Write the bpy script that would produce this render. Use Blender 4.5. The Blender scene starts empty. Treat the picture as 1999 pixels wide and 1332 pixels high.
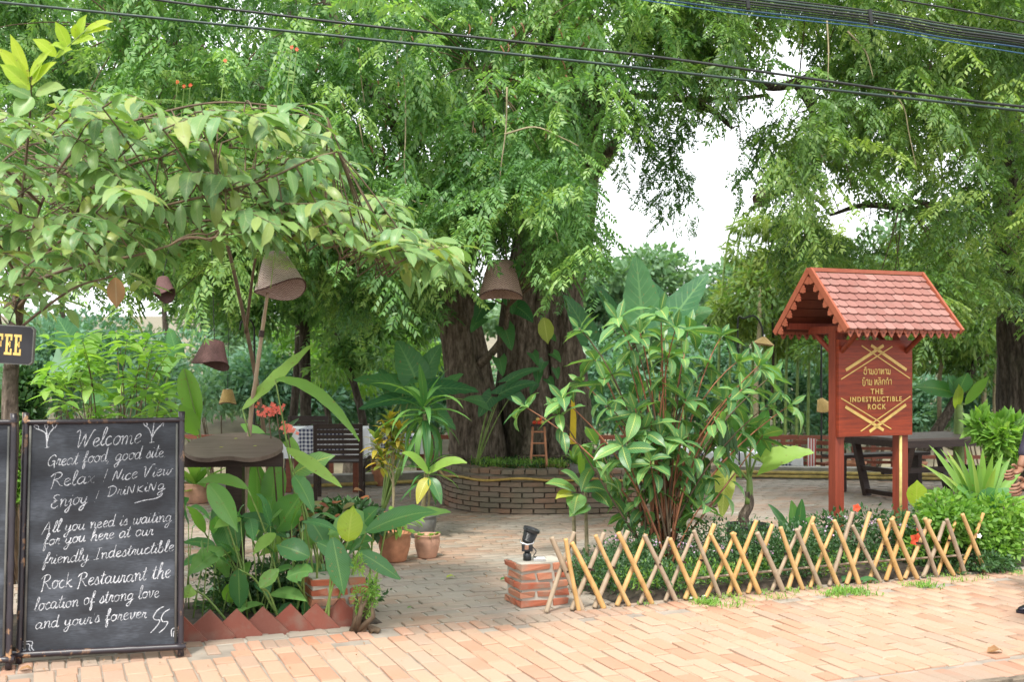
import bpy, math, random
import numpy as np
from mathutils import Vector, Matrix, Quaternion, noise

random.seed(7)
RNG = np.random.default_rng(7)
R = math.radians
SC = bpy.context.scene
COL = SC.collection
PI = math.pi

# ------------------------------------------------------------------ camera
F = 2163.0          # focal length in photo pixels (photo is 1999 wide)
HZ = 715.0          # row of the horizon in the photo
EYE = 1.5
cam_data = bpy.data.cameras.new('camera')
cam = bpy.data.objects.new('camera', cam_data)
COL.objects.link(cam)
cam.location = (0, 0, EYE)
cam.rotation_euler = (R(90), 0, 0)
cam_data.sensor_width = 36
cam_data.lens = F / 1999 * 36
cam_data.shift_y = (HZ - 666) / 1999
cam_data.clip_start = 0.1
cam_data.clip_end = 2000
cam_data.dof.use_dof = True
cam_data.dof.focus_distance = 8.2
cam_data.dof.aperture_fstop = 3.2
SC.camera = cam

# ------------------------------------------------------------------ sky, sun, exposure
SUN_EL, SUN_AZ = R(58), R(200)
world = bpy.data.worlds.new('World')
SC.world = world
world.use_nodes = True
wn = world.node_tree.nodes
wl = world.node_tree.links
wn.clear()
sky = wn.new('ShaderNodeTexSky')
sky.sky_type = 'NISHITA'
sky.sun_disc = False
sky.sun_elevation = SUN_EL
sky.sun_rotation = SUN_AZ
sky.dust_density = 2.0
hsv = wn.new('ShaderNodeHueSaturation')
hsv.inputs['Saturation'].default_value = 0.3
mixw = wn.new('ShaderNodeMix'); mixw.data_type = 'RGBA'
mixw.inputs[0].default_value = 0.85               # thin even cloud over the blue
mixw.inputs[7].default_value = (9.6, 9.9, 10.3, 1)
bg = wn.new('ShaderNodeBackground')
bg.inputs['Strength'].default_value = 0.115
wout = wn.new('ShaderNodeOutputWorld')
wl.new(sky.outputs[0], hsv.inputs['Color'])
wl.new(hsv.outputs[0], mixw.inputs[6])
wl.new(mixw.outputs[2], bg.inputs['Color'])
wl.new(bg.outputs[0], wout.inputs['Surface'])

sun_d = bpy.data.lights.new('sun', 'SUN')
sun_d.energy = 2.6
sun_d.angle = R(9)
sun_d.color = (1.0, 0.96, 0.88)
sun = bpy.data.objects.new('sun', sun_d)
COL.objects.link(sun)
# light comes from behind the camera, a little to the left, high up
sun_dir = Vector((0.30 * math.cos(SUN_EL), 0.95 * math.cos(SUN_EL), -math.sin(SUN_EL)))
sun.rotation_euler = sun_dir.to_track_quat('-Z', 'Y').to_euler()
sun.location = (0, -10, 20)
SC.view_settings.view_transform = 'Standard'
SC.view_settings.look = 'None'
SC.view_settings.exposure = 1.12
SC.view_settings.gamma = 1.0
SC.view_settings.use_curve_mapping = False
SC.cycles.max_bounces = 7
SC.cycles.diffuse_bounces = 4
SC.cycles.transmission_bounces = 4
SC.cycles.glossy_bounces = 2
SC.cycles.volume_bounces = 0
SC.cycles.use_denoising = True

# ------------------------------------------------------------------ coordinates
def at(px, py, Z):
    return Vector(((px - 1000) / F * Z, Z, EYE - (py - HZ) / F * Z))
def gp(px, py):
    return at(px, py, EYE * F / (py - HZ))
A0 = R(22.6)
O0 = Vector((0.218, 6.73, 0))
U = Vector((math.cos(A0), math.sin(A0), 0))
V = Vector((-math.sin(A0), math.cos(A0), 0))
def ST(s, t, z=0.0):
    return O0 + U * s + V * t + Vector((0, 0, z))
def st_of(p):
    d = p - O0
    return d.dot(U), d.dot(V)

# ------------------------------------------------------------------ materials
class NT:
    def __init__(self, name):
        self.m = bpy.data.materials.new(name); self.m.use_nodes = True
        self.n = self.m.node_tree.nodes; self.l = self.m.node_tree.links
        self.n.clear()
        self.out = self.n.new('ShaderNodeOutputMaterial')
        self.b = self.n.new('ShaderNodeBsdfPrincipled')
        self.l.new(self.b.outputs[0], self.out.inputs[0])
        self._tc = None
    def node(self, t, **kw):
        x = self.n.new('ShaderNode' + t)
        for k, v in kw.items(): setattr(x, k, v)
        return x
    def link(self, a, b): self.l.new(a, b)
    def tc(self):
        if not self._tc: self._tc = self.n.new('ShaderNodeTexCoord')
        return self._tc
    def noise(self, scale, detail=3, vec=None, rough=0.55, stretch=None):
        x = self.n.new('ShaderNodeTexNoise')
        x.inputs['Scale'].default_value = scale; x.inputs['Detail'].default_value = detail
        x.inputs['Roughness'].default_value = rough
        v = vec or self.geo()
        if stretch:
            mp = self.n.new('ShaderNodeMapping'); mp.inputs['Scale'].default_value = stretch
            self.l.new(v, mp.inputs[0]); v = mp.outputs[0]
        self.l.new(v, x.inputs['Vector'])
        return x.outputs['Fac']
    def geo(self):
        return self.n.new('ShaderNodeNewGeometry').outputs['Position']
    def obj(self): return self.tc().outputs['Object']
    def uv(self): return self.tc().outputs['UV']
    def rand(self):      # per vertex tint where there is one, else per object random
        a = self.n.new('ShaderNodeObjectInfo').outputs['Random']
        t = self.n.new('ShaderNodeAttribute'); t.attribute_name = 'tint'
        g = self.math('LESS_THAN', t.outputs['Fac'], 0.001)
        return self.math('ADD', self.math('MULTIPLY', a, g), t.outputs['Fac'])
    def math(self, op, a, b=None, c=None, clamp=False):
        x = self.n.new('ShaderNodeMath'); x.operation = op; x.use_clamp = clamp
        for i, v in enumerate((a, b, c)):
            if v is None: continue
            if isinstance(v, (int, float)): x.inputs[i].default_value = v
            else: self.l.new(v, x.inputs[i])
        return x.outputs[0]
    def ramp(self, fac, stops):
        x = self.n.new('ShaderNodeValToRGB')
        e = x.color_ramp.elements
        while len(e) < len(stops): e.new(0.5)
        for i, (p, c) in enumerate(stops):
            e[i].position = p; e[i].color = (*c, 1) if len(c) == 3 else c
        self.l.new(fac, x.inputs[0])
        return x.outputs[0]
    def mix(self, fac, a, b, mode='MIX'):
        x = self.n.new('ShaderNodeMix'); x.data_type = 'RGBA'; x.blend_type = mode
        for i, v in ((0, fac), (6, a), (7, b)):
            if isinstance(v, (int, float)): x.inputs[i].default_value = v
            elif isinstance(v, tuple): x.inputs[i].default_value = (*v, 1)
            else: self.l.new(v, x.inputs[i])
        return x.outputs[2]
    def bump(self, h, strength=0.3, dist=0.01):
        x = self.n.new('ShaderNodeBump'); x.inputs['Strength'].default_value = strength
        x.inputs['Distance'].default_value = dist
        self.l.new(h, x.inputs['Height']); self.l.new(x.outputs[0], self.b.inputs['Normal'])
    def set(self, col=None, rough=None, spec=None, metal=None):
        if col is not None:
            if isinstance(col, tuple): self.b.inputs['Base Color'].default_value = (*col, 1)
            else: self.l.new(col, self.b.inputs['Base Color'])
        if rough is not None:
            if isinstance(rough, (int, float)): self.b.inputs['Roughness'].default_value = rough
            else: self.l.new(rough, self.b.inputs['Roughness'])
        if spec is not None: self.b.inputs['Specular IOR Level'].default_value = spec
        if metal is not None: self.b.inputs['Metallic'].default_value = metal
        return self.m

def simple(name, c, rough=0.6, var=0.25, scale=20, bump=0.15, metal=0, spec=0.4, stretch=None, space='obj'):
    t = NT(name)
    v = t.obj() if space == 'obj' else t.geo()
    n = t.noise(scale, 4, v, stretch=stretch)
    lo = tuple(x * (1 - var) for x in c); hi = tuple(min(1, x * (1 + var)) for x in c)
    t.set(t.ramp(n, [(0.3, lo), (0.7, hi)]), rough, spec, metal)
    if bump: t.bump(n, bump, 0.004)
    return t.m

def leaf_mat(name, cols, vein=None, vs=0.6, freq=16, trans=0.32, rough=0.42, blotch=0.25, spec=0.4, tcol=None):
    t = NT(name)
    r = t.rand()
    n = len(cols)
    base = t.ramp(r, [((i + 0.5) / n, c) for i, c in enumerate(cols)])
    nz = t.noise(9, 3)
    base = t.mix(t.math('MULTIPLY', nz, blotch), base, tuple(x * 0.45 for x in cols[0]))
    if vein:
        sep = t.node('SeparateXYZ'); t.link(t.uv(), sep.inputs[0])
        ax = t.math('ABSOLUTE', t.math('SUBTRACT', sep.outputs[0], 0.5))        # 0..0.5
        mid = t.math('LESS_THAN', ax, 0.035)
        ph = t.math('SUBTRACT', t.math('MULTIPLY', sep.outputs[1], freq), t.math('MULTIPLY', ax, freq * 0.45))
        s = t.math('ABSOLUTE', t.math('SUBTRACT', t.math('FRACT', ph), 0.5))
        side = t.math('LESS_THAN', s, 0.10)
        fade = t.math('SUBTRACT', 0.75, t.math('MULTIPLY', ax, 1.4))
        side = t.math('MULTIPLY', side, fade)
        vf = t.math('MULTIPLY', t.math('MAXIMUM', mid, side), vs)
        base = t.mix(vf, base, vein)
    sp = t.noise(38, 2)
    spot = t.ramp(sp, [(0.66, (0, 0, 0)), (0.72, (0.75,) * 3)])
    base = t.mix(spot, base, (0.20, 0.15, 0.05))
    rn = t.noise(16, 2)
    t.set(base, t.math('ADD', rough - 0.1, t.math('MULTIPLY', rn, 0.3)), spec)
    if vein: t.bump(rn, 0.35, 0.01)
    tr = t.node('BsdfTranslucent')
    tc = t.mix(1.0, base, tcol or (1.6, 1.75, 0.7), 'MULTIPLY')
    t.link(tc, tr.inputs[0])
    mx = t.node('MixShader'); mx.inputs[0].default_value = trans
    t.link(t.b.outputs[0], mx.inputs[1]); t.link(tr.outputs[0], mx.inputs[2])
    t.link(mx.outputs[0], t.out.inputs[0])
    return t.m

def brick_mat(name, cols, grime=(0.2, 0.19, 0.17), g0=0.55, g1=0.75, gscale=1.2, gmax=0.7):
    t = NT(name)
    n = len(cols)
    base = t.ramp(t.rand(), [((i + 0.5) / n, c) for i, c in enumerate(cols)])
    fine = t.noise(60, 5)
    base = t.mix(t.math('MULTIPLY', fine, 0.35), base, tuple(x * 0.6 for x in cols[0]))
    big = t.noise(gscale, 5)
    mask = t.ramp(big, [(g0, (0, 0, 0)), (g1, (gmax,) * 3)])
    mid = t.noise(14, 4)
    m2 = t.ramp(mid, [(0.60, (0, 0, 0)), (0.75, (0.5,) * 3)])
    msk = t.math('MAXIMUM', mask, m2)
    base = t.mix(msk, base, grime)
    t.set(base, 0.85, 0.25)
    t.bump(fine, 0.35, 0.003)
    return t.m

M = {}
M['leaf_main'] = leaf_mat('tamarind_leaf', [(0.065, 0.15, 0.05), (0.115, 0.24, 0.075), (0.175, 0.325, 0.105), (0.28, 0.42, 0.13)], trans=0.38)
M['leaf_right'] = leaf_mat('olive_leaf', [(0.06, 0.125, 0.038), (0.11, 0.21, 0.055), (0.16, 0.27, 0.07), (0.25, 0.35, 0.09)], trans=0.38)
M['leaf_guava'] = leaf_mat('guava_leaf', [(0.09, 0.18, 0.06), (0.14, 0.26, 0.08), (0.20, 0.32, 0.09), (0.12, 0.25, 0.10), (0.30, 0.35, 0.09), (0.17, 0.30, 0.11)], vein=(0.28, 0.35, 0.14), vs=0.45, freq=11, trans=0.3, rough=0.38)
M['leaf_lime'] = leaf_mat('young_leaf', [(0.30, 0.42, 0.04), (0.38, 0.46, 0.05)], vein=(0.45, 0.5, 0.1), vs=0.4, freq=10, trans=0.45)
M['leaf_stripe'] = leaf_mat('striped_leaf', [(0.06, 0.18, 0.065), (0.10, 0.25, 0.08), (0.16, 0.33, 0.10)], vein=(0.55, 0.58, 0.16), vs=0.62, freq=13, trans=0.25, rough=0.33)
M['leaf_heli'] = leaf_mat('heliconia_leaf', [(0.06, 0.18, 0.06), (0.10, 0.26, 0.07), (0.17, 0.35, 0.09)], vein=(0.22, 0.36, 0.12), vs=0.5, freq=22, trans=0.35, rough=0.35)
M['leaf_ear'] = leaf_mat('elephant_ear_leaf', [(0.045, 0.15, 0.06), (0.07, 0.20, 0.07), (0.09, 0.24, 0.08)], vein=(0.16, 0.32, 0.12), vs=0.6, freq=9, trans=0.3, rough=0.4)
M['leaf_bright'] = leaf_mat('bright_leaf', [(0.13, 0.27, 0.05), (0.19, 0.36, 0.07), (0.27, 0.43, 0.09)], trans=0.4)
M['leaf_croton'] = leaf_mat('croton_leaf', [(0.12, 0.2, 0.04), (0.5, 0.42, 0.06), (0.55, 0.36, 0.05), (0.2, 0.28, 0.05)], trans=0.3)
M['leaf_strap'] = leaf_mat('strap_leaf', [(0.12, 0.26, 0.05), (0.20, 0.36, 0.07), (0.30, 0.42, 0.09)], trans=0.35)
M['leaf_yellow'] = leaf_mat('yellowed_leaf', [(0.38, 0.44, 0.08), (0.45, 0.42, 0.06)], vein=(0.6, 0.62, 0.2), vs=0.6, freq=12, trans=0.4)
M['leaf_far'] = leaf_mat('hazed_far_leaf', [(0.09, 0.18, 0.09), (0.12, 0.23, 0.11), (0.17, 0.28, 0.14)], trans=0.3)  # distance haze is mixed into this paler leaf colour; there is no air volume
M['leaf_teal'] = leaf_mat('blue_green_leaf', [(0.10, 0.22, 0.15), (0.14, 0.28, 0.19), (0.20, 0.34, 0.22)], trans=0.3)  # on the bushes beyond the terrace this teal carries the haze as colour
M['leaf_bamboo'] = leaf_mat('bamboo_leaf', [(0.12, 0.20, 0.05), (0.18, 0.26, 0.06), (0.26, 0.32, 0.08)], trans=0.4)
M['leaf_dark'] = leaf_mat('dark_small_leaf', [(0.035, 0.085, 0.03), (0.05, 0.12, 0.04), (0.07, 0.15, 0.05)], trans=0.25)
M['leaf_dry'] = leaf_mat('dry_leaf', [(0.25, 0.12, 0.05), (0.32, 0.17, 0.07)], vein=(0.4, 0.3, 0.2), vs=0.5, trans=0.2)
M['leaf_brown'] = leaf_mat('reddish_leaf', [(0.16, 0.05, 0.03), (0.10, 0.12, 0.04), (0.22, 0.08, 0.03)], trans=0.2)
M['petal_red'] = leaf_mat('red_petal', [(0.75, 0.08, 0.04), (0.85, 0.14, 0.06)], trans=0.25, tcol=(1.2, 0.8, 0.8))
M['petal_coral'] = leaf_mat('coral_petal', [(0.80, 0.18, 0.13), (0.85, 0.26, 0.18)], trans=0.25, tcol=(1.2, 0.8, 0.8))
M['petal_pink'] = leaf_mat('pale_pink_petal', [(0.55, 0.35, 0.5), (0.6, 0.45, 0.6)], trans=0.25, tcol=(1.1, 1, 1))
M['stem_green'] = simple('green_stem', (0.16, 0.24, 0.06), 0.5, 0.3, 15)
M['stem_red'] = simple('red_stem', (0.25, 0.10, 0.05), 0.6, 0.35, 12)
M['stem_brown'] = simple('brown_twig', (0.11, 0.075, 0.045), 0.8, 0.4, 15)
M['stem_pale'] = simple('pale_stem', (0.26, 0.22, 0.13), 0.8, 0.3, 25)

def bark(name, lo, mid, hi):
    t = NT(name)
    n = t.noise(5, 6, t.geo(), stretch=(5, 5, 1.1), rough=0.65)
    n2 = t.noise(34, 4, t.geo(), stretch=(1, 1, .4))
    n3 = t.noise(1.3, 3)
    c = t.ramp(t.math('ADD', t.math('MULTIPLY', n, .7), t.math('MULTIPLY', n2, .3)), [(0.36, lo), (0.5, mid), (0.64, hi)])
    c = t.mix(t.ramp(n3, [(0.5, (0, 0, 0)), (0.7, (.5, .5, .5))]), c, (0.10, 0.11, 0.06))
    t.set(c, 0.9, 0.2)
    t.bump(t.math('ADD', n, t.math('MULTIPLY', n2, 0.5)), 1.0, 0.05)
    return t.m
M['bark'] = bark('tree_bark', (0.045, 0.034, 0.026), (0.14, 0.108, 0.082), (0.27, 0.215, 0.17))
M['bark_dark'] = bark('dark_bark', (0.02, 0.016, 0.012), (0.06, 0.048, 0.036), (0.12, 0.10, 0.08))

M['paver'] = brick_mat('orange_paver', [(0.40, 0.22, 0.145), (0.43, 0.28, 0.19), (0.435, 0.30, 0.21), (0.43, 0.285, 0.20), (0.42, 0.25, 0.165), (0.44, 0.31, 0.225), (0.36, 0.25, 0.185), (0.435, 0.295, 0.21)], grime=(0.33, 0.26, 0.20), gmax=0.6, g0=0.5, g1=0.72)
M['edge_brick'] = brick_mat('edge_brick', [(0.40, 0.18, 0.11), (0.44, 0.23, 0.145), (0.40, 0.25, 0.18), (0.31, 0.235, 0.18), (0.45, 0.27, 0.19)], grime=(0.25, 0.215, 0.17), g0=0.42, g1=0.6)
M['patio_brick'] = brick_mat('worn_patio_brick', [(0.31, 0.205, 0.145), (0.34, 0.26, 0.195), (0.32, 0.265, 0.21), (0.28, 0.245, 0.20), (0.36, 0.24, 0.17)], grime=(0.29, 0.26, 0.22), g0=0.40, g1=0.62, gscale=0.9, gmax=0.85)
M['wall_brick'] = brick_mat('mossy_wall_brick', [(0.24, 0.13, 0.085), (0.22, 0.155, 0.115), (0.18, 0.14, 0.105), (0.28, 0.14, 0.085), (0.21, 0.165, 0.13)], grime=(0.14, 0.125, 0.09), g0=0.36, g1=0.58, gscale=2.5, gmax=0.8)
M['pillar_brick'] = brick_mat('red_pillar_brick', [(0.34, 0.10, 0.055), (0.40, 0.14, 0.075), (0.30, 0.10, 0.06), (0.40, 0.17, 0.10)], grime=(0.24, 0.2, 0.15), g0=0.48, g1=0.68, gscale=7)
M['mortar'] = simple('mortar', (0.36, 0.33, 0.28), 0.95, 0.25, 8, 0.5, space='geo')
M['mortar_sand'] = simple('sandy_joint', (0.27, 0.23, 0.19), 0.95, 0.25, 5, 0.5, space='geo')
M['mortar_dark'] = simple('dirty_mortar', (0.19, 0.165, 0.125), 0.95, 0.4, 6, 0.6, space='geo')
M['soil'] = simple('dark_soil', (0.055, 0.042, 0.03), 0.95, 0.5, 12, 1.0, space='geo')
M['ground'] = simple('dry_ground', (0.16, 0.14, 0.09), 0.95, 0.4, 0.8, 0.5, space='geo')
M['asphalt'] = simple('asphalt', (0.11, 0.10, 0.09), 0.9, 0.35, 30, 0.6, space='geo')
M['kerb'] = simple('broken_kerb_concrete', (0.14, 0.11, 0.08), 0.95, 0.6, 14, 1.0, space='geo')
M['concrete'] = simple('grey_concrete', (0.27, 0.255, 0.22), 0.9, 0.35, 7, 0.4, space='geo')
M['water'] = simple('river_water', (0.12, 0.11, 0.08), 0.15, 0.1, 0.5, 0.05, space='geo')
M['tile_red'] = brick_mat('red_edging_tile', [(0.21, 0.065, 0.045), (0.25, 0.085, 0.06), (0.19, 0.075, 0.055)], grime=(0.20, 0.13, 0.10), g0=0.5, g1=0.7, gscale=9)

def wood(name, lo, hi, rough=0.45, scale=4, stretch=(1, 1, 12), space='obj'):
    t = NT(name)
    v = t.obj() if space == 'obj' else t.geo()
    n = t.noise(scale, 5, v, stretch=stretch)
    n2 = t.noise(scale * 7, 3, v, stretch=stretch)
    f = t.math('ADD', t.math('MULTIPLY', n, 0.7), t.math('MULTIPLY', n2, 0.3))
    t.set(t.ramp(f, [(0.3, lo), (0.7, hi)]), rough, 0.5)
    t.bump(f, 0.15, 0.003)
    t.b.inputs['Specular IOR Level'].default_value = 0.3
    return t.m
M['sign_wood'] = wood('varnished_red_wood', (0.12, 0.018, 0.008), (0.34, 0.05, 0.015), 0.42, 3.0, (1, 1, 14))
M['post_wood'] = wood('red_post_wood', (0.15, 0.028, 0.016), (0.28, 0.055, 0.028), 0.45, 3.0, (12, 12, 1))
M['trim_wood'] = wood('orange_red_trim', (0.24, 0.06, 0.032), (0.33, 0.10, 0.055), 0.5, 6, (2, 2, 2))
M['roof_tile'] = brick_mat('pink_red_shingle', [(0.27, 0.125, 0.105), (0.31, 0.15, 0.125), (0.25, 0.11, 0.09), (0.33, 0.17, 0.145)], grime=(0.19, 0.12, 0.10), g0=0.55, g1=0.72, gscale=7, gmax=0.5)
M['roof_in'] = wood('dark_red_underside', (0.10, 0.022, 0.012), (0.17, 0.04, 0.02), 0.5, 4, (3, 3, 1))
M['gold'] = simple('gold_paint', (0.62, 0.42, 0.12), 0.45, 0.15, 30, 0.1)
M['dark_wood'] = wood('dark_stained_wood', (0.02, 0.011, 0.009), (0.05, 0.03, 0.024), 0.5, 5, (1, 8, 8))
M['grey_wood'] = wood('weathered_brown_top', (0.085, 0.06, 0.05), (0.15, 0.115, 0.095), 0.5, 4, (1, 10, 4))
M['chair_wood'] = wood('reddish_chair_wood', (0.13, 0.04, 0.025), (0.24, 0.08, 0.045), 0.4, 5, (1, 6, 6))
M['bamboo_frame'] = None
M['cloth_white'] = simple('white_cloth', (0.78, 0.78, 0.80), 0.85, 0.05, 6, 0.2)
M['cloth_red'] = None
M['terracotta'] = simple('terracotta', (0.42, 0.185, 0.10), 0.8, 0.35, 9, 0.3)
M['terracotta_pale'] = simple('pale_terracotta', (0.45, 0.25, 0.17), 0.85, 0.35, 9, 0.3)
M['pot_black'] = simple('dark_glazed_pot', (0.05, 0.052, 0.045), 0.5, 0.4, 10, 0.2)
M['pot_grey'] = simple('grey_pot', (0.12, 0.12, 0.11), 0.6, 0.3, 10, 0.2)
M['black_plastic'] = simple('black_plastic', (0.018, 0.02, 0.022), 0.35, 0.2, 30, 0.05)
M['silver'] = simple('silver_metal', (0.6, 0.6, 0.6), 0.3, 0.1, 30, 0.05, metal=0.9)
M['cable_black'] = simple('black_cable', (0.012, 0.014, 0.013), 0.5, 0.2, 10, 0.0)
M['cable_green'] = simple('green_black_cable', (0.018, 0.035, 0.028), 0.45, 0.2, 10, 0.0)
M['cable_blue'] = simple('blue_cable', (0.02, 0.07, 0.14), 0.45, 0.2, 10, 0.0)
M['hose'] = simple('yellow_hose', (0.36, 0.24, 0.06), 0.5, 0.2, 20, 0.1)
M['pipe_yellow'] = simple('yellow_bamboo_pipe', (0.50, 0.38, 0.13), 0.5, 0.3, 14, 0.1)
M['paint_black'] = simple('black_board_paint', (0.016, 0.015, 0.018), 0.5, 0.2, 20, 0.1)
M['lamp_shade'] = None

def bamboo(name, lo, hi, node=0.5):
    t = NT(name)
    n = t.noise(6, 4, t.geo(), stretch=(5, 5, 1))
    r = t.rand()
    c = t.ramp(n, [(0.3, lo), (0.7, hi)])
    c = t.mix(t.math('MULTIPLY', r, 0.3), c, (0.38, 0.31, 0.20))
    t.set(c, 0.5, 0.4); t.bump(n, 0.1, 0.003)
    return t.m
M['bamboo'] = bamboo('tan_bamboo', (0.42, 0.235, 0.075), (0.60, 0.36, 0.13))
M['bamboo_grey'] = bamboo('grey_brown_bamboo', (0.24, 0.17, 0.12), (0.36, 0.27, 0.19))

def scuffed():
    t = NT('scuffed_black_bamboo')
    n = t.noise(30, 5, t.geo(), stretch=(1, 1, 0.6)); n2 = t.noise(2.3, 2)
    f = t.math('MULTIPLY', t.ramp(n, [(0.56, (0, 0, 0)), (0.63, (1, 1, 1))]), t.ramp(n2, [(0.42, (0, 0, 0)), (0.6, (1, 1, 1))]))
    t.set(t.mix(f, (0.022, 0.017, 0.022), (0.36, 0.20, 0.10)), 0.38, 0.5)
    t.bump(n, 0.1, 0.002)
    return t.m
M['bamboo_frame'] = scuffed()

def chalkboard():
    t = NT('smudged_blackboard')
    v = t.obj()
    n = t.noise(3.2, 4, v, stretch=(1, 1, 1.8)); n2 = t.noise(26, 4, v, stretch=(1, 1, 7))
    f = t.math('ADD', t.math('MULTIPLY', n, 0.75), t.math('MULTIPLY', n2, 0.25))
    t.set(t.ramp(f, [(0.36, (0.017, 0.018, 0.022)), (0.5, (0.032, 0.036, 0.044)), (0.68, (0.085, 0.095, 0.115))]), 0.6, 0.3)
    return t.m
M['blackboard'] = chalkboard()
def chalkm():
    t = NT('chalk')
    n = t.noise(220, 3)
    t.set(t.ramp(n, [(0.38, (0.16, 0.17, 0.19)), (0.6, (0.60, 0.61, 0.64))]), 0.95, 0.1)
    return t.m
M['chalk'] = chalkm()

def gingham(name, a, b, scale=22, stripe=False):
    t = NT(name)
    sep = t.node('SeparateXYZ'); t.link(t.obj(), sep.inputs[0])
    fx = t.math('GREATER_THAN', t.math('FRACT', t.math('MULTIPLY', t.math('ADD', sep.outputs[0], t.math('MULTIPLY', sep.outputs[1], 0.9)), scale)), 0.5)
    fz = t.math('GREATER_THAN', t.math('FRACT', t.math('MULTIPLY', t.math('SUBTRACT', sep.outputs[2], t.math('MULTIPLY', sep.outputs[1], 0.4)), scale)), 0.5)
    f = fx if stripe else t.math('MULTIPLY', t.math('ADD', fx, fz), 0.5)
    t.set(t.mix(f, a, b), 0.85, 0.2)
    return t.m
M['gingham'] = gingham('navy_gingham', (0.72, 0.72, 0.76), (0.02, 0.025, 0.09))
M['red_stripe'] = gingham('red_striped_cloth', (0.72, 0.68, 0.66), (0.45, 0.06, 0.05), 26, True)

def woven(name, lo, hi):
    t = NT(name)
    sep = t.node('SeparateXYZ'); t.link(t.uv(), sep.inputs[0])
    a = t.math('MULTIPLY', sep.outputs[0], 96.0); b = t.math('MULTIPLY', sep.outputs[1], 44.0)
    # herringbone weave
    ph = t.math('ADD', t.math('PINGPONG', a, 2.0), b)
    s = t.math('SINE', t.math('MULTIPLY', ph, 3.14))
    n = t.noise(60, 3)
    f = t.math('ADD', t.math('MULTIPLY', t.math('ADD', s, 1.0), 0.28), t.math('MULTIPLY', n, 0.5))
    t.set(t.ramp(f, [(0.22, lo), (0.72, hi)]), 0.7, 0.25)
    t.bump(f, 0.6, 0.004)
    return t.m
M['weave_brown'] = woven('woven_brown_cane', (0.13, 0.06, 0.055), (0.55, 0.38, 0.32))
M['weave_dark'] = woven('woven_dark_cane', (0.035, 0.018, 0.018), (0.15, 0.075, 0.07))
M['weave_grey'] = woven('woven_grey_cane', (0.16, 0.09, 0.08), (0.50, 0.40, 0.36))
M['weave_tan'] = woven('woven_tan_cane', (0.36, 0.22, 0.07), (0.60, 0.42, 0.17))

# ------------------------------------------------------------------ mesh helpers
def wm(o):
    m = o.matrix_basis.copy()
    while o.parent:
        o = o.parent
        m = o.matrix_basis @ m
    return m

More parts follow.
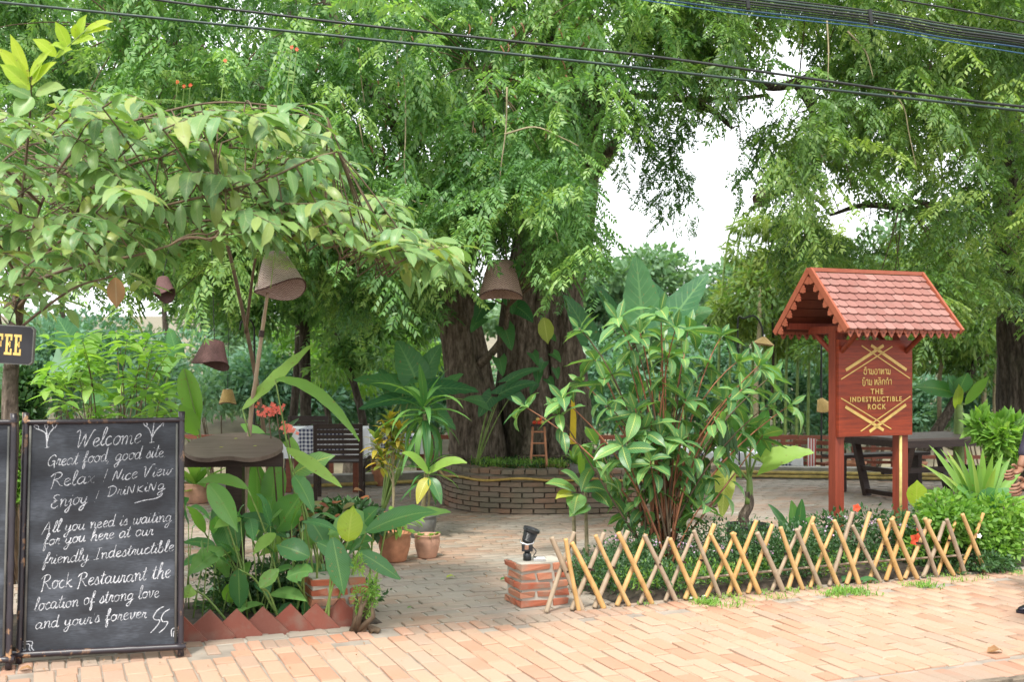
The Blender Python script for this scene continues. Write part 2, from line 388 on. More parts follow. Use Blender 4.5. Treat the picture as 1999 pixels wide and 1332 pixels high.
class MB:
    def __init__(self):
        self.v = []; self.f = []; self.uv = {}; self.t = None
    def add(self, vs, fs, uvs=None):
        b = len(self.v)
        self.v += [Vector(x) for x in vs]
        for f in fs: self.f.append([b + i for i in f])
        if uvs:
            for i, q in enumerate(uvs): self.uv[b + i] = q
        return self
    def box(self, c, s, rz=0.0, m=None, ch=0.0):
        x, y, z = s[0] / 2, s[1] / 2, s[2] / 2
        rot = Matrix.Rotation(rz, 3, 'Z')
        if m is not None: rot = m
        c = Vector(c)
        if ch <= 0:
            vs = [Vector((i * x, j * y, k * z)) for k in (-1, 1) for j in (-1, 1) for i in (-1, 1)]
            fs = [(0, 2, 3, 1), (4, 5, 7, 6), (0, 1, 5, 4), (2, 6, 7, 3), (0, 4, 6, 2), (1, 3, 7, 5)]
        else:   # top edge chamfered
            vs = [Vector((i * x, j * y, -z)) for j in (-1, 1) for i in (-1, 1)]
            vs += [Vector((i * x, j * y, z - ch)) for j in (-1, 1) for i in (-1, 1)]
            vs += [Vector((i * (x - ch), j * (y - ch), z)) for j in (-1, 1) for i in (-1, 1)]
            fs = [(0, 2, 3, 1), (0, 1, 5, 4), (2, 6, 7, 3), (0, 4, 6, 2), (1, 3, 7, 5),
                  (4, 5, 9, 8), (6, 10, 11, 7), (4, 8, 10, 6), (5, 7, 11, 9), (8, 9, 11, 10)]
        return self.add([c + rot @ v for v in vs], fs)
    def beam(self, a, b, w, d, up=(0, 0, 1)):
        a = Vector(a); b = Vector(b); t = (b - a).normalized(); up = Vector(up)
        s = t.cross(up)
        if s.length < 1e-4: s = t.cross(Vector((0, 1, 0)))
        s.normalize(); n = s.cross(t)
        vs = []
        for p in (a, b):
            for i, j in ((-1, -1), (1, -1), (1, 1), (-1, 1)):
                vs.append(p + s * i * w / 2 + n * j * d / 2)
        return self.add(vs, [(0, 1, 2, 3), (7, 6, 5, 4), (0, 4, 5, 1), (1, 5, 6, 2), (2, 6, 7, 3), (3, 7, 4, 0)])
    def tube(self, pts, rad, n=8, cap=True, wob=0.0, seed=0, flute=0.0):
        pts = [Vector(p) for p in pts]
        if isinstance(rad, (int, float)): rad = [rad] * len(pts)
        b = len(self.v); prev = None
        for i, p in enumerate(pts):
            t = (pts[min(i + 1, len(pts) - 1)] - pts[max(i - 1, 0)])
            if t.length < 1e-9: t = Vector((0, 0, 1))
            t.normalize()
            if prev is None:
                a = t.orthogonal().normalized()
            else:
                a = (prev - t * prev.dot(t))
                a = a.normalized() if a.length > 1e-6 else t.orthogonal().normalized()
            prev = a; c = t.cross(a)
            for k in range(n):
                an = 2 * PI * k / n
                r = rad[i]
                if wob:
                    r *= 1 + wob * noise.noise(Vector((math.cos(an) * 1.6 + seed, math.sin(an) * 1.6, p.z * 0.9)))
                if flute:
                    zz = p.z + seed
                    r *= 1 + flute * (abs(math.sin(an * 3.5 + 0.5 * math.sin(zz * 1.7))) - .5) + flute * .6 * math.sin(an * 9 + zz * .8) + flute * .7 * noise.noise(Vector((math.cos(an) * 4, math.sin(an) * 4, zz * 2.6)))
                self.v.append(p + (a * math.cos(an) + c * math.sin(an)) * r)
                self.uv[len(self.v) - 1] = (k / n, i / max(1, len(pts) - 1))
        for i in range(len(pts) - 1):
            for k in range(n):
                k2 = (k + 1) % n
                self.f.append([b + i * n + k, b + i * n + k2, b + (i + 1) * n + k2, b + (i + 1) * n + k])
        if cap:
            self.f.append([b + k for k in range(n)][::-1])
            self.f.append([b + (len(pts) - 1) * n + k for k in range(n)])
        return self
    def lathe(self, prof, n=24, c=(0, 0, 0), wave=None):
        b = len(self.v); c = Vector(c)
        for i, (r, z) in enumerate(prof):
            for k in range(n + 1):
                an = 2 * PI * k / n
                zz = z + (wave(an, i) if wave else 0)
                self.v.append(c + Vector((r * math.cos(an), r * math.sin(an), zz)))
                self.uv[len(self.v) - 1] = (k / n, i / (len(prof) - 1))
        for i in range(len(prof) - 1):
            for k in range(n):
                self.f.append([b + i * (n + 1) + k, b + i * (n + 1) + k + 1, b + (i + 1) * (n + 1) + k + 1, b + (i + 1) * (n + 1) + k])
        return self
    def prism(self, outline, o, ex, ey, th):
        """flat outline (x, y) in plane (ex, ey) from origin o, thickness th along ex x ey"""
        o = Vector(o); ex = Vector(ex).normalized(); ey = Vector(ey).normalized(); n = ex.cross(ey)
        k = len(outline)
        vs = [o + ex * x + ey * y for x, y in outline] + [o + ex * x + ey * y + n * th for x, y in outline]
        fs = [list(range(k))[::-1], [k + i for i in range(k)]]
        for i in range(k):
            j = (i + 1) % k
            fs.append([i, j, k + j, k + i])
        return self.add(vs, fs)

def mesh_of(name, mb, mat=None, smooth=False, inv=None):
    me = bpy.data.meshes.new(name)
    vs = [inv @ v for v in mb.v] if inv is not None else mb.v
    me.from_pydata([tuple(v) for v in vs], [], mb.f)
    if mb.uv:
        ul = me.uv_layers.new(name='UVMap')
        vi = np.empty(len(me.loops), dtype=np.int32); me.loops.foreach_get('vertex_index', vi)
        tab = np.zeros((len(mb.v), 2), dtype=np.float32)
        for i, q in mb.uv.items(): tab[i] = q
        ul.data.foreach_set('uv', tab[vi].ravel())
    if smooth: me.polygons.foreach_set('use_smooth', [True] * len(me.polygons))
    if mat: me.materials.append(mat)
    return me

def obj(name, mb, mat=None, parent=None, smooth=False, local=False, kind=None, label=None):
    """link the collected shape as ONE object; vertices are world coordinates unless local"""
    inv = None
    if parent is not None and not local: inv = wm(parent).inverted()
    me = mb if isinstance(mb, bpy.types.Mesh) else mesh_of(name, mb, mat, smooth, inv)
    o = bpy.data.objects.new(name, me)
    COL.objects.link(o)
    if parent is not None: o.parent = parent
    if kind: o['kind'] = kind
    if label: o['label'] = label
    return o

def inst(name, me, parent, mw):
    o = bpy.data.objects.new(name, me)
    COL.objects.link(o)
    o.parent = parent
    o.matrix_basis = (wm(parent).inverted() if parent else Matrix()) @ mw
    return o

def tag(o, label, cat, group=None, kind=None):
    o['label'] = label; o['category'] = cat
    if group: o['group'] = group
    if kind: o['kind'] = kind
    return o

def thing(name, label, cat, loc=(0, 0, 0), rz=0.0, group=None):
    o = bpy.data.objects.new(name, None)
    COL.objects.link(o)
    o.empty_display_size = 0.1
    o.location = loc; o.rotation_euler = (0, 0, rz)
    return tag(o, label, cat, group)

def struct(name, mb, mat, smooth=False):
    o = obj(name, mb, mat, None, smooth)
    o['kind'] = 'structure'
    return o

def cat_rom(pts, k=5):
    if len(pts) < 3: return [Vector(p) for p in pts]
    P = [Vector(p) for p in pts]
    P = [P[0] * 2 - P[1]] + P + [P[-1] * 2 - P[-2]]
    out = []
    for i in range(1, len(P) - 2):
        for j in range(k):
            t = j / k; t2 = t * t; t3 = t2 * t
            out.append(0.5 * ((2 * P[i]) + (P[i + 1] - P[i - 1]) * t + (2 * P[i - 1] - 5 * P[i] + 4 * P[i + 1] - P[i + 2]) * t2 + (3 * P[i] - P[i - 1] - 3 * P[i + 1] + P[i + 2]) * t3))
    out.append(P[-2])
    return out

def bez(a, b, c, n):
    return [(a * (1 - t) ** 2 + b * 2 * t * (1 - t) + c * t * t) for t in [i / n for i in range(n + 1)]]

# ------------------------------------------------------------------ leaves
def lance(t): return (math.sin(PI * min(1, t * 0.96 + 0.02) ** 0.85) ** 0.8)
def oval(t): return max(0.02, math.sin(PI * min(1, t * 0.985 + 0.015) ** 0.88) ** 0.72 * (1 - 0.55 * max(0, (t - .72) / .28)))
def strap(t): return min(1, 0.35 + t * 3) * (1 - max(0, (t - 0.45) / 0.56) ** 1.6)
def heartp(t): return max(0.02, (1 - t) ** 0.62 * min(1, 0.72 + t * 1.3))
def blade(mb, pts, W, prof, N, cols=(-1, -0.5, 0, 0.5, 1), fold=0.18, wave=0.0, lobe=0.0, cup=0.0, seed=0):
    pts = [Vector(p) for p in pts]; n = len(pts) - 1
    N = Vector(N); vs = []; uvs = []; L = sum((pts[i + 1] - pts[i]).length for i in range(n))
    for i, p in enumerate(pts):
        t = i / n
        tg = (pts[min(i + 1, n)] - pts[max(i - 1, 0)]).normalized()
        sd = tg.cross(N)
        if sd.length < 1e-3: sd = tg.orthogonal()
        sd.normalize(); nr = sd.cross(tg)
        w = W / 2 * prof(t)
        for c in cols:
            a = abs(c)
            q = p + sd * (c * w) + nr * (fold * w * a - cup * w * a * a)
            if lobe: q = q - tg * (lobe * L * a * max(0, 1 - t * 2.2) ** 1.6)
            if wave and a > 0.9: q = q + nr * (wave * W * math.sin(i * 2.4 + seed + (1.3 if c > 0 else 0)))
            vs.append(q); uvs.append((c * 0.5 + 0.5, t))
    k = len(cols)
    fs = [(i * k + j, i * k + j + 1, (i + 1) * k + j + 1, (i + 1) * k + j) for i in range(n) for j in range(k - 1)]
    mb.add(vs, fs, uvs)
    return mb

def leaf_variants(name, mat, W, prof, droops, segs=5, cols=(-1, 0, 1), fold=0.25, stalk=0.06, wave=0.0):
    """unit leaves along +X, face up, drooping by d; shared by many leaf objects"""
    out = []
    for k, d in enumerate(droops):
        pts = []; x = z = 0.0
        pts.append(Vector((0, 0, 0)))
        for i in range(segs + 1):
            pts.append(Vector((stalk + x, 0, z)))
            an = d * (i + 0.5) / segs
            x += math.cos(an) * (1 - stalk) / segs; z -= math.sin(an) * (1 - stalk) / segs
        mb = MB()
        blade(mb, pts, W, lambda t: 0.04 if t < 0.5 / (segs + 1) else prof((t * (segs + 1) - 1) / segs), (0, 0, 1), cols, fold, wave, seed=k)
        out.append(mesh_of(name, mb, mat, True))
    return out

def frame(pos, d, up=(0, 0, 1), s=1.0, roll=0.0, sy=1.0):
    x = Vector(d).normalized(); up = Vector(up)
    y = up.cross(x)
    if y.length < 1e-3: y = x.orthogonal()
    y.normalize(); z = x.cross(y)
    if roll:
        q = Quaternion(x, roll); y = q @ y; z = q @ z
    m = Matrix(((x.x * s, y.x * s * sy, z.x * s, pos[0]), (x.y * s, y.y * s * sy, z.y * s, pos[1]), (x.z * s, y.z * s * sy, z.z * s, pos[2]), (0, 0, 0, 1)))
    return m

def rv(a=1.0): return Vector((random.uniform(-a, a), random.uniform(-a, a), random.uniform(-a, a)))

class LeafPile:
    """collects placed leaves; the largest-looking become objects, the rest one joined part"""
    def __init__(self): self.items = []
    def add(self, me, m): self.items.append((me, m))
    def build(self, parent, limit=300, name='leaf', rest='foliage'):
        def key(it):
            p = it[1].translation
            s = it[1].to_3x3().col[0].length
            if p.y < 1: return 0
            px = 1000 + p.x / p.y * F; py = HZ - (p.z - EYE) / p.y * F
            vis = 1 if (-30 < px < 2030 and -30 < py < 1360) else 0.05
            return s / p.y * vis
        it = sorted(self.items, key=key, reverse=True)
        for me, m in it[:limit]: inst(name, me, parent, m)
        rs = it[limit:]
        if rs: joined(rest, [(me, m, random.random()) for me, m in rs], parent)

_mc = {}
def mesh_arrays(me):
    k = me.name
    if k not in _mc:
        v = np.empty(len(me.vertices) * 3, dtype=np.float32); me.vertices.foreach_get('co', v)
        n = len(me.loops); vi = np.empty(n, dtype=np.int32); me.loops.foreach_get('vertex_index', vi)
        ls = np.empty(len(me.polygons), dtype=np.int32); me.polygons.foreach_get('loop_start', ls)
        uv = None
        if me.uv_layers:
            uv = np.empty(n * 2, dtype=np.float32); me.uv_layers[0].data.foreach_get('uv', uv); uv = uv.reshape(-1, 2)
        _mc[k] = (v.reshape(-1, 3), vi, ls, uv)
    return _mc[k]

def big_mesh(name, V_, LV, LS, mat, tint=None, uv=None, smooth=False):
    me = bpy.data.meshes.new(name)
    me.vertices.add(len(V_)); me.vertices.foreach_set('co', np.asarray(V_, dtype=np.float32).ravel())
    me.loops.add(len(LV)); me.loops.foreach_set('vertex_index', np.asarray(LV, dtype=np.int32))
    me.polygons.add(len(LS)); me.polygons.foreach_set('loop_start', np.asarray(LS, dtype=np.int32))
    if uv is not None:
        ul = me.uv_layers.new(name='UVMap'); ul.data.foreach_set('uv', np.asarray(uv, dtype=np.float32).ravel())
    if tint is not None:
        a = me.attributes.new('tint', 'FLOAT', 'POINT'); a.data.foreach_set('value', np.asarray(tint, dtype=np.float32))
    if smooth: me.polygons.foreach_set('use_smooth', np.ones(len(LS), dtype=bool))
    me.materials.append(mat)
    me.update(calc_edges=True); me.validate()
    return me

def joined(name, items, parent, kind='stuff', smooth=True, mat=None, label=None):
    Vs, LV, LS, T, UV = [], [], [], [], []
    nv = nl = 0
    inv = np.array(wm(parent).inverted()) if parent else np.eye(4)
    for me, m, t in items:
        v, vi, ls, uv = mesh_arrays(me)
        mm = inv @ np.array(m)
        Vs.append(v @ mm[:3, :3].T + mm[:3, 3]); LV.append(vi + nv); LS.append(ls + nl)
        T.append(np.full(len(v), t)); UV.append(uv if uv is not None else np.zeros((len(vi), 2)))
        nv += len(v); nl += len(vi)
    me = big_mesh(name, np.concatenate(Vs), np.concatenate(LV), np.concatenate(LS), mat or items[0][0].materials[0],
                  np.concatenate(T), np.concatenate(UV), smooth)
    o = bpy.data.objects.new(name, me); COL.objects.link(o)
    if parent: o.parent = parent
    if kind: o['kind'] = kind
    if label: o['label'] = label
    return o

# ---- quads: arrays of quads for crowns
def quads_to_mesh(name, Q, mat, tint):
    n = len(Q)
    return big_mesh(name, Q.reshape(-1, 3), np.arange(n * 4), np.arange(n) * 4, mat, np.repeat(tint, 4))

def leaflet(p, d, n, L, w):
    """one leaflet as a rhombic quad"""
    d = d / np.linalg.norm(d); s = np.cross(d, n); s /= (np.linalg.norm(s) + 1e-9)
    return np.array([p, p + d * L * 0.45 + s * w, p + d * L, p + d * L * 0.45 - s * w])

def spray_variant(rng, length=0.7, nfr=15, pairs=5, fl=0.19, ll=0.067, lw=0.0135, droop=1.2, side=0.9):
    """drooping twig along +x with feathery compound leaves; returns (k,4,3) quads and the twig polyline"""
    Q = []
    tw = []
    p = np.zeros(3); an = rng.uniform(-0.35, 0.1); yaw = 0
    for i in range(nfr):
        st = length / nfr
        an += droop / nfr * rng.uniform(0.6, 1.4); yaw += rng.normal(0, 0.12)
        p = p + st * np.array([math.cos(an) * math.cos(yaw), math.cos(an) * math.sin(yaw), -math.sin(an)])
        tw.append(p.copy())
        sgn = 1 if i % 2 else -1
        fd = np.array([0.55 * math.cos(yaw), sgn * side * rng.uniform(0.6, 1.2), rng.uniform(-0.9, -0.1)])
        fd /= np.linalg.norm(fd)
        up = np.array([rng.normal(0, 0.25), rng.normal(0, 0.25), 1.0])
        q = p.copy(); L = fl * rng.uniform(0.7, 1.15)
        for k in range(pairs):
            fd = fd + np.array([0, 0, -0.14]); fd /= np.linalg.norm(fd)
            q = q + fd * L / pairs
            s = np.cross(fd, up); s /= np.linalg.norm(s)
            for g in (-1, 1):
                d = s * g + fd * 0.55 + np.array([0, 0, -0.35 - rng.uniform(0, 0.3)])
                Q.append(leaflet(q, d, up + rng.normal(0, 0.3, 3), ll * rng.uniform(0.8, 1.15), lw))
        Q.append(leaflet(q, fd, up, ll, lw))
    return np.array(Q), np.array(tw)

def rot_x_to(D, roll=None):
    """(n,3) directions -> (n,3,3) rotations taking +x to D, z mostly up"""
    X = D / np.linalg.norm(D, axis=1, keepdims=True)
    up = np.tile(np.array([0, 0, 1.0]), (len(D), 1))
    Y = np.cross(up, X); ln = np.linalg.norm(Y, axis=1, keepdims=True)
    Y = np.where(ln > 1e-3, Y / np.maximum(ln, 1e-3), np.array([0, 1.0, 0]))
    Z = np.cross(X, Y)
    return np.stack([X, Y, Z], axis=2)

def scatter(variants, pos, dirs, scale, tint, rng, jt=0.12):
    """place quad variants; returns quads and tint"""
    Rm = rot_x_to(dirs); out = []; tt = []
    pick = rng.integers(0, len(variants), len(pos))
    for k, Qv in enumerate(variants):
        idx = np.where(pick == k)[0]
        if not len(idx): continue
        q = np.einsum('nij,kvj->nkvi', Rm[idx], Qv) * scale[idx][:, None, None, None] + pos[idx][:, None, None, :]
        out.append(q.reshape(-1, 4, 3))
        t = np.repeat(tint[idx], len(Qv)) + rng.normal(0, jt, len(idx) * len(Qv))
        tt.append(np.clip(t, 0.02, 0.98))
    return np.concatenate(out), np.concatenate(tt)

# ================================================================== GROUND AND PAVING
def terrain_z(x, y):
    if y < 19.0: return -0.50
    if y < 27: return -0.5 - (y - 19) * 0.56
    if y < 44: return -4.98
    if y < 60: return -4.98 + (y - 44) * 0.32
    return 0.14 + (y - 60) * 0.05
ys = [-30, -10, 0, 5, 10, 15, 19, 21, 23, 25, 27, 30, 36, 40, 44, 48, 52, 56, 60, 80, 120, 200, 400, 900]
xs = [-700, -300, -120, -60, -30, -20, -12, -6, 0, 6, 12, 20, 30, 60, 120, 300, 700]
mb = MB()
vs = [Vector((x, y, terrain_z(x, y) + (0.25 * noise.noise(Vector((x * .2, y * .2, 0))) if y > 20 else 0))) for y in ys for x in xs]
fs = [(j * len(xs) + i, j * len(xs) + i + 1, (j + 1) * len(xs) + i + 1, (j + 1) * len(xs) + i) for j in range(len(ys) - 1) for i in range(len(xs) - 1)]
mb.add(vs, fs)
struct('ground', mb, M['ground'], True)
mb = MB(); mb.add([(-300, 25.5, -4.55), (300, 25.5, -4.55), (300, 46, -4.55), (-300, 46, -4.55)], [(0, 1, 2, 3)])
struct('river', mb, M['water'])
mb = MB(); mb.box((0, 0, -0.44), (1, 1, .01))
# road beside the pavement
a, b, c, d = ST(-14, -2.115), ST(18, -2.115), ST(18, -9), ST(-14, -9)
mb = MB(); mb.prism([(0, 0), (32, 0), (32, 7), (0, 7)], ST(-14, -9.115, -0.42), U, V, 0.26)
struct('road', mb, M['asphalt'])

# patio slab: up to the low terrace kerb, two straight runs
K0 = Vector((-3.88, 12.98, 0)); K1 = K0 + U * 5.6; K2 = K1 + Vector((math.cos(R(-9)), math.sin(R(-9)), 0)) * 7.5
Km = K0 - U * 5
def slab(name, pts, z0, z1, mat):
    mb = MB(); k = len(pts)
    vs = [Vector((p.x, p.y, z0)) for p in pts] + [Vector((p.x, p.y, z1)) for p in pts]
    fs = [list(range(k))[::-1], [k + i for i in range(k)]] + [[i, (i + 1) % k, k + (i + 1) % k, k + i] for i in range(k)]
    mb.add(vs, fs)
    return struct(name, mb, mat)
patio = slab('patio', [ST(-9, 0.0), ST(14, 0.0), K2 + Vector((4, 0, 0)), K2, K1, Km], -0.45, -0.010, M['mortar'])
pave = slab('pavement', [ST(-14, -2.10), ST(18, -2.10), ST(18, -0.002), ST(-14, -0.002)], -0.45, -0.010, M['mortar_sand'])

# brick meshes
def brick_variants(name, L, W, H, mat, ch=0.006, n=4, jit=0.002):
    out = []
    for k in range(n):
        mb = MB(); mb.box((0, 0, -H / 2), (L, W, H), ch=ch)
        for v in mb.v: v += Vector((random.uniform(-jit, jit), random.uniform(-jit, jit), random.uniform(-jit, jit) * .6))
        out.append(mesh_of(name, mb, mat))
    return out
pav_me = brick_variants('brick', 0.217, 0.095, 0.03, M['paver'], 0.005, 6, 0.003)
cut_me = brick_variants('brick', 0.11, 0.097, 0.03, M['paver'], 0.004, 2)
edge_me = brick_variants('brick', 0.17, 0.066, 0.03, M['edge_brick'], 0.006)
kerb_me = brick_variants('brick', 0.21, 0.075, 0.03, M['edge_brick'], 0.006)
pat_me = brick_variants('brick', 0.212, 0.095, 0.02, M['patio_brick'], 0.005, 5, 0.003)

def visible(p, margin=40):
    if p.y < 3: return False
    px = 1000 + p.x / p.y * F; py = HZ - (p.z - EYE) / p.y * F
    return -margin < px < 1999 + margin and 0 < py < 1332 + margin
def lay(items, parent, limit):
    vis = sorted([q for q in items if visible(q[1].translation, 10)], key=lambda q: q[1].translation.y)
    rest = [q for q in items if not visible(q[1].translation, 10)]
    for me, m in vis[:limit]: inst('brick', me, parent, m)
    rest += vis[limit:]
    joined('brickwork', [(me, m, random.uniform(0.02, 0.98)) for me, m in rest], parent, smooth=False)

items = []
nrow = 0
s = -6.0
while s < 9.0:
    off = (nrow % 2) * 0.1165 + random.uniform(-0.02, 0.02)
    t = -0.205 - 0.112 + off
    while t > -1.90:
        top = min(t + 0.112, -0.205)
        if top - max(t - 0.112, -1.86) > 0.1:
            cut = (t + 0.112 > -0.204) or (t - 0.112 < -1.865)
            tc = t
            me = random.choice(pav_me)
            if t + 0.112 > -0.204: tc = t - 0.056; me = random.choice(cut_me)
            if t - 0.112 < -1.865: tc = t + 0.056; me = random.choice(cut_me)
            m = Matrix.Translation(ST(s + random.uniform(-.002, .002), tc, random.uniform(-.002, .0022))) @ Matrix.Rotation(A0 + PI / 2 + random.uniform(-.012, .012), 4, 'Z') @ Matrix.Rotation(random.uniform(-.01, .01), 4, 'X')
            items.append((me, m))
        t -= 0.233
    s += 0.106; nrow += 1
s = -6.0
while s < 9.0:      # header course at the garden side and at the kerb
    q = Matrix.Rotation(A0 + PI / 2 + random.uniform(-.03, .03), 4, 'Z') @ Matrix.Rotation(random.uniform(-.012, .012), 4, 'X')
    if random.random() > 0.05:
        items.append((random.choice(edge_me), Matrix.Translation(ST(s, -0.105 + random.uniform(-.006, .006), random.uniform(-.004, .004))) @ q))
    items.append((random.choice(kerb_me), Matrix.Translation(ST(s, -1.985 + random.uniform(-.01, .01), random.uniform(-.005, .004))) @ q))
    s += 0.0755 if s < 0 else 0.0815
lay(items, pave, 300)

# worn patio bricks
items = []
t = 0.06; row = 0
while t < 8.4:
    s = -4.6 - t * 0.1 + (row % 2) * 0.1
    while s < 6.6 + t * 0.5:
        p = ST(s, t)
        kx = (p - K0).dot(Vector((-U.y, U.x, 0)))
        k2 = (p - K1).dot(Vector((math.sin(R(9)), math.cos(R(9)), 0)))
        if kx < -0.08 and (k2 < -0.08) and random.random() > 0.015:
            items.append((random.choice(pat_me), Matrix.Translation(ST(s, t, random.uniform(-.0045, .002))) @ Matrix.Rotation(A0 + random.uniform(-.02, .02), 4, 'Z') @ Matrix.Rotation(random.uniform(-.012, .012), 4, 'X') @ Matrix.Rotation(random.uniform(-.012, .012), 4, 'Y')))
        s += 0.2245
    t += 0.1045; row += 1
lay(items, patio, 300)

# broken kerb of the pavement toward the road
mb = MB()
s = -6
while s < 12:
    w = random.uniform(0.12, 0.3)
    mb.box(ST(s + w / 2, -2.125 + random.uniform(-.012, .012), -0.14 + random.uniform(-.012, .008)), (w * 0.98, 0.05, 0.27), A0 + random.uniform(-.03, .03))
    s += w
for v in mb.v: v += rv(0.006)
struct('kerb', mb, M['kerb'])

# planting beds
def bed(pts, z=0.05):
    mb = MB(); n = len(pts)
    c = sum(pts, Vector()) / n
    ring = [Vector((p.x, p.y, 0.0)) for p in pts]
    ins = [Vector((c.x + (p.x - c.x) * 0.93, c.y + (p.y - c.y) * 0.93, z + random.uniform(-.01, .015))) for p in pts]
    mb.add(ring + ins + [Vector((c.x, c.y, z + 0.02))], [(i, (i + 1) % n, n + (i + 1) % n, n + i) for i in range(n)] + [(n + i, n + (i + 1) % n, 2 * n) for i in range(n)])
    return struct('planting_bed', mb, M['soil'])
def rect_bed(s0, s1, t0, t1, z=0.04):
    pts = [ST(s0 + (s1 - s0) * i / 12, t0) for i in range(13)] + [ST(s1 - (s1 - s0) * i / 12, t1 + random.uniform(-.03, .03)) for i in range(13)]
    return bed(pts, z)
rect_bed(-4.2, -1.0, 0.13, 1.0)
rect_bed(0.5, 7.6, 0.05, 1.3)

# low kerb wall at the back of the patio with two bamboo water pipes on its face
mb = MB()
mb.beam(Km + Vector((0, 0.1, -0.14)), K1 + Vector((0.05, 0.1, -0.14)), 0.26, 0.58)
w1 = thing('terrace_kerb_wall', 'low grey concrete kerb behind the left chairs, running up to the round planter', 'low wall', Km)
obj('wall', mb, M['concrete'], w1)
mb = MB(); mb.tube([Km + Vector((0.05, -0.05, 0.035)), K1 + Vector((0.05, -0.05, 0.04))], 0.022, 8)
obj('pipe', mb, M['pipe_yellow'], w1)
mb = MB()
mb.beam(K1 + Vector((0.1, 0.1, -0.14)), K2 + Vector((0, 0.1, -0.14)), 0.26, 0.58)
w2 = thing('terrace_kerb_wall', 'low grey concrete kerb with yellow pipes behind the wooden sign and the potted elephant ear', 'low wall', K1)
obj('wall', mb, M['concrete'], w2)
for zz, yy in ((0.035, -.06), (0.085, -.055)):
    mb = MB(); mb.tube([K1 + Vector((0.1, yy, zz)), K2 + Vector((0, yy, zz))], 0.021, 8)
    obj('pipe', mb, M['pipe_yellow'], w2)

# ================================================================== BRICK PLANTER ROUND THE BIG TREE
PC = Vector((0.70, 12.75, 0))       # centre
PA, PB, PR = 1.52, 1.5, R(8)
def planter_pt(a, r=1.0):
    ca, sa = math.cos(a), math.sin(a); e = 2 / 3.4
    x = PA * r * math.copysign(abs(ca) ** e, ca); y = PB * r * math.copysign(abs(sa) ** e, sa)
    return PC + Vector((x * math.cos(PR) - y * math.sin(PR), x * math.sin(PR) + y * math.cos(PR), 0))
pl = thing('brick_planter', 'round mossy brick planter wall at the foot of the big tree', 'planter', PC)
NA = 96
ring = [planter_pt(2 * PI * k / NA) for k in range(NA)]
mb = MB()
def shell(mb, r0, r1, z0, z1):
    n = NA
    A = [planter_pt(2 * PI * k / n, r0) for k in range(n)]; B = [planter_pt(2 * PI * k / n, r1) for k in range(n)]
    vs = [p + Vector((0, 0, z0)) for p in A] + [p + Vector((0, 0, z1)) for p in A] + [p + Vector((0, 0, z1)) for p in B] + [p + Vector((0, 0, z0)) for p in B]
    fs = []
    for k in range(n):
        j = (k + 1) % n
        fs += [(k, j, n + j, n + k), (n + k, n + j, 2 * n + j, 2 * n + k), (2 * n + k, 2 * n + j, 3 * n + j, 3 * n + k)]
    mb.add(vs, fs)
shell(mb, 0.985, 0.86, 0.0, 0.425)
obj('mortar_wall', mb, M['mortar_dark'], pl)
mb = MB(); n = NA
mb.add([planter_pt(2 * PI * k / n, 0.87) + Vector((0, 0, 0.36)) for k in range(n)] + [PC + Vector((0, 0, 0.5))], [(k, (k + 1) % n, n) for k in range(n)])
obj('soil', mb, M['soil'], pl)
# arc length table
N2 = 720; tab = [planter_pt(2 * PI * k / N2, 0.99) for k in range(N2 + 1)]
cum = [0]
for i in range(N2): cum.append(cum[-1] + (tab[i + 1] - tab[i]).length)
def on_ring(sv):
    sv %= cum[-1]
    lo = int(np.searchsorted(cum, sv)) - 1; lo = max(0, min(N2 - 1, lo))
    f = (sv - cum[lo]) / max(1e-6, cum[lo + 1] - cum[lo])
    return tab[lo].lerp(tab[lo + 1], f), (tab[lo + 1] - tab[lo]).normalized()
wb = []
for k in range(4):
    mb = MB(); mb.box((0, 0, 0), (0.213, 0.07, 0.042))
    for v in mb.v: v += rv(0.0035)
    wb.append(mesh_of('brick', mb, M['wall_brick']))
cop = []
for k in range(3):
    mb = MB(); mb.box((0, 0, 0), (0.105, 0.23, 0.045), ch=0.006)
    for v in mb.v: v += rv(0.004)
    cop.append(mesh_of('brick', mb, M['wall_brick']))
front, back = [], []
for c in range(7):
    sv = (c % 2) * 0.11
    while sv < cum[-1] - 0.1:
        p, tg = on_ring(sv)
        m = Matrix.Translation(p + Vector((0, 0, 0.030 + c * 0.054))) @ Matrix.Rotation(math.atan2(tg.y, tg.x) + random.uniform(-.02, .02), 4, 'Z')
        (front if p.y < PC.y - 0.1 else back).append((random.choice(wb), m))
        sv += 0.2225
sv = 0
while sv < cum[-1] - 0.05:
    p, tg = on_ring(sv); inn = (PC - p).normalized() * 0.09
    m = Matrix.Translation(p + inn + Vector((0, 0, 0.425 + random.uniform(-.006, .006)))) @ Matrix.Rotation(math.atan2(tg.y, tg.x) + random.uniform(-.05, .05), 4, 'Z')
    (front if p.y < PC.y - 0.3 else back).append((random.choice(cop), m)); sv += 0.114
for me, m in front[:300]: inst('brick', me, pl, m)
joined('brickwork', [(me, m, random.uniform(.02, .98)) for me, m in front[300:] + back], pl, smooth=False)
# yellow hose lying round the top course
pts = []
for k in range(0, 61):
    sv = cum[-1] * (0.5 + 0.48 * k / 60) + 0.1
    p, tg = on_ring(sv); o_ = (p - PC).normalized() * 0.052
    pts.append(p + o_ + Vector((0, 0, 0.345 + 0.012 * math.sin(k * 0.7) - 0.008 * math.sin(k * 0.21))))
mb = MB(); mb.tube(pts, 0.0135, 6)
tag(obj('garden_hose', mb, M['hose'], None, True), 'yellow hose running along the front of the round brick planter', 'hose')

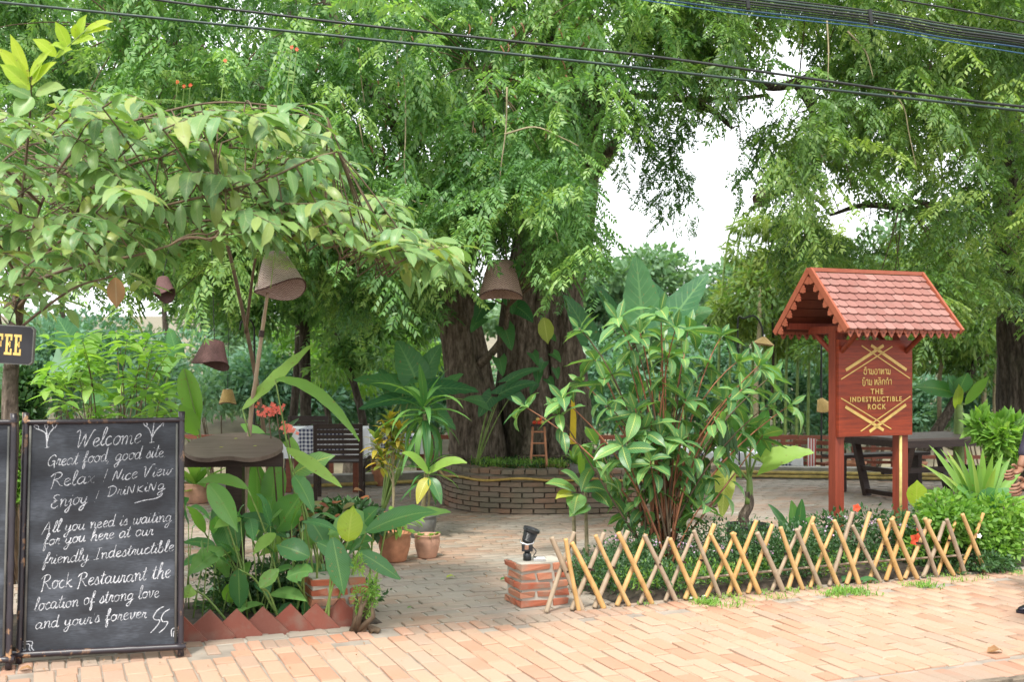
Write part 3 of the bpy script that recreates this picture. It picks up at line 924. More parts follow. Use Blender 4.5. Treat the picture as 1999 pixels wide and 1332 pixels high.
# ================================================================== BRICK PILLARS AT THE GATEWAY
pb = []
for L in (0.20, 0.10):
    for k in range(3):
        mb = MB(); mb.box((0, 0, 0), (L, 0.1, 0.038), ch=0.006)
        for v in mb.v: v += rv(0.0055)
        pb.append(mesh_of('brick', mb, M['pillar_brick']))
def pillar(corner, label, wu=0.33, wv=0.25, courses=5):
    t = thing('brick_pillar', label, 'brick pillar', corner, A0, 'low brick pillars either side of the patio entrance')
    mb = MB(); H = courses * 0.056
    mb.box((wu / 2, wv / 2, H / 2 - 0.004), (wu - 0.02, wv - 0.02, H - 0.008))
    for v in mb.v: v += Vector((0, 0, 0))
    obj('mortar_core', mb, M['mortar'], t, local=True)
    for c in range(courses):
        z = 0.024 + c * 0.056
        def put(me, x, y, r): inst('brick', me, t, wm(t) @ Matrix.Translation((x, y, z)) @ Matrix.Rotation(r + random.uniform(-.03, .03), 4, 'Z'))
        long_, short_ = pb[:3], pb[3:]
        if c % 2 == 0:
            put(random.choice(long_), 0.10, 0.05, 0); put(random.choice(short_), 0.272, 0.05, 0)
            put(random.choice(short_), 0.05, 0.155, PI / 2); put(random.choice(short_), wu - 0.05, 0.155, PI / 2)
            put(random.choice(long_), 0.10, wv - 0.035, 0); put(random.choice(short_), 0.272, wv - 0.035, 0)
        else:
            put(random.choice(long_), 0.05, 0.10, PI / 2); put(random.choice(short_), 0.165, 0.05, 0)
            put(random.choice(long_), wu - 0.05, 0.10, PI / 2); put(random.choice(long_), 0.165, wv - 0.04, 0)
    return t
pR = pillar(gp(1017, 1190) + Vector((0, 0, 0)), 'low red brick pillar with the spotlight on it, right of the entrance')
cL = gp(718, 1216) - U * 0.33
pL = pillar(Vector((cL.x, cL.y, 0)), 'low red brick pillar behind the row of diamond tiles, left of the entrance')

# spotlight on the right pillar
sp0 = wm(pR) @ Vector((0.10, 0.13, 0.262 + 0.012))
sl = thing('spotlight', 'small black spotlight with ribbed head standing on the right brick pillar', 'spotlight', sp0)
mb = MB(); mb.lathe([(0, 0), (0.026, 0), (0.026, 0.04), (0.018, 0.045), (0.018, 0.06), (0, 0.06)], 16)
obj('foot', mb, M['black_plastic'], sl, True, local=True)
mb = MB(); mb.box((-.0, 0, 0.082), (0.07, 0.06, 0.045), ch=0.006)
obj('body', mb, M['black_plastic'], sl, local=True)
mb = MB(); mb.prism([(-0.012, -0.012), (0.012, -0.012), (0.012, 0.014), (-0.012, 0.014)], (-0.004, -0.0305, 0.084), (1, 0, 0), (0, 0, 1), 0.003)
obj('plate', mb, M['terracotta_pale'], sl, local=True)
ax = Vector((0.30, -0.05, 0.95)).normalized()
qh = Vector((0, 0, 1)).rotation_difference(ax).to_matrix()
mb = MB(); prof = [(0, 0), (0.034, 0.002), (0.040, 0.02)]
for k in range(6): prof += [(0.041 + k * .001, 0.022 + k * .009), (0.0375 + k * .001, 0.027 + k * .009)]
prof += [(0.050, 0.078), (0.053, 0.081), (0.054, 0.098), (0.048, 0.099), (0.044, 0.088), (0, 0.088)]
mb.lathe(prof, 24)
for i, v in enumerate(mb.v): mb.v[i] = qh @ v + Vector((0, 0, 0.108))
obj('lamp_head', mb, M['black_plastic'], sl, local=True)
mb = MB(); mb.tube([Vector((-0.045, -0.02, 0.135)), Vector((-0.04, -0.04, 0.115)), Vector((0, -0.052, 0.106)), Vector((0.035, -0.045, 0.112)), Vector((0.045, -0.02, 0.13))], 0.0045, 6)
obj('yoke', mb, M['silver'], sl, True, local=True)
mb = MB(); mb.tube(cat_rom([(0.03, -0.02, 0.09), (0.055, -0.03, 0.06), (0.04, -0.03, 0.03), (0.075, -0.02, 0.012)], 4), 0.0035, 5)
obj('cable', mb, M['black_plastic'], sl, True, local=True)
mb = MB(); mb.box((0.078, -0.01, 0.012), (0.075, 0.045, 0.024), ch=0.01); 
obj('ballast_cover', mb, M['silver'], sl, local=True)

# ================================================================== ZIGZAG EDGING TILES
for i in range(7):
    s = -1.245 - i * 0.148
    sd = 0.205
    mb = MB()
    hw = sd / 2
    mb.prism([(-hw, -hw), (hw, -hw), (hw, hw), (-hw, hw)], (0, 0, 0), (1, 0, 0), (0, 0, 1), 0.022)
    for v in mb.v: v += rv(0.0015)
    p = ST(s, 0.145 + random.uniform(-.008, .008), 0.012 + random.uniform(-.012, .006))
    rm = Matrix.Rotation(A0 + R(-11), 4, 'Z') @ Matrix.Rotation(R(-49 + random.uniform(-4, 4)), 4, 'Y') if False else Matrix.Rotation(A0 + R(-10) + random.uniform(-.05, .05), 4, 'Z') @ Matrix.Rotation(R(47 + random.uniform(-3, 3)), 4, 'Y')
    mb.v = [p + (rm.to_3x3() @ v) for v in mb.v]
    col = 'brick red' 
    o = obj('edging_tile', mb, M['tile_red'])
    vis = i < 7
    names = ['rightmost, in front of the left brick pillar', 'second from the brick pillar', 'third from the brick pillar', 'fourth and middle one of the row', 'third from the chalkboard', 'second from the chalkboard', 'touching the chalkboard frame']
    lab = 'diamond-set red clay tile, ' + names[i]
    tag(o, lab, 'edging tile', 'zigzag row of red edging tiles')

# ================================================================== BAMBOO LATTICE FENCE
fn = thing('bamboo_fence', 'knee high crisscross bamboo fence in front of the planted bed', 'fence', ST(0, 0.0))
def fpole(s0, s1, t, h, r, m='bamboo', z0=0.0):
    a = ST(s0, t, z0); b = ST(s1, t + random.uniform(-.02, .02), h)
    mb = MB(); n = 6; pts = []; rad = []
    bend = rv(0.006)
    for k in range(n + 1):
        f = k / n
        pts.append(a.lerp(b, f) + bend * math.sin(PI * f)); rad.append(r * (1.0 - 0.12 * f) * (1.10 if k in (2, 4) else 1))
    pts2, rad2 = [], []
    for k in range(len(pts) - 1):     # a swollen node in the cane
        pts2 += [pts[k]]; rad2 += [rad[k] if k not in (2, 4) else rad[k]]
        pts2 += [pts[k].lerp(pts[k + 1], 0.12), pts[k].lerp(pts[k + 1], 0.88)]; rad2 += [r * (1 - .12 * k / n)] * 2
    pts2.append(pts[-1]); rad2.append(rad[-1])
    mb.tube(pts2, rad2, 8)
    obj('bamboo_pole', mb, M[m], fn, True)
d0 = 0.162
for i in range(21):
    s = 0.0 + i * d0 + random.uniform(-.02, .02)
    h = 0.44 + random.uniform(-.06, .05)
    fpole(s, s + 0.215 + random.uniform(-.03, .03), 0.012, h, 0.0152 + random.uniform(-.002, .002), 'bamboo' if random.random() < 0.8 else 'bamboo_grey')
    s2 = s + 0.235 + random.uniform(-.03, .03)
    if i == 0: fpole(0.20, 0.10, -0.022, 0.45, 0.015, 'bamboo')
    h = 0.43 + random.uniform(-.03, .04)
    mb = MB(); mb.box(ST(s + .118, -.005, .245), (.013, .052, .012), A0 + .3); obj('tie', mb, M['dark_wood'], fn)
    fpole(s2, s2 - 0.215 + random.uniform(-.04, .03), -0.022, h, 0.0162 + random.uniform(-.002, .002), 'bamboo' if random.random() < 0.7 else 'bamboo_grey')
mb = MB(); mb.tube([ST(1.0, 0.05, 0.12), ST(2.4, 0.06, 0.13), ST(3.6, 0.05, 0.12), ST(4.1, 0.05, 0.14)], 0.009, 6)
obj('rail', mb, M['bamboo_grey'], fn, True)

# ================================================================== WOODEN SIGN WITH ROOF
SO = Vector((2.532, 8.4, 0))
sg = thing('roofed_sign', 'red wooden sign board on two posts under a little shingled roof', 'sign', SO, A0)
# local: x along ridge, y = depth away from street, z up.  eave front at y=0, ridge y=.42, back eave y=.845
RL, RD, EZ, RZ = 1.105, 0.845, 1.772, 2.24
def SB(name, mb, mat, parent=None, smooth=False, **k): return obj(name, mb, M[mat], parent or sg, smooth, local=True, **k)
for x in (0.25, 0.90):
    mb = MB(); mb.box((x, RD / 2, 0.86), (0.085, 0.085, 1.84)); SB('post', mb, 'post_wood')
    mb = MB(); mb.beam((x, 0.10, EZ + 0.02), (x, RD - 0.10, EZ + 0.02), 0.05, 0.06); SB('cross_beam', mb, 'post_wood')
    for y0, y1 in ((RD / 2 - .04, 0.14), (RD / 2 + .04, RD - .14)):
        mb = MB(); pts = cat_rom([(x, y0, 1.60), (x, (y0 * .65 + y1 * .35), 1.66), (x, y1, 1.775)], 4); mb.tube(pts, 0.022, 6); SB('bracket', mb, 'post_wood', smooth=True)
mb = MB(); mb.beam((0.03, RD / 2, RZ - 0.06), (RL - 0.03, RD / 2, RZ - 0.06), 0.05, 0.07); SB('ridge_beam', mb, 'post_wood')
for y in (0.10, RD - 0.10):
    mb = MB(); mb.beam((0.02, y, EZ + 0.055), (RL - 0.02, y, EZ + 0.055), 0.04, 0.05); SB('eave_beam', mb, 'post_wood')
ang = math.atan2(RZ - EZ, RD / 2)
SLP = (RZ - EZ) / math.sin(ang)
for side in (0, 1):
    ye = 0.0 if side == 0 else RD; sg_ = 1 if side == 0 else -1
    dirv = Vector((0, sg_ * math.cos(ang), math.sin(ang))); nrm = Vector((0, -sg_ * math.sin(ang), math.cos(ang)))
    e0 = Vector((0, ye, EZ))
    mb = MB(); a = e0 + Vector((0.01, 0, 0)); 
    nb = 7
    for k in range(nb):   # boards of the underside
        mb = MB(); f0, f1 = (k + 0.04) / nb * SLP, (k + 0.96) / nb * SLP
        mb.beam(e0 + dirv * ((f0 + f1) / 2) + Vector((0.015, 0, 0)) + nrm * 0.002, e0 + dirv * ((f0 + f1) / 2) + Vector((RL - 0.015, 0, 0)) + nrm * 0.002, f1 - f0, 0.012, up=nrm)
        SB('roof_board', mb, 'roof_in')
    rows, cols = 8, 12
    tw, th = RL / cols, SLP / rows
    for r in range(rows):
        for c in range(-1, cols + 1):
            x0 = c * tw + (tw / 2 if r % 2 else 0)
            x1 = x0 + tw
            cx0, cx1 = max(x0, 0.0), min(x1, RL)
            if cx1 - cx0 < 0.02: continue
            full = (cx1 - cx0) > tw * 0.9
            w = cx1 - cx0 - 0.004
            o_ = e0 + dirv * (r * th - 0.012) + Vector(((cx0 + cx1) / 2, 0, 0)) + nrm * 0.024
            dd = (dirv - nrm * 0.17).normalized(); nn = Vector((1, 0, 0)).cross(dd)
            o_ = o_ + Vector((random.uniform(-.002, .002), 0, 0)) + dirv * random.uniform(-.003, .003)
            dd = (dd + Vector((random.uniform(-.02, .02), 0, 0))).normalized()
            if full: ol = [(-w / 2, 0.016), (-w * .36, 0.004), (-w * .16, 0.0), (w * .16, 0.0), (w * .36, 0.004), (w / 2, 0.016), (w / 2, th * 1.12), (-w / 2, th * 1.12)]
            else: ol = [(-w / 2, 0.004), (w / 2, 0.004), (w / 2, th * 1.12), (-w / 2, th * 1.12)]
            if r == rows - 1: ol = [(x, min(y, th * 0.98)) for x, y in ol]
            if sg_ < 0: pass
            mb = MB(); mb.prism(ol, o_, (1, 0, 0), dd, 0.011)
            if nn.z < 0: pass
            SB('shingle', mb, 'roof_tile')
    # barge boards
    for x in (-0.012, RL + 0.012):
        mb = MB(); mb.beam(e0 + dirv * (-0.02) + Vector((x, 0, 0)) + nrm * 0.022, e0 + dirv * (SLP + 0.015) + Vector((x, 0, 0)) + nrm * 0.022, 0.022, 0.05, up=nrm)
        SB('barge_board', mb, 'trim_wood')
        for k in range(7):      # carved scallops hanging below
            c0 = e0 + dirv * ((k + 0.5) / 7 * (SLP - 0.02)) + Vector((x, 0, 0)) - nrm * 0.004
            g = [(-.033, 0), (-.034, -.018), (-.022, -.026), (-.024, -.040), (-.012, -.046), (0, -.058), (.012, -.046), (.024, -.040), (.022, -.026), (.034, -.018), (.033, 0)]
            mb = MB(); mb.prism(g, c0 - Vector((0.006, 0, 0)), dirv if True else dirv, nrm, 0.012 if sg_ > 0 else -0.012)
            if sg_ > 0: pass
            SB('scallop', mb, 'trim_wood')
    # fretwork under the eave
    nfr = 13
    for k in range(nfr + 1):
        xx = (k + 0.5) / (nfr + 1) * RL
        w = RL / (nfr + 1) * 0.46
        ol = [(-w, 0.0), (-w, -.008), (-w * .95, -.022), (-w * .5, -.034), (-w * .55, -.044), (0, -.066), (w * .55, -.044), (w * .5, -.034), (w * .95, -.022), (w, -.008), (w, 0.0)]
        hole = 0
        mb = MB(); mb.prism(ol, (xx, ye + (0.006 if sg_ > 0 else -0.006), EZ + 0.012), (1, 0, 0), (0, 0, 1), 0.010)
        SB('eave_pendant', mb, 'trim_wood')
        mb = MB(); mb.lathe([(0, 0), (0.009, 0), (0.009, 0.002), (0, 0.002)], 8)
        mb.v = [Vector((xx + v.x, ye + (0.006 if sg_ > 0 else -0.006) - 0.0105 - v.z, EZ - 0.016 + v.y)) for v in mb.v]
        SB('pendant_dark_disc', mb, 'roof_in')  # solid disc, the dark of a pierced opening put into its colour
mb = MB(); mb.beam((-0.02, RD / 2, RZ + 0.026), (RL + 0.02, RD / 2, RZ + 0.026), 0.06, 0.03); SB('ridge_cap', mb, 'trim_wood')
# board
BX0, BX1, BZ0, BZ1, BY = 0.214, 0.958, 0.935, 1.712, RD / 2 - 0.0425 - 0.018
for k in range(5):
    z0 = BZ0 + (BZ1 - BZ0) * k / 5; z1 = BZ0 + (BZ1 - BZ0) * (k + 1) / 5
    mb = MB(); mb.box(((BX0 + BX1) / 2, BY, (z0 + z1) / 2), (BX1 - BX0, 0.03 + 0.0006 * (k % 2), z1 - z0 - 0.0008)); SB('board_plank', mb, 'sign_wood')
FY = BY - 0.0175
bw, bh = BX1 - BX0, BZ1 - BZ0
def bar(x0, y0, x1, y1, w, off=0):
    """gold bar on the board; coordinates as fractions of the board, y from top"""
    a = Vector((BX0 + x0 * bw, FY - off, BZ1 - y0 * bh)); b = Vector((BX0 + x1 * bw, FY - off, BZ1 - y1 * bh))
    mb = MB(); mb.beam(a, b, w, 0.003, up=(0, -1, 0)); SB('gold_bar', mb, 'gold')
# measured on the photo crop: board 190..900 x 130..1090
def fx(x): return (x - 190) / 710
def fy(y): return (y - 130) / 955
for q in ((255, 430, 615, 185, .024), (495, 185, 840, 430, .024), (210, 520, 700, 195, .009), (405, 190, 875, 515, .009),
          (250, 790, 615, 1030, .024), (480, 1040, 835, 780, .024), (210, 705, 690, 1020, .009), (395, 1035, 880, 695, .009)):
    bar(fx(q[0]), fy(q[1]), fx(q[2]), fy(q[3]), q[4], 0.0004 * (hash(q[0]) % 5) + 0.0002)

_font = None
def text_mesh(txt, size, mat, bold=0.0, ex=0.002, sp=1.0):
    c = bpy.data.curves.new('lettering', 'FONT'); c.body = txt; c.size = size
    c.align_x = 'CENTER'; c.align_y = 'CENTER'; c.extrude = ex; c.offset = bold; c.space_character = sp
    o = bpy.data.objects.new('lettering_tmp', c); COL.objects.link(o)
    dg = bpy.context.evaluated_depsgraph_get()
    me = bpy.data.meshes.new_from_object(o.evaluated_get(dg))
    bpy.data.objects.remove(o); bpy.data.curves.remove(c)
    me.materials.clear(); me.materials.append(mat); me.name = 'lettering'
    return me
rotx = Matrix.Rotation(R(90), 4, 'X')
for txt, cy, cx, size, sp in (('THE', 645, 548, 0.060, 1.3), ('INDESTRUCTIBLE', 722, 540, 0.0545, 1.28), ('ROCK', 797, 545, 0.058, 1.25)):
    me = text_mesh(txt, size, M['gold'], 0.0013, 0.0015, sp)
    o = bpy.data.objects.new('lettering', me); COL.objects.link(o); o.parent = sg
    o.matrix_basis = Matrix.Translation((BX0 + fx(cx) * bw, FY - 0.003, BZ1 - fy(cy) * bh)) @ rotx

LAO = {
 'r': ["1,4 1,1 3,0 5,1 5,5 3,7 1,6.2 2.4,5", "4.3,6.6 5.4,8"], '9': ["1.6,8.8 2.6,9.8 3.2,8.8 4.6,10.2"],
 'a': ["0.6,5.6 1.6,7 3.2,7 3.6,6 3.6,0"], 'n': ["0.6,5.8 1.8,7 1.9,0.9 1,0.4 0.7,1.5 2,1 4,0 5,0.8 5,7"],
 'o': ["2.5,3.6 1,3.8 1,1 3,0 5,1 5,6 3,7 1,6"], 'h': ["0.6,6.4 1.4,7 1.4,0 2.6,2.5 3.8,6.8 5.2,6 4.2,4.6 5.2,3.6 5.2,0"],
 'b': ["0.6,6.2 1.8,7 1.8,0 5,0 5,7"], 'l': ["1,5.4 3,7 5,5.4 5,0", "5,3 3,4 1.2,2 1.2,0.6 2.6,0"],
 'k': ["1.2,0 1.2,4 2.2,4.8 1,5.8 3,7 5,5.8 5,0"], 'c': ["2.6,3.2 1.2,4 1,6 3,7 5,6 5,0", "1.3,3.6 1.3,0"],
 '7': ["1,8.6 1.6,9.8 3.4,8.8 4.6,10"], '0': ["-1.2,8 -0.4,8.8 -1.2,9.6 -2,8.8 -1.2,8"]}
def strokes_to_ribbon(mb, strokes, to3, w, lift=0.0, k=5, jit=0.0):
    """each stroke is a list of 2d points; to3 maps (x, y, h) to 3d; w half width in 3d units"""
    for si, st in enumerate(strokes):
        P = cat_rom([Vector((x, y, 0)) for x, y in st], k) if len(st) > 2 else [Vector((*q, 0)) for q in st]
        L, Rr = [], []
        for i, p in enumerate(P):
            t = P[min(i + 1, len(P) - 1)] - P[max(i - 1, 0)]
            if t.length < 1e-6: t = Vector((1, 0, 0))
            t.normalize(); nrm = Vector((-t.y, t.x, 0))
            ww = w * (1 + (jit * (noise.noise(Vector((p.x * 40 + si, p.y * 40, si * 3.1))) * 1.2) if jit else 0))
            if i in (0, len(P) - 1): ww *= 0.6
            h = lift + 0.00003 * (si % 7) + 0.000004 * i
            L.append(to3(p + nrm * ww, h)); Rr.append(to3(p - nrm * ww, h))
        n = len(P)
        mb.add(L + Rr, [(n + i, n + i + 1, i + 1, i) for i in range(n - 1)])
def lao_line(seq, x0, x1, yc, hh):
    adv = {'9': 0, '7': 0, '0': 0, 'a': 4.6, ' ': 2.5}
    tot = sum(adv.get(c, 6.2) for c in seq)
    sx = (x1 - x0) / tot; sy = hh / 7
    st = []; x = x0
    for c in seq:
        if c in '970': 
            for s_ in LAO[c]: st.append([(x - 6.0 * sx + float(a.split(',')[0]) * sx, yc - hh / 2 + float(a.split(',')[1]) * sy) for a in s_.split()])
        elif c != ' ':
            for s_ in LAO[c]: st.append([(x + float(a.split(',')[0]) * sx, yc - hh / 2 + float(a.split(',')[1]) * sy) for a in s_.split()])
        x += adv.get(c, 6.2) * sx
    mb = MB()
    strokes_to_ribbon(mb, st, lambda p, h: Vector((p.x, FY - 0.001 - h, p.y)), 0.0036, 0.0005, 3)
    SB('lao_lettering', mb, 'gold')
zy = lambda y: BZ1 - fy(y) * bh
lao_line('r9anoahan', BX0 + fx(420) * bw, BX0 + fx(685) * bw, zy(447), 0.040)
lao_line('b9an hl7kca0', BX0 + fx(405) * bw, BX0 + fx(695) * bw, zy(552), 0.042)
mb = MB(); mb.tube([Vector((0.855, RD / 2 - 0.055, 0.05)), Vector((0.855, RD / 2 - 0.055, 0.93))], 0.012, 8); SB('conduit', mb, 'pipe_yellow', smooth=True)

# ================================================================== CHALKBOARDS
def chalkboard_thing(label, loc, rz, writing=True):
    t = thing('chalkboard', label, 'chalkboard', loc, rz)
    LEAN = R(5.5)
    ML = Matrix.Rotation(-LEAN, 3, 'X')      # top leans away from the street
    def T(p): return ML @ Vector(p)
    def part(name, mb, mat, smooth=False):
        mb.v = [T(v) for v in mb.v]
        return obj(name, mb, M[mat], t, smooth, local=True)
    mb = MB(); mb.box((0, 0.0, 0.635), (0.765, 0.012, 1.16)); part('board', mb, 'blackboard')
    def cane(a, b, r, nodes):
        a, b = Vector(a), Vector(b); pts, rad = [], []
        n = nodes * 6
        for k in range(n + 1):
            f = k / n; pts.append(a.lerp(b, f)); q = k % 6
            rad.append(r * (1.14 if q == 0 else (0.97 if q in (1, 5) else 1.0)))
        mb = MB(); mb.tube(pts, rad, 10); part('frame_cane', mb, 'bamboo_frame', True)
    cane((-0.392, -0.012, 0.0), (-0.385, -0.012, 1.265), 0.0155, 5)
    cane((0.392, -0.012, 0.0), (0.385, -0.012, 1.265), 0.0155, 5)
    cane((-0.40, -0.014, 1.215), (0.40, -0.014, 1.222), 0.0135, 3)
    cane((-0.435, -0.022, 0.045), (0.42, -0.022, 0.048), 0.017, 3)
    mb = MB(); mb.tube([(-0.366, -0.012, 0.07), (-0.362, -0.012, 1.2)], 0.0065, 6); part('inner_rod', mb, 'silver' if False else 'pot_grey', True)
    mb = MB(); mb.tube([(0.366, -0.012, 0.07), (0.362, -0.012, 1.2)], 0.0065, 6); part('inner_rod', mb, 'pot_grey', True)
    # rear prop
    mb = MB(); mb.tube([Vector((0, 0.03, 1.15)), ML.inverted() @ Vector((0, 0.42, 0.0))], 0.012, 6); part('rear_prop', mb, 'bamboo_frame', True)
    return t, T

CH = {}   # single stroke handwriting: glyph -> (advance, strokes)
def G(c, adv, *st): CH[c] = (adv, [[tuple(map(float, a.split(','))) for a in s.split()] for s in st])
G('a', 5.6, "4.2,4.2 2.4,5 0.7,3.4 0.6,1.2 2,0.1 3.7,1.8 4.3,4.6 4.1,1.2 4.8,0.1 5.8,0.9")
G('b', 5.0, "0.2,0.6 1.8,6 2.2,9.4 1.3,9.4 1,5 1.1,1 2.4,0 4,1.4 4,3.6 2.8,4.6 1.4,3.2")
G('c', 4.4, "3.6,4.3 2.4,5 0.8,3.4 0.8,1.2 2.2,0 4.4,1.2")
G('d', 5.6, "4.2,4.2 2.4,5 0.7,3.4 0.6,1.2 2,0.1 3.7,1.8 4.6,9.8 4.2,1.2 4.8,0.1 5.8,0.9")
G('e', 4.4, "0.6,2.2 2.4,2.8 3.6,4 2.6,5 1,4 0.8,1.4 2.2,0 4.4,1.2")
G('f', 3.8, "0.2,1 2,5 3.4,8.8 2.6,9.8 1.9,8 1.5,2 0.9,-3.4 1.8,-3.8 2.2,-1 1.7,1.2 3.9,1.6", "0.4,4.6 3.2,4.9")
G('g', 5.4, "4,4.3 2.4,5 0.7,3.4 0.8,1 2.2,0.4 3.8,2 4.2,4.6 3.8,-1 2.8,-4.4 1,-4.2 1.2,-2.6 3.6,-0.8 5.6,0.8")
G('h', 5.6, "0.2,0.6 2,6.4 2.4,9.6 1.5,9.4 1.1,5 1,0 1.2,2.6 2.8,4.8 4,4.2 4,1 4.6,0 5.6,0.8")
G('i', 2.6, "0.2,0.8 1.2,4.6 1,1.2 1.6,0 2.8,0.8", "1.3,7 1.5,7.5")
G('j', 3.0, "0.4,2.6 1.8,4.8 1.8,-2 0.8,-4.4 -0.6,-3.6 1,-1 3,0.8", "2,7 2.2,7.5")
G('k', 5.0, "1.2,9.4 1,0", "4.2,4.8 1.3,2.4 2.6,1.8 4.4,0 5,0.6")
G('l', 3.0, "0.2,0.8 2,5.4 2.6,9 1.7,9.8 1.1,7 1,1.4 1.8,0 3.2,0.9")
G('m', 7.6, "0.2,4 1,4.8 1.1,0 1.3,2.6 2.6,4.8 3.6,4 3.6,0 3.9,2.8 5.2,4.8 6.2,4 6.1,1 6.7,0 7.7,0.8")
G('n', 5.4, "0.2,4 1,4.8 1.1,0 1.3,2.6 2.8,4.8 3.9,4 3.9,1 4.5,0 5.5,0.8")
G('o', 5.0, "2.8,5 0.9,4 0.7,1.4 2.2,0 4,1.4 4,3.8 2.8,5 3.4,4.2 5.2,4.4")
G('r', 3.8, "0.2,1 1.2,5.2 1.4,4.2 2.8,4.6 2.4,2 2.8,0.2 4,0.8")
G('s', 4.0, "0.2,0.8 2,5.2 2.6,3.6 3.2,1.4 2,0 0.7,0.8", "2,0 4,0.8")
G('t', 3.4, "0.2,0.8 1.8,5 2.4,8.4 1.7,5 1.4,1.2 2,0 3.5,0.9", "0.4,5.6 3.6,6")
G('u', 5.6, "0.3,1 0.9,4.8 0.8,1.4 1.8,0.1 3.4,1.4 4,4.8 3.9,1.2 4.6,0.1 5.7,0.9")
G('v', 4.6, "0.2,4 1,4.9 1.2,1.6 1.9,0.1 3.4,2.4 3.6,4.8 4.8,4.4")
G('w', 6.8, "0.2,4 0.9,4.8 0.9,1.4 1.8,0.1 3.2,1.6 3.5,4.6 3.6,1.2 4.6,0.1 5.8,2 6,4.8 7,4.5")
G('x', 4.8, "0.4,4.4 1.6,4.4 3,0.4 4.6,0.4", "4.2,4.8 0.6,0.2")
G('y', 5.4, "0.3,1.4 0.9,4.8 0.9,1.6 1.9,0.4 3.4,1.6 4,4.8 3.7,-1 2.6,-4.4 0.8,-4.2 1.2,-2.4 3.6,-0.6 5.6,0.8")
G('W', 10.5, "-0.6,8.6 0.4,9.8 1.6,8.8 2.6,0.2 5.2,7.6 6.2,0.2 9,8.8 10.4,9.6")
G('G', 7.0, "6,7.4 4.4,9 1.6,7.4 0.6,3.4 2.4,0.4 5,1.8 5.6,4 3.6,4", "5.6,4 5.8,1 6.4,-1.6")
G('R', 7.0, "1.4,8.6 1.2,0 0.6,-1.6", "-0.8,6.8 0.8,8.8 3.6,9.4 5.2,7.8 4,5.4 1.6,4.6 3.4,3.4 5.4,0.6 7,0")
G('N', 6.6, "0.8,0 1.2,7.4 4.2,0.6 5,8.2")
G('V', 7.2, "-0.4,8 1,8 2.4,0 5.2,8.8 7.4,9.6")
G('E', 5.6, "5,8 3,8.6 1.2,7.2 3.2,4.6 0.8,3 0.8,0.8 2.8,-0.2 5,1.2", "1.4,4.6 4.2,4.8")
G('D', 6.6, "1.6,8.4 1.2,0.4", "-0.2,8 3,9 5.6,6.6 5,2.4 2.4,0 0.2,0.2")
G('A', 7.0, "-0.8,-1 3.4,9 4.6,0", "0.6,3 5.4,3.6")
G('I', 5.2, "1,8.6 4.4,8.8", "2.8,8.7 2.2,0", "0.2,-0.2 4,0.4")
G('K', 5.4, "1.2,6.4 0.9,0", "4.4,6.2 1.3,2.8 4.8,0")
G(',', 2.4, "1.2,0.4 0.6,-1.6"); G('.', 2.2, "0.9,0.1 1.1,0.3"); G('!', 3.4, "2.2,8.6 1.5,2.4", "1.2,0.2 1.3,0.5")
G("'", 1.6, "1.2,7.6 0.9,6.2"); G(' ', 3.6)

# the right-hand board: feet at pixels (40,1295) and (352,1280)
fa, fb = gp(40, 1296), gp(352, 1281)
cen = (fa + fb) / 2
rzb = math.atan2(fb.y - fa.y, fb.x - fa.x)
cb, TB = chalkboard_thing('black chalkboard with white handwritten welcome message in a scuffed black bamboo frame', cen, rzb)
PXM = 924.0
def bxy(zx, zyy): return ((zx - 465) / PXM + 0.0, (1262 - zyy) / PXM * 1.0)
def write(mb, txt, x0, y0, x1, y1, xh, slant=0.22, w=0.0021):
    """x0,y0 -> x1,y1 baseline in crop pixels, xh the height of a small letter in crop pixels"""
    tot = sum(CH[c][0] for c in txt); L = x1 - x0
    k = L / tot; sy = xh / 5.0; x = 0.0; st = []
    for c in txt:
        adv, ss = CH[c]
        wob = random.uniform(-.6, .6); sc = random.uniform(0.93, 1.07); sl = random.uniform(-.06, .06)
        for s_ in ss:
            pts = []
            for gx, gy in s_:
                gy2 = gy * sc + wob * 0.5
                px_ = x0 + (x + gx) * k + gy2 * sy * (slant + sl)
                py_ = y0 + (y1 - y0) * ((x + gx) * k / L) - gy2 * sy
                pts.append(bxy(px_, py_))
            st.append(pts)
        x += adv
    strokes_to_ribbon(mb, st, lambda p, h: TB((p.x, -0.0072 - h, p.y)), w * .82, 0.0, 4, 0.9)
LINES = [('Welcome', 326, 262, 628, 246, 44, .22, .0026), ('Great food, good site.', 205, 350, 750, 312, 32, .2, .0020), ('Relax !', 222, 448, 480, 428, 34, .2, .0021),
         ('Nice View', 498, 424, 772, 400, 30, .3, .0020), ('Enjoy !', 225, 548, 440, 522, 34, .2, .0021), ('DriNKiNg', 480, 498, 745, 470, 27, .2, .0021),
         ('All you need is waiting', 195, 664, 778, 622, 29, .2, .0021), ('for you here at our', 196, 724, 694, 684, 29, .2, .0022),
         ('friendly Indestructible', 196, 812, 788, 766, 29, .2, .0022), ('Rock Restaurant the', 190, 928, 775, 892, 36, .15, .0025),
         ('location of strong love', 162, 1024, 725, 980, 31, .15, .0023), ("and your's forever", 168, 1108, 668, 1076, 30, .15, .0022)]
for l in LINES:
    mb = MB(); write(mb, *l); obj('chalk_writing', mb, M['chalk'], cb, local=True)
def doodle(sts, w=0.0023, name='chalk_drawing'):
    mb = MB()
    strokes_to_ribbon(mb, [[bxy(*q) for q in s] for s in sts], lambda p, h: TB((p.x, -0.0072 - h, p.y)), w, 0.0, 4, 0.4)
    obj(name, mb, M['chalk'], cb, local=True)
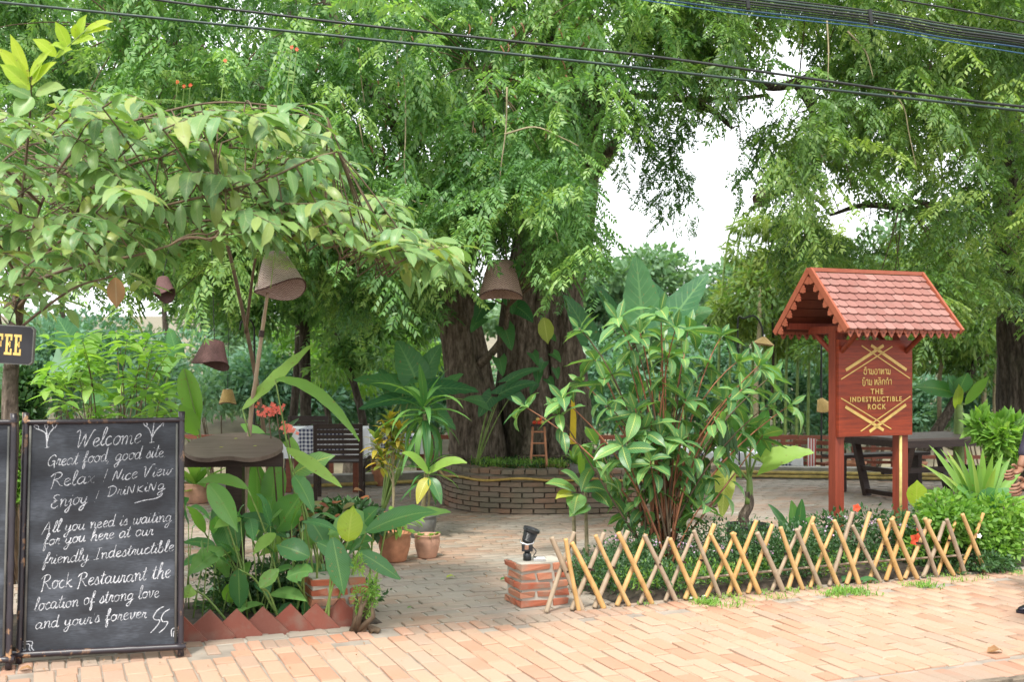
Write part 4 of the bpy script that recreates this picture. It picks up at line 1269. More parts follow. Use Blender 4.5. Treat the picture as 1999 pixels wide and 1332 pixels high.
doodle([[(205, 262), (203, 225), (196, 190), (160, 170)], [(205, 240), (204, 200), (200, 170)], [(206, 235), (214, 195), (236, 165)],
        [(160, 172), (146, 160), (152, 152), (166, 160), (164, 176)], [(200, 172), (193, 158), (200, 148), (208, 158), (202, 174)], [(234, 168), (228, 152), (240, 138), (248, 150), (238, 168)], [(195, 262), (216, 258)]])
doodle([[(682, 243), (680, 205), (668, 175), (650, 160)], [(682, 225), (688, 180), (692, 142)], [(683, 220), (700, 185), (728, 155)],
        [(652, 164), (643, 148), (650, 140), (660, 152), (658, 166)], [(692, 146), (686, 128), (696, 120), (702, 132), (694, 148)], [(715, 165), (738, 142), (718, 146)], [(738, 142), (734, 164)], [(672, 243), (694, 240)]])
doodle([[(605, 532), (650, 520), (700, 512), (728, 500), (736, 486)]])
doodle([[(748, 1026), (722, 1040), (700, 1072), (708, 1088), (730, 1092), (714, 1120), (688, 1148)], [(774, 1040), (748, 1056), (736, 1082), (744, 1098), (766, 1100), (752, 1128), (726, 1150)]])
doodle([[(108, 1164), (158, 1164), (156, 1190), (172, 1212)], [(108, 1174), (146, 1176), (146, 1198), (156, 1210)], [(108, 1190), (130, 1196), (128, 1206)], [(112, 1198), (118, 1208), (124, 1200), (130, 1210)]])
doodle([[(784, 1170), (786, 1134), (828, 1130)], [(792, 1172), (796, 1146), (828, 1142)], [(802, 1174), (804, 1156), (826, 1154)], [(812, 1172), (814, 1164), (826, 1162)]])

# the left board: only its right edge is in the frame
lb, _t = chalkboard_thing('bamboo framed board at the far left, only its right frame canes showing', gp(18, 1310) + Vector((-0.40, -0.03, 0)), R(9))

# ================================================================== COFFEE SIGN
cp = at(-60, 668, 5.25)
cs = thing('coffee_sign', 'small dark board with golden COFFEE lettering fixed to the tree at the left edge', 'sign', cp, R(0))
tilt = Matrix.Rotation(R(3.5), 3, 'Y')
def CP(name, mb, mat):
    mb.v = [tilt @ Vector(v) for v in mb.v]
    return obj(name, mb, M[mat], cs, local=True)
mb = MB(); hw, hh, rr = 0.31, 0.092, 0.014
ol = [(-hw + rr, -hh), (hw - rr, -hh), (hw, -hh + rr), (hw, hh - rr), (hw - rr, hh), (-hw + rr, hh), (-hw, hh - rr), (-hw, -hh + rr)]
mb.prism(ol, (0, 0.012, 0), (1, 0, 0), (0, 0, 1), 0.024); CP('board', mb, 'pot_grey')
mb = MB(); mb.prism([(x * .985, y * .95) for x, y in ol], (0, -0.0125, 0), (1, 0, 0), (0, 0, 1), 0.001); CP('face', mb, 'paint_black')
LET = {  # slab letters built of bars (x0,z0,x1,z1) in a 6 x 10 cell
 'F': [(0, 0, 3.4, 1.2), (1, 1.2, 2.6, 8.8), (0, 8.8, 5.6, 10), (4.4, 7, 5.6, 8.8), (2.6, 4.6, 4.2, 5.8), (3.8, 3.8, 4.6, 6.6)],
 'E': [(0, 0, 5.6, 1.2), (1, 1.2, 2.6, 8.8), (0, 8.8, 5.6, 10), (4.4, 7, 5.6, 8.8), (4.4, 1.2, 5.6, 3), (2.6, 4.6, 4.0, 5.8), (3.6, 3.8, 4.4, 6.6)],
 'O': [(1, 0, 5, 1.2), (0.2, 1.2, 1.8, 8.8), (4.2, 1.2, 5.8, 8.8), (1, 8.8, 5, 10)],
 'C': [(1, 0, 5, 1.2), (0.2, 1.2, 1.8, 8.8), (4.4, 1.2, 5.6, 3), (4.2, 7, 5.6, 8.8), (1, 8.8, 5, 10)]}
for i, c in enumerate('COFFEE'):
    x0 = 0.258 - (6 - i) * 0.0435 + 0.004; k = 0.0062 * 1.02
    mb = MB()
    for a, b, c_, d in LET[c]:
        mb.box((x0 + (a + c_) / 2 * k, -0.0145, (b + d) / 2 * 0.0098 - 0.049), ((c_ - a) * k + .0002, 0.002, (d - b) * 0.0098 + .0002))
    CP('letter', mb, 'gold')
for x in (-0.2, 0.18):
    mb = MB(); mb.tube([Vector((x, 0.0, 0.09)), Vector((x * .6 + .03, 0.25, 0.30))], 0.003, 5); CP('hanging_wire', mb, 'cable_black')

# ================================================================== MENU STAND
st0 = gp(460, 1190)
ms = thing('menu_stand', 'dark wooden stand with tilted oval top behind the diamond tiles', 'stand', (st0.x, st0.y, 0), R(3))
mb = MB(); mb.box((0, 0, 0.46), (0.098, 0.098, 0.98)); obj('post', mb, M['dark_wood'], ms, local=True)
mb = MB(); mb.box((0.0, -0.055, 0.925), (0.60, 0.03, 0.085), 0); obj('cross_board', mb, M['dark_wood'], ms, local=True)
tz = Matrix.Rotation(R(17), 3, 'X')
ol = []
for k in range(56):
    a = 2 * PI * k / 56
    x, y = 0.298 * math.cos(a), 0.235 * math.sin(a)
    if math.sin(a) < -0.6: y += 0.07 * math.exp(-(x / 0.10) ** 2)     # the scoop at the front edge
    ol.append((x, y))
mb = MB(); mb.prism(ol, (0, 0, 0), (1, 0, 0), (0, 1, 0), 0.026)
mb.v = [tz @ v + Vector((-0.0, -0.05, 0.985)) for v in mb.v]
obj('oval_top', mb, M['grey_wood'], ms, local=True)
mb = MB(); mb.box((0, 0.03, 0.96), (0.2, 0.16, 0.03)); obj('bearer', mb, M['dark_wood'], ms, local=True)
for k, (x, y) in enumerate(((-0.02, 0.12), (-0.08, -0.03), (0.12, -0.01))):
    mb = MB(); blade(mb, [Vector((x, y, .03)), Vector((x + .012, y, .031)), Vector((x + .025, y + .004, .03))], 0.012, oval, (0, 0, 1))
    mb.v = [tz @ v + Vector((0, -0.05, 0.985)) for v in mb.v]
    tag(obj('fallen_leaf', mb, M['leaf_yellow'], None), '', 'leaf')
    o = bpy.data.objects[-1] if False else [x_ for x_ in COL.objects if x_.name.startswith('fallen_leaf')][-1]
    o.matrix_basis = wm(ms).copy()
    o['label'] = ['tiny yellow leaf on the oval stand top, nearest its back edge', 'tiny yellow leaf on the oval stand top, left of its middle', 'tiny yellow leaf on the oval stand top, right of its middle'][k]

# ================================================================== BASKET LAMPS
def basket(t, c, r0, r1, h, mat, tiltx=0.0, tilty=0.0, wav=0.03, cord=True, top=None, ph=0.0, amp2=0.0):
    rm = Matrix.Rotation(tilty, 3, 'Y') @ Matrix.Rotation(tiltx, 3, 'X')
    n = 28
    prof = [(r0 * .2, h * 1.0), (r0, h * 0.985), (r0 + (r1 - r0) * .25, h * .76), (r0 + (r1 - r0) * .5, h * .5), (r0 + (r1 - r0) * .78, h * .22), (r1, 0)]
    def wave(a, i): return (wav * math.cos(2 * a + ph) + amp2 * math.cos(a + ph)) * (i / 5) ** 2
    mb = MB(); mb.lathe(prof, n, wave=wave)
    inner = [(r * .975 - .002, z - .004) for r, z in prof[1:]][::-1]
    nn = len(mb.v); mb.lathe(inner, n, wave=lambda a, i: (wav * math.cos(2 * a + ph) + amp2 * math.cos(a + ph)) * ((4 - i + 1) / 5) ** 2)
    mb.v = [rm @ v + Vector(c) for v in mb.v]
    obj('shade', mb, M[mat], t, True)
    rim = [rm @ Vector((r1 * math.cos(a), r1 * math.sin(a), wave(a, 5))) + Vector(c) for a in [2 * PI * k / 32 for k in range(33)]]
    mb = MB(); mb.tube(rim, 0.004, 5); obj('rim', mb, M['weave_dark'], t, True)
    mb = MB(); mb.lathe([(0, 0), (.018, .006), (.026, .025), (.022, .045), (.012, .065), (.012, .1), (0, .1)], 12)
    mb.v = [rm @ (v + Vector((0, 0, h * .42))) + Vector(c) for v in mb.v]; obj('bulb', mb, M['cloth_white'], t, True)
    tp = rm @ Vector((0, 0, h)) + Vector(c)
    if cord:
        mb = MB(); mb.tube([tp - Vector((0, 0, .05)), tp + Vector((0, 0, 0.02)), Vector(top or (tp + Vector((0, 0, 2.0))))], 0.0035, 5); obj('cord', mb, M['cable_black'], t)
def lamp(label, px, pt, pb, Z, wtop, wbot, mat, **k):
    """shade from row pt to pb at column px, widths in photo pixels"""
    c = at(px, pb, Z); h = (pb - pt) / F * Z
    t = thing('basket_lamp', label, 'lamp', c, 0, 'cone shaped basket lamps hung round the terrace')
    basket(t, c, wtop / 2 / F * Z, wbot / 2 / F * Z, h, mat, **k)
    return t
lamp('greyish woven basket lamp with curled rim above the bamboo pole', 548, 490, 566, 6.7, 42, 100, 'weave_grey', tiltx=R(-14), tilty=R(-12), wav=.022, ph=.6, amp2=.0, top=at(545, 380, 6.7))
lamp('brown woven basket lamp hanging in front of the two big trunks', 978, 510, 578, 10.2, 50, 88, 'weave_brown', tiltx=R(-8), wav=-.02, top=at(985, 150, 10.2))
lamp('dark plum basket lamp hanging left of the bamboo pole', 411, 664, 712, 9.0, 36, 72, 'weave_dark', tiltx=R(-10), tilty=R(7), wav=.022, ph=1.2, top=at(412, 420, 9.0))
lamp('dark basket lamp half hidden in the leaves at upper left', 322, 538, 576, 8.5, 22, 40, 'weave_dark', tiltx=R(-25), tilty=R(-14), top=at(345, 420, 8.5))
lamp('small tan basket lamp behind the heliconia leaves at left', 445, 760, 788, 12.5, 18, 34, 'weave_tan', wav=-.012, top=at(447, 640, 12.5))
lamp('tan cone lamp just left of the roofed sign post', 1612, 776, 800, 16.5, 10, 34, 'weave_tan', tilty=R(-28), top=at(1604, 640, 16.5))
lamp('pinkish brown basket lamp high in the right tree', 1486, 366, 392, 13, 16, 34, 'weave_grey', tiltx=R(-20), tilty=R(15), top=at(1484, 250, 13))
# lamp shade like a wide hat on a thin curved iron pole
hat = thing('hat_lamp', 'wide tan cone lamp on a black iron crook behind the striped shrub', 'lamp', at(1490, 674, 16.0))
basket(hat, at(1490, 673, 16.0), 0.02, 0.17, 0.115, 'weave_tan', tilty=R(8), wav=.0, cord=False)
b0 = at(1444, 860, 16.0)
mb = MB(); mb.tube(cat_rom([Vector((b0.x, b0.y, -0.48)), at(1443, 760, 16), at(1441, 630, 16), at(1452, 622, 16), at(1475, 618, 16), at(1488, 640, 16), at(1490, 660, 16)], 5), 0.012, 6)
obj('crook', mb, M['cable_black'], hat, True)
for px_, lb_ in ((1604, 'thin black lamp pole at the terrace edge left of the roofed sign'), (497, 'thin black lamp pole behind the tilted bamboo pole')):
    Z_ = 16.5 if px_ > 1000 else 12.6
    q = at(px_, 800, Z_)
    po = thing('lamp_pole', lb_, 'pole', (q.x, q.y, -0.5 if Z_ > 14 else 0))
    mb = MB(); mb.tube([Vector((q.x, q.y, -0.5 if Z_ > 14 else 0)), at(px_, 640, Z_)], 0.013, 6); obj('shaft', mb, M['cable_black'], po)
    mb = MB(); mb.tube(cat_rom([at(px_, 640, Z_), at(px_ - 8, 625, Z_), at(px_ - 24, 628, Z_), at(px_ - 28, 645, Z_)], 4), 0.011, 6); obj('hook', mb, M['cable_black'], po, True)
# tilted bamboo pole under the grey basket lamp
mb = MB(); pz = [Vector((-1.72, 6.98, 0)), at(487, 850, 6.95), at(500, 740, 6.85), at(512, 650, 6.8), at(523, 572, 6.72)]
P_ = cat_rom(pz, 6); mb.tube(P_, [0.0165 - 0.007 * i / len(P_) + (0.002 if i % 5 == 0 else 0) for i in range(len(P_))], 8)
bp = thing('bamboo_lamp_pole', 'tilted tan bamboo pole rising behind the oval stand to the basket lamp', 'pole', pz[0])
obj('cane', mb, M['bamboo_grey'], bp, True)
q = at(511, 652, 6.78)
mb = MB(); mb.tube([q + Vector((-.003, 0, -.02)), q + Vector((.003, 0, .02))], 0.017, 8); obj('joint', mb, M['dark_wood'], bp)

# ================================================================== OVERHEAD CABLES
def cable(label, pts, Z0, Z1, r, mat, group=None, cname='overhead_cable'):
    P3 = []
    for (x, y) in pts:
        f = (x - pts[0][0]) / (pts[-1][0] - pts[0][0])
        P3.append(at(x, y, Z0 + (Z1 - Z0) * f))
    mb = MB(); mb.tube(cat_rom(P3, 6), r, 6)
    o = obj(cname, mb, M[mat], None, True)
    return tag(o, label, 'cable', group)
cable('long black cable crossing the whole view, lower of the pair', [(-300, -22), (0, 4), (400, 44), (700, 74), (1000, 105), (1300, 138), (1650, 178), (2050, 222), (2400, 262)], 7, 7, 0.0085, 'cable_green')
cable('black cable entering at the top left, upper of the pair', [(100, -40), (300, -2), (520, 26), (720, 50), (1000, 80), (1300, 113), (1560, 150), (1860, 192), (2050, 214), (2400, 256)], 7.3, 7.2, 0.0085, 'cable_black')
cable('thin single cable in the top right corner', [(1600, -28), (1750, -2), (1900, 24), (2050, 52), (2300, 98)], 7.5, 7.5, 0.006, 'cable_black')
bl = [(0, 0, .009, 'cable_black'), (-6, 0, .010, 'cable_green'), (-11, 0, .007, 'cable_black'), (5, 1, .008, 'cable_black'), (10, 2, .006, 'cable_green'), (16, 6, .007, 'cable_blue'), (22, 4, .005, 'cable_blue'), (13, 8, .004, 'cable_black')]
bun = thing('cable_bundle', 'thick sagging bundle of black and blue cables across the top right corner', 'cables', at(1700, 60, 6.2))
for i, (dy, dx, r, mt) in enumerate(bl):
    sp = 1 + 0.0004 * i
    pts = [(1000 + dx * 3, -60 + dy), (1200, -34 + dy + (3 if i > 4 else 0)), (1420, -3 + dy * (1.2 if i > 4 else 1)), (1700, 32 + dy), (1850, 58 + dy), (2020, 82 + dy * .9 + (6 if i == 6 else 0)), (2400, 145 + dy)]
    P3 = [at(x, y, 6.2 + 0.02 * (i % 3)) for x, y in pts]
    mb = MB(); mb.tube(cat_rom(P3, 6), r * .68, 6); obj('cable', mb, M[mt], bun, True)
for x, y in ((1700, 34), (1460, 2)):
    mb = MB(); mb.tube([at(x - 2, y - 16, 6.2), at(x + 2, y + 14, 6.2)], 0.012, 8); obj('clip', mb, M['cable_black'], bun)

# ================================================================== TABLES AND CHAIRS
def slat_chair(label, loc, rz, mat='dark_wood', group=None, w=0.50, h=0.88, slats=6, arms=False, sz=0.43):
    t = thing('slatted_chair', label, 'chair', loc, rz, group)
    def P(name, mb): return obj(name, mb, M[mat], t, local=True)
    # faces +y (the diner looks along +y); back rest at y=0
    for x in (-w / 2, w / 2):
        mb = MB(); mb.beam((x, 0.0, 0), (x, -0.06 * h, h), 0.042, 0.036, up=(0, 1, 0)); P('leg', mb)
        mb = MB(); mb.beam((x, 0.42, 0), (x, 0.42, (0.62 if arms else sz)), 0.042, 0.042, up=(0, 1, 0)); P('leg', mb)
        mb = MB(); mb.beam((x, 0.0, sz - 0.04), (x, 0.42, sz - 0.04), 0.028, 0.06); P('side_rail', mb)
        mb = MB(); mb.beam((x, 0.0, 0.16), (x, 0.42, 0.16), 0.022, 0.03); P('stretcher', mb)
        if arms:
            mb = MB(); mb.beam((x, -0.05, 0.63), (x, 0.47, 0.635), 0.055, 0.025); P('armrest', mb)
    for k in range(5):
        mb = MB(); mb.box((0, 0.045 + k * 0.088, sz), (w - 0.02, 0.072, 0.018)); P('seat_slat', mb)
    z0 = sz + 0.06
    for k in range(slats):
        z = z0 + (h - 0.03 - z0) * k / (slats - 1)
        mb = MB(); mb.box((0, -0.06 * z, z), (w - 0.04, 0.018, 0.044 if k < slats - 1 else 0.06)); P('back_slat', mb)
    return t
def copy_thing(src, label, loc, rz, group=None):
    r = src.copy(); COL.objects.link(r); r.location = loc; r.rotation_euler = (0, 0, rz); r['label'] = label
    if group: r['group'] = group
    for ch in list(src.children):
        c = ch.copy(); COL.objects.link(c); c.parent = r
        for g in list(ch.children):
            d = g.copy(); COL.objects.link(d); d.parent = c
    return r
def cloth_table(label, loc, rz, L=1.0, W=0.7, H=0.75, group=None, topper=True, drop=0.34, tz=0.0):
    t = thing('dining_table', label, 'table', loc, rz, group)
    for x in (-L / 2 + .08, L / 2 - .08):
        for y in (-W / 2 + .08, W / 2 - .08):
            mb = MB(); mb.box((x, y, (H - .03) / 2), (0.06, 0.06, H - .03)); obj('leg', mb, M['chair_wood'], t, local=True)
    mb = MB(); mb.box((0, 0, H - 0.018), (L, W, 0.03)); obj('table_top', mb, M['chair_wood'], t, local=True)
    def drape(L, W, z, d, ph):
        mb = MB(); per = []
        n = 15
        for (x0, y0, x1, y1) in ((-L/2, -W/2, L/2, -W/2), (L/2, -W/2, L/2, W/2), (L/2, W/2, -L/2, W/2), (-L/2, W/2, -L/2, -W/2)):
            for k in range(n): per.append((x0 + (x1 - x0) * k / n, y0 + (y1 - y0) * k / n))
        N = len(per); rings = []
        for j, dz in enumerate((0, 0.006, 0.08, 0.2, 1)):
            ring = []
            for k, (x, y) in enumerate(per):
                f = min(1, dz) if dz == 1 else dz / d if d else 0
                zz = z - (d if dz == 1 else dz)
                cr = 0.05 * (1 if (k % n == 0) else 0)
                wv = 0.014 * math.sin(k * 1.9 + ph) * f
                out = 1 + (0.012 + wv * 2 + cr) * f + (0.004 if j else 0)
                ring.append(Vector((x * out, y * out, zz - (0.05 * (1 if k % n == 0 else 0) * f))))
            rings.append(ring)
        vs = [v for r_ in rings for v in r_] + [Vector((0, 0, z + .001))]
        fs = [(N * len(rings), k, (k + 1) % N) for k in range(N)]
        for j in range(len(rings) - 1): fs += [(j * N + k, (j + 1) * N + k, (j + 1) * N + (k + 1) % N, j * N + (k + 1) % N) for k in range(N)]
        mb.add(vs, fs); return mb
    c1 = obj('tablecloth', drape(L + .02, W + .02, H, drop, 0.3), M['cloth_white'], None, True); c1.matrix_basis = t.matrix_basis.copy()
    tag(c1, 'white cloth over ' + label.replace('table under a', 'table, the').replace('wooden ', ''), 'tablecloth')
    if topper:
        c2 = obj('gingham_topper', drape(L * .55, W + .035, H + .004, drop * .86, 1.1), M['gingham'], None, True); c2.matrix_basis = t.matrix_basis.copy()
        tag(c2, 'navy gingham runner on ' + label.replace('table under a', 'table, the').replace('wooden ', ''), 'tablecloth')
    return t
TE = -0.50      # terrace level
def pt(px, Z, z=0.0):
    return Vector(((px - 1000) / F * Z, Z, z))
ch0 = slat_chair('dark slatted chair with its back turned, at the gingham table on the left', pt(661, 12.3), R(4), h=0.86, slats=7)
copy_thing(ch0, 'dark slatted chair on the far side of the left gingham table, facing here', pt(600, 14.6, -0.02), R(176))
def fix(o, txt): o['label'] = txt; return o
def table_at(lab_t, lab_c, lab_g, loc, rz, **k):
    n0 = len(COL.objects); t = cloth_table(lab_t, loc, rz, **k)
    new = list(COL.objects)[n0:]
    for o in new:
        if o.name.startswith('tablecloth'): o['label'] = lab_c
        if o.name.startswith('gingham'): o['label'] = lab_g
    return t
table_at('dining table in front of the dark slatted chair on the left', 'white tablecloth in front of the dark slatted chair', 'navy gingham topper in front of the dark slatted chair', pt(636, 13.45), R(2), L=0.95, W=0.75)
table_at('small table between the left chair and the croton', 'white tablecloth just behind the yellow croton', 'pale gingham topper just behind the yellow croton', pt(775, 15.6, TE + .28), R(8), L=0.8, W=0.6, drop=.25)
table_at('long table seen between the striped shrub and the black pot plant', 'plain white tablecloth behind the hanging withered leaves', '', pt(1435, 16.6, TE - .02), R(-6), L=0.95, W=0.7, topper=False, drop=.5)
table_at('table beside the wooden chairs left of the sign', 'white tablecloth left of the wooden armchair', 'navy gingham topper left of the wooden armchair', pt(1517, 15.9, TE), R(-8), L=0.62, W=0.7, drop=.4)
table_at('table far behind the round planter at right', 'white tablecloth showing through the shrub stems', 'blue gingham topper showing through the shrub stems', pt(1372, 16.9, TE), R(10), L=0.55, W=0.6, drop=.4)
ar = slat_chair('reddish wooden armchair beside the sign post, striped cloth on its back', pt(1586, 16.0, TE), R(150), 'chair_wood', None, w=0.55, h=0.92, slats=5, arms=True)
copy_thing(ar, 'reddish wooden armchair behind the gingham table, back against the rail', pt(1530, 17.3, TE), R(185))
copy_thing(ar, 'reddish wooden armchair seen through the legs of the picnic table', pt(1705, 16.2, TE), R(170))
copy_thing(ar, 'wooden armchair half hidden behind the striped shrub', pt(1392, 17.8, TE), R(175))
q = pt(1585, 15.93, TE)
mb = MB(); mb.prism([(-.06, -.22), (.06, -.2), (.07, .2), (-.05, .22)], at(1584, 885, 15.93), (1, 0, 0.05), (0, 0, 1), 0.012)
tag(obj('napkin', mb, M['red_stripe'], None), 'red and white striped cloth hung on the wooden armchair', 'cloth')
# terrace railing along the far edge
rl = thing('terrace_railing', 'dark timber railing along the far edge of the lower terrace', 'railing', (0, 18.4, TE))
for x0, x1 in ((-9, 14),):
    mb = MB(); mb.beam((x0, 18.4, 0.33), (x1, 18.4, 0.30), 0.06, 0.07); obj('top_rail', mb, M['chair_wood'], rl)
    mb = MB(); mb.beam((x0, 18.4, 0.0), (x1, 18.4, -0.02), 0.04, 0.06); obj('lower_rail', mb, M['chair_wood'], rl)
x = -9
while x < 14:
    mb = MB(); mb.box((x, 18.4, TE + 0.41), (0.07, 0.07, 0.84)); obj('post', mb, M['chair_wood'], rl); x += 1.5

# big outdoor table behind the sign
pcn = thing('picnic_table', 'heavy dark timber table with slanted legs behind the roofed sign', 'table', (4.27, 12.07, 0), A0)
Lx, Ly, HT = 1.45, 0.95, 0.68
for k in range(7):
    mb = MB(); y = (k + .5) / 7 * Ly; mb.box((Lx / 2, y, HT + .008), (Lx, Ly / 7 - .006, 0.03)); obj('plank', mb, M['grey_wood'], pcn, local=True)
for a, b in (((0, 0, HT - .04), (Lx, 0, HT - .04)), ((0, Ly, HT - .04), (Lx, Ly, HT - .04)), ((0, 0, HT - .04), (0, Ly, HT - .04)), ((Lx, 0, HT - .04), (Lx, Ly, HT - .04))):
    mb = MB(); mb.beam(a, b, 0.04, 0.075); obj('apron', mb, M['dark_wood'], pcn, local=True)
for x in (0.12, Lx - 0.12):
    for y0, y1 in ((0.02, 0.22), (Ly - .02, Ly - .22)):
        mb = MB(); mb.beam((x, y0, HT - .05), (x, y1, 0.0), 0.06, 0.08, up=(1, 0, 0)); obj('leg', mb, M['dark_wood'], pcn, local=True)
    for z, yy in ((0.06, .2), (0.32, .13)):
        mb = MB(); mb.beam((x, yy, z), (x, Ly - yy, z), 0.05, 0.05); obj('crossbar', mb, M['dark_wood'], pcn, local=True)
mb = MB(); mb.beam((0.12, Ly / 2, 0.3), (Lx - .12, Ly / 2, 0.3), 0.05, 0.06); obj('crossbar', mb, M['dark_wood'], pcn, local=True)
for yb, lab_ in ((-0.42, 'timber bench on the near side of the picnic table'), (Ly + .2, 'timber bench on the far side of the picnic table')):
    if yb < 0: continue
    bn = thing('bench', lab_, 'bench', (4.27, 12.07, 0), A0)
    mb = MB(); mb.box((Lx / 2, yb + .12, 0.42), (Lx, 0.26, 0.035)); obj('seat', mb, M['dark_wood'], bn, local=True)
    for x in (.15, Lx - .15):
        mb = MB(); mb.box((x, yb + .12, 0.2), (0.06, 0.22, 0.4)); obj('leg', mb, M['dark_wood'], bn, local=True)

# spirit shrine ladder and offering on the planter
lp = at(1052, 900, 11.75)
ldr = thing('small_ladder', 'small pale red wooden step ladder leaning at the tree trunk on the planter', 'ladder', (lp.x, lp.y, 0.44))
for dx in (-0.085, 0.085):
    mb = MB(); mb.tube([Vector((lp.x + dx, lp.y - .05, 0.45)), Vector((lp.x + dx * .72, lp.y + .03, 0.86))], 0.012, 6); obj('side_pole', mb, M['terracotta'], ldr)
    mb = MB(); mb.tube([Vector((lp.x + dx, lp.y + .16, 0.45)), Vector((lp.x + dx * .72, lp.y + .06, 0.86))], 0.010, 6); obj('side_pole', mb, M['terracotta'], ldr)
for z in (.55, .68, .80):
    mb = MB(); mb.tube([Vector((lp.x - .08, lp.y - .05 + (z - .45) * .2, z)), Vector((lp.x + .08, lp.y - .05 + (z - .45) * .2, z))], 0.009, 6); obj('rung', mb, M['terracotta'], ldr)
mb = MB(); mb.box((lp.x, lp.y + .04, .867), (.17, .13, .016)); obj('top_shelf', mb, M['dark_wood'], ldr)
fr = thing('offering', 'orange and yellow garland offering on top of the small ladder', 'offering', (lp.x, lp.y + .04, .876))
for k in range(9):
    a = k * 2.4; r = 0.045 if k < 6 else .02
    mb = MB(); mb.lathe([(0, -.022), (.018, -.012), (.022, 0), (.018, .012), (0, .022)], 8, (lp.x + r * math.cos(a), lp.y + .04 + r * math.sin(a) * .7, .898 + (.035 if k >= 6 else 0)))
    obj('blossom', mb, M['gold'] if k % 2 else M['petal_red'], fr, True)
mb = MB(); mb.prism([(0, 0), (.07, 0), (.075, .28), (.05, .5), (.02, .5)], at(1112, 868, 11.9), (1, 0, .1), (0, 0, 1), 0.01)
tag(obj('yellow_cloth_strip', mb, simple('yellow_cloth', (0.62, 0.45, 0.03), 0.8, 0.15, 10), None), 'yellow cloth sash tied on the trunk behind the striped shrub', 'cloth')

# ================================================================== POTS
def pot(name, label, px, py, w, h, mat, cat='pot', Z=None, z=0.0, rim=1.1, waist=0.72, plantz=True):
    p = gp(px, py) if Z is None else Vector(((px - 1000) / F * Z, Z, z))
    Z_ = p.y; r = w / 2 / F * Z_; H = h / F * Z_
    p = Vector((p.x, p.y + r * .7, p.z))
    t = thing(name, label, cat, p)
    mb = MB(); mb.lathe([(0, 0), (r * waist * .92, 0), (r * waist, .01), (r * .93, H * .5), (r * .98, H * .78), (r * .92, H * .86), (r, H * .93), (r * 1.02, H), (r * .93, H * 1.0), (r * .88, H * .85), (0, H * .85)], 28)
    obj('body', mb, M[mat], t, True, local=True)
    mb = MB(); mb.lathe([(r * .885, H * .86), (0, H * .9)], 20); obj('soil', mb, M['soil'], t, True, local=True)
    return t, p, r, H

# ================================================================== VEGETATION HELPERS
def poly_f(pts, x):
    """piecewise linear through (x, y) pairs"""
    xs_, ys_ = zip(*pts)
    return float(np.interp(x, xs_, ys_))
def to_px(p):
    return 1000 + p[0] / p[1] * F, HZ - (p[2] - EYE) / p[1] * F

def sprig_cloud(rng, n, c, r, size, aspect=0.42, shell=0.55, flat=0.3, down=0.0):
    """rhombic leaves spread through an ellipsoid, thicker toward its skin"""
    d = rng.normal(size=(n, 3)); d /= np.linalg.norm(d, axis=1, keepdims=True)
    rad = shell + (1 - shell) * rng.random(n) ** 0.6
    lump = 1 + 0.16 * np.sin(d[:, 0] * 5 + c[0]) * np.cos(d[:, 2] * 6 + c[1]) + 0.1 * np.sin(d[:, 1] * 11 + c[2] * 3)
    P = np.array(c) + d * np.array(r) * (rad * lump)[:, None]
    D = d + rng.normal(0, 0.7, (n, 3)); D[:, 2] -= down
    D /= np.linalg.norm(D, axis=1, keepdims=True)
    Nn = rng.normal(0, 0.7, (n, 3)); Nn[:, 2] += 0.8
    S = np.cross(D, Nn); S /= np.linalg.norm(S, axis=1, keepdims=True) + 1e-9
    L = size * rng.uniform(0.6, 1.3, n)[:, None]; W_ = L * aspect * 0.5
    Q = np.stack([P, P + D * L * .45 + S * W_, P + D * L, P + D * L * .45 - S * W_], axis=1)
    return Q

def foliage(name, Q, mat, tint, parent, kind='stuff'):
    inv = np.array(wm(parent).inverted()) if parent is not None else np.eye(4)
    q = Q.reshape(-1, 3) @ inv[:3, :3].T + inv[:3, 3]
    me = quads_to_mesh(name, q.reshape(-1, 4, 3), mat, np.clip(tint, 0.02, 0.98))
    o = bpy.data.objects.new(name, me); COL.objects.link(o); o.parent = parent
    if kind: o['kind'] = kind
    return o

def limb(parent, pts, r0, r1, mat='bark', n=10, name='branch', wob=0.25, k=6, power=1.0):
    big_ = name == 'trunk' and r0 > .15
    if big_: n, k = 48, 14
    P = cat_rom(pts, k); m = len(P) - 1
    mb = MB(); mb.tube(P, [r0 + (r1 - r0) * (i / m) ** power for i in range(m + 1)], n, wob=wob, seed=random.random() * 9, flute=.11 if big_ else 0)
    return obj(name, mb, M[mat], parent, True)

def px_leaf(parent, a, b, Wp, Z0, Z1=None, arch=0.0, archy=0.0, prof=lance, mat='leaf_heli', fold=0.18, wave=0.02, N=(0, -0.65, 0.75), seg=9, lobe=0, cup=0.0, name='leaf', stalk=None):
    """a leaf from point a to b (photo pixels at depth Z0, Z1); Wp width in photo pixels"""
    Z1 = Z0 if Z1 is None else Z1
    p0, p1 = at(a[0], a[1], Z0), at(b[0], b[1], Z1)
    mid = (p0 + p1) / 2 + Vector((0, archy, arch * (p1 - p0).length))
    pts = bez(p0, mid, p1, seg); mb = MB()
    blade(mb, pts, Wp / F * (Z0 + Z1) / 2, prof, N, (-1, -.5, 0, .5, 1), fold, wave, lobe, cup, seed=random.random() * 6)
    return obj(name, mb, M[mat], parent, True)

def stem(parent, pts, r0, r1=None, mat='stem_green', name='stem', n=6):
    r1 = r0 * .6 if r1 is None else r1
    P = cat_rom(pts, 5) if len(pts) > 2 else [Vector(p) for p in pts]
    mb = MB(); mb.tube(P, [r0 + (r1 - r0) * i / (len(P) - 1) for i in range(len(P))], n)
    return obj(name, mb, M[mat], parent, True)

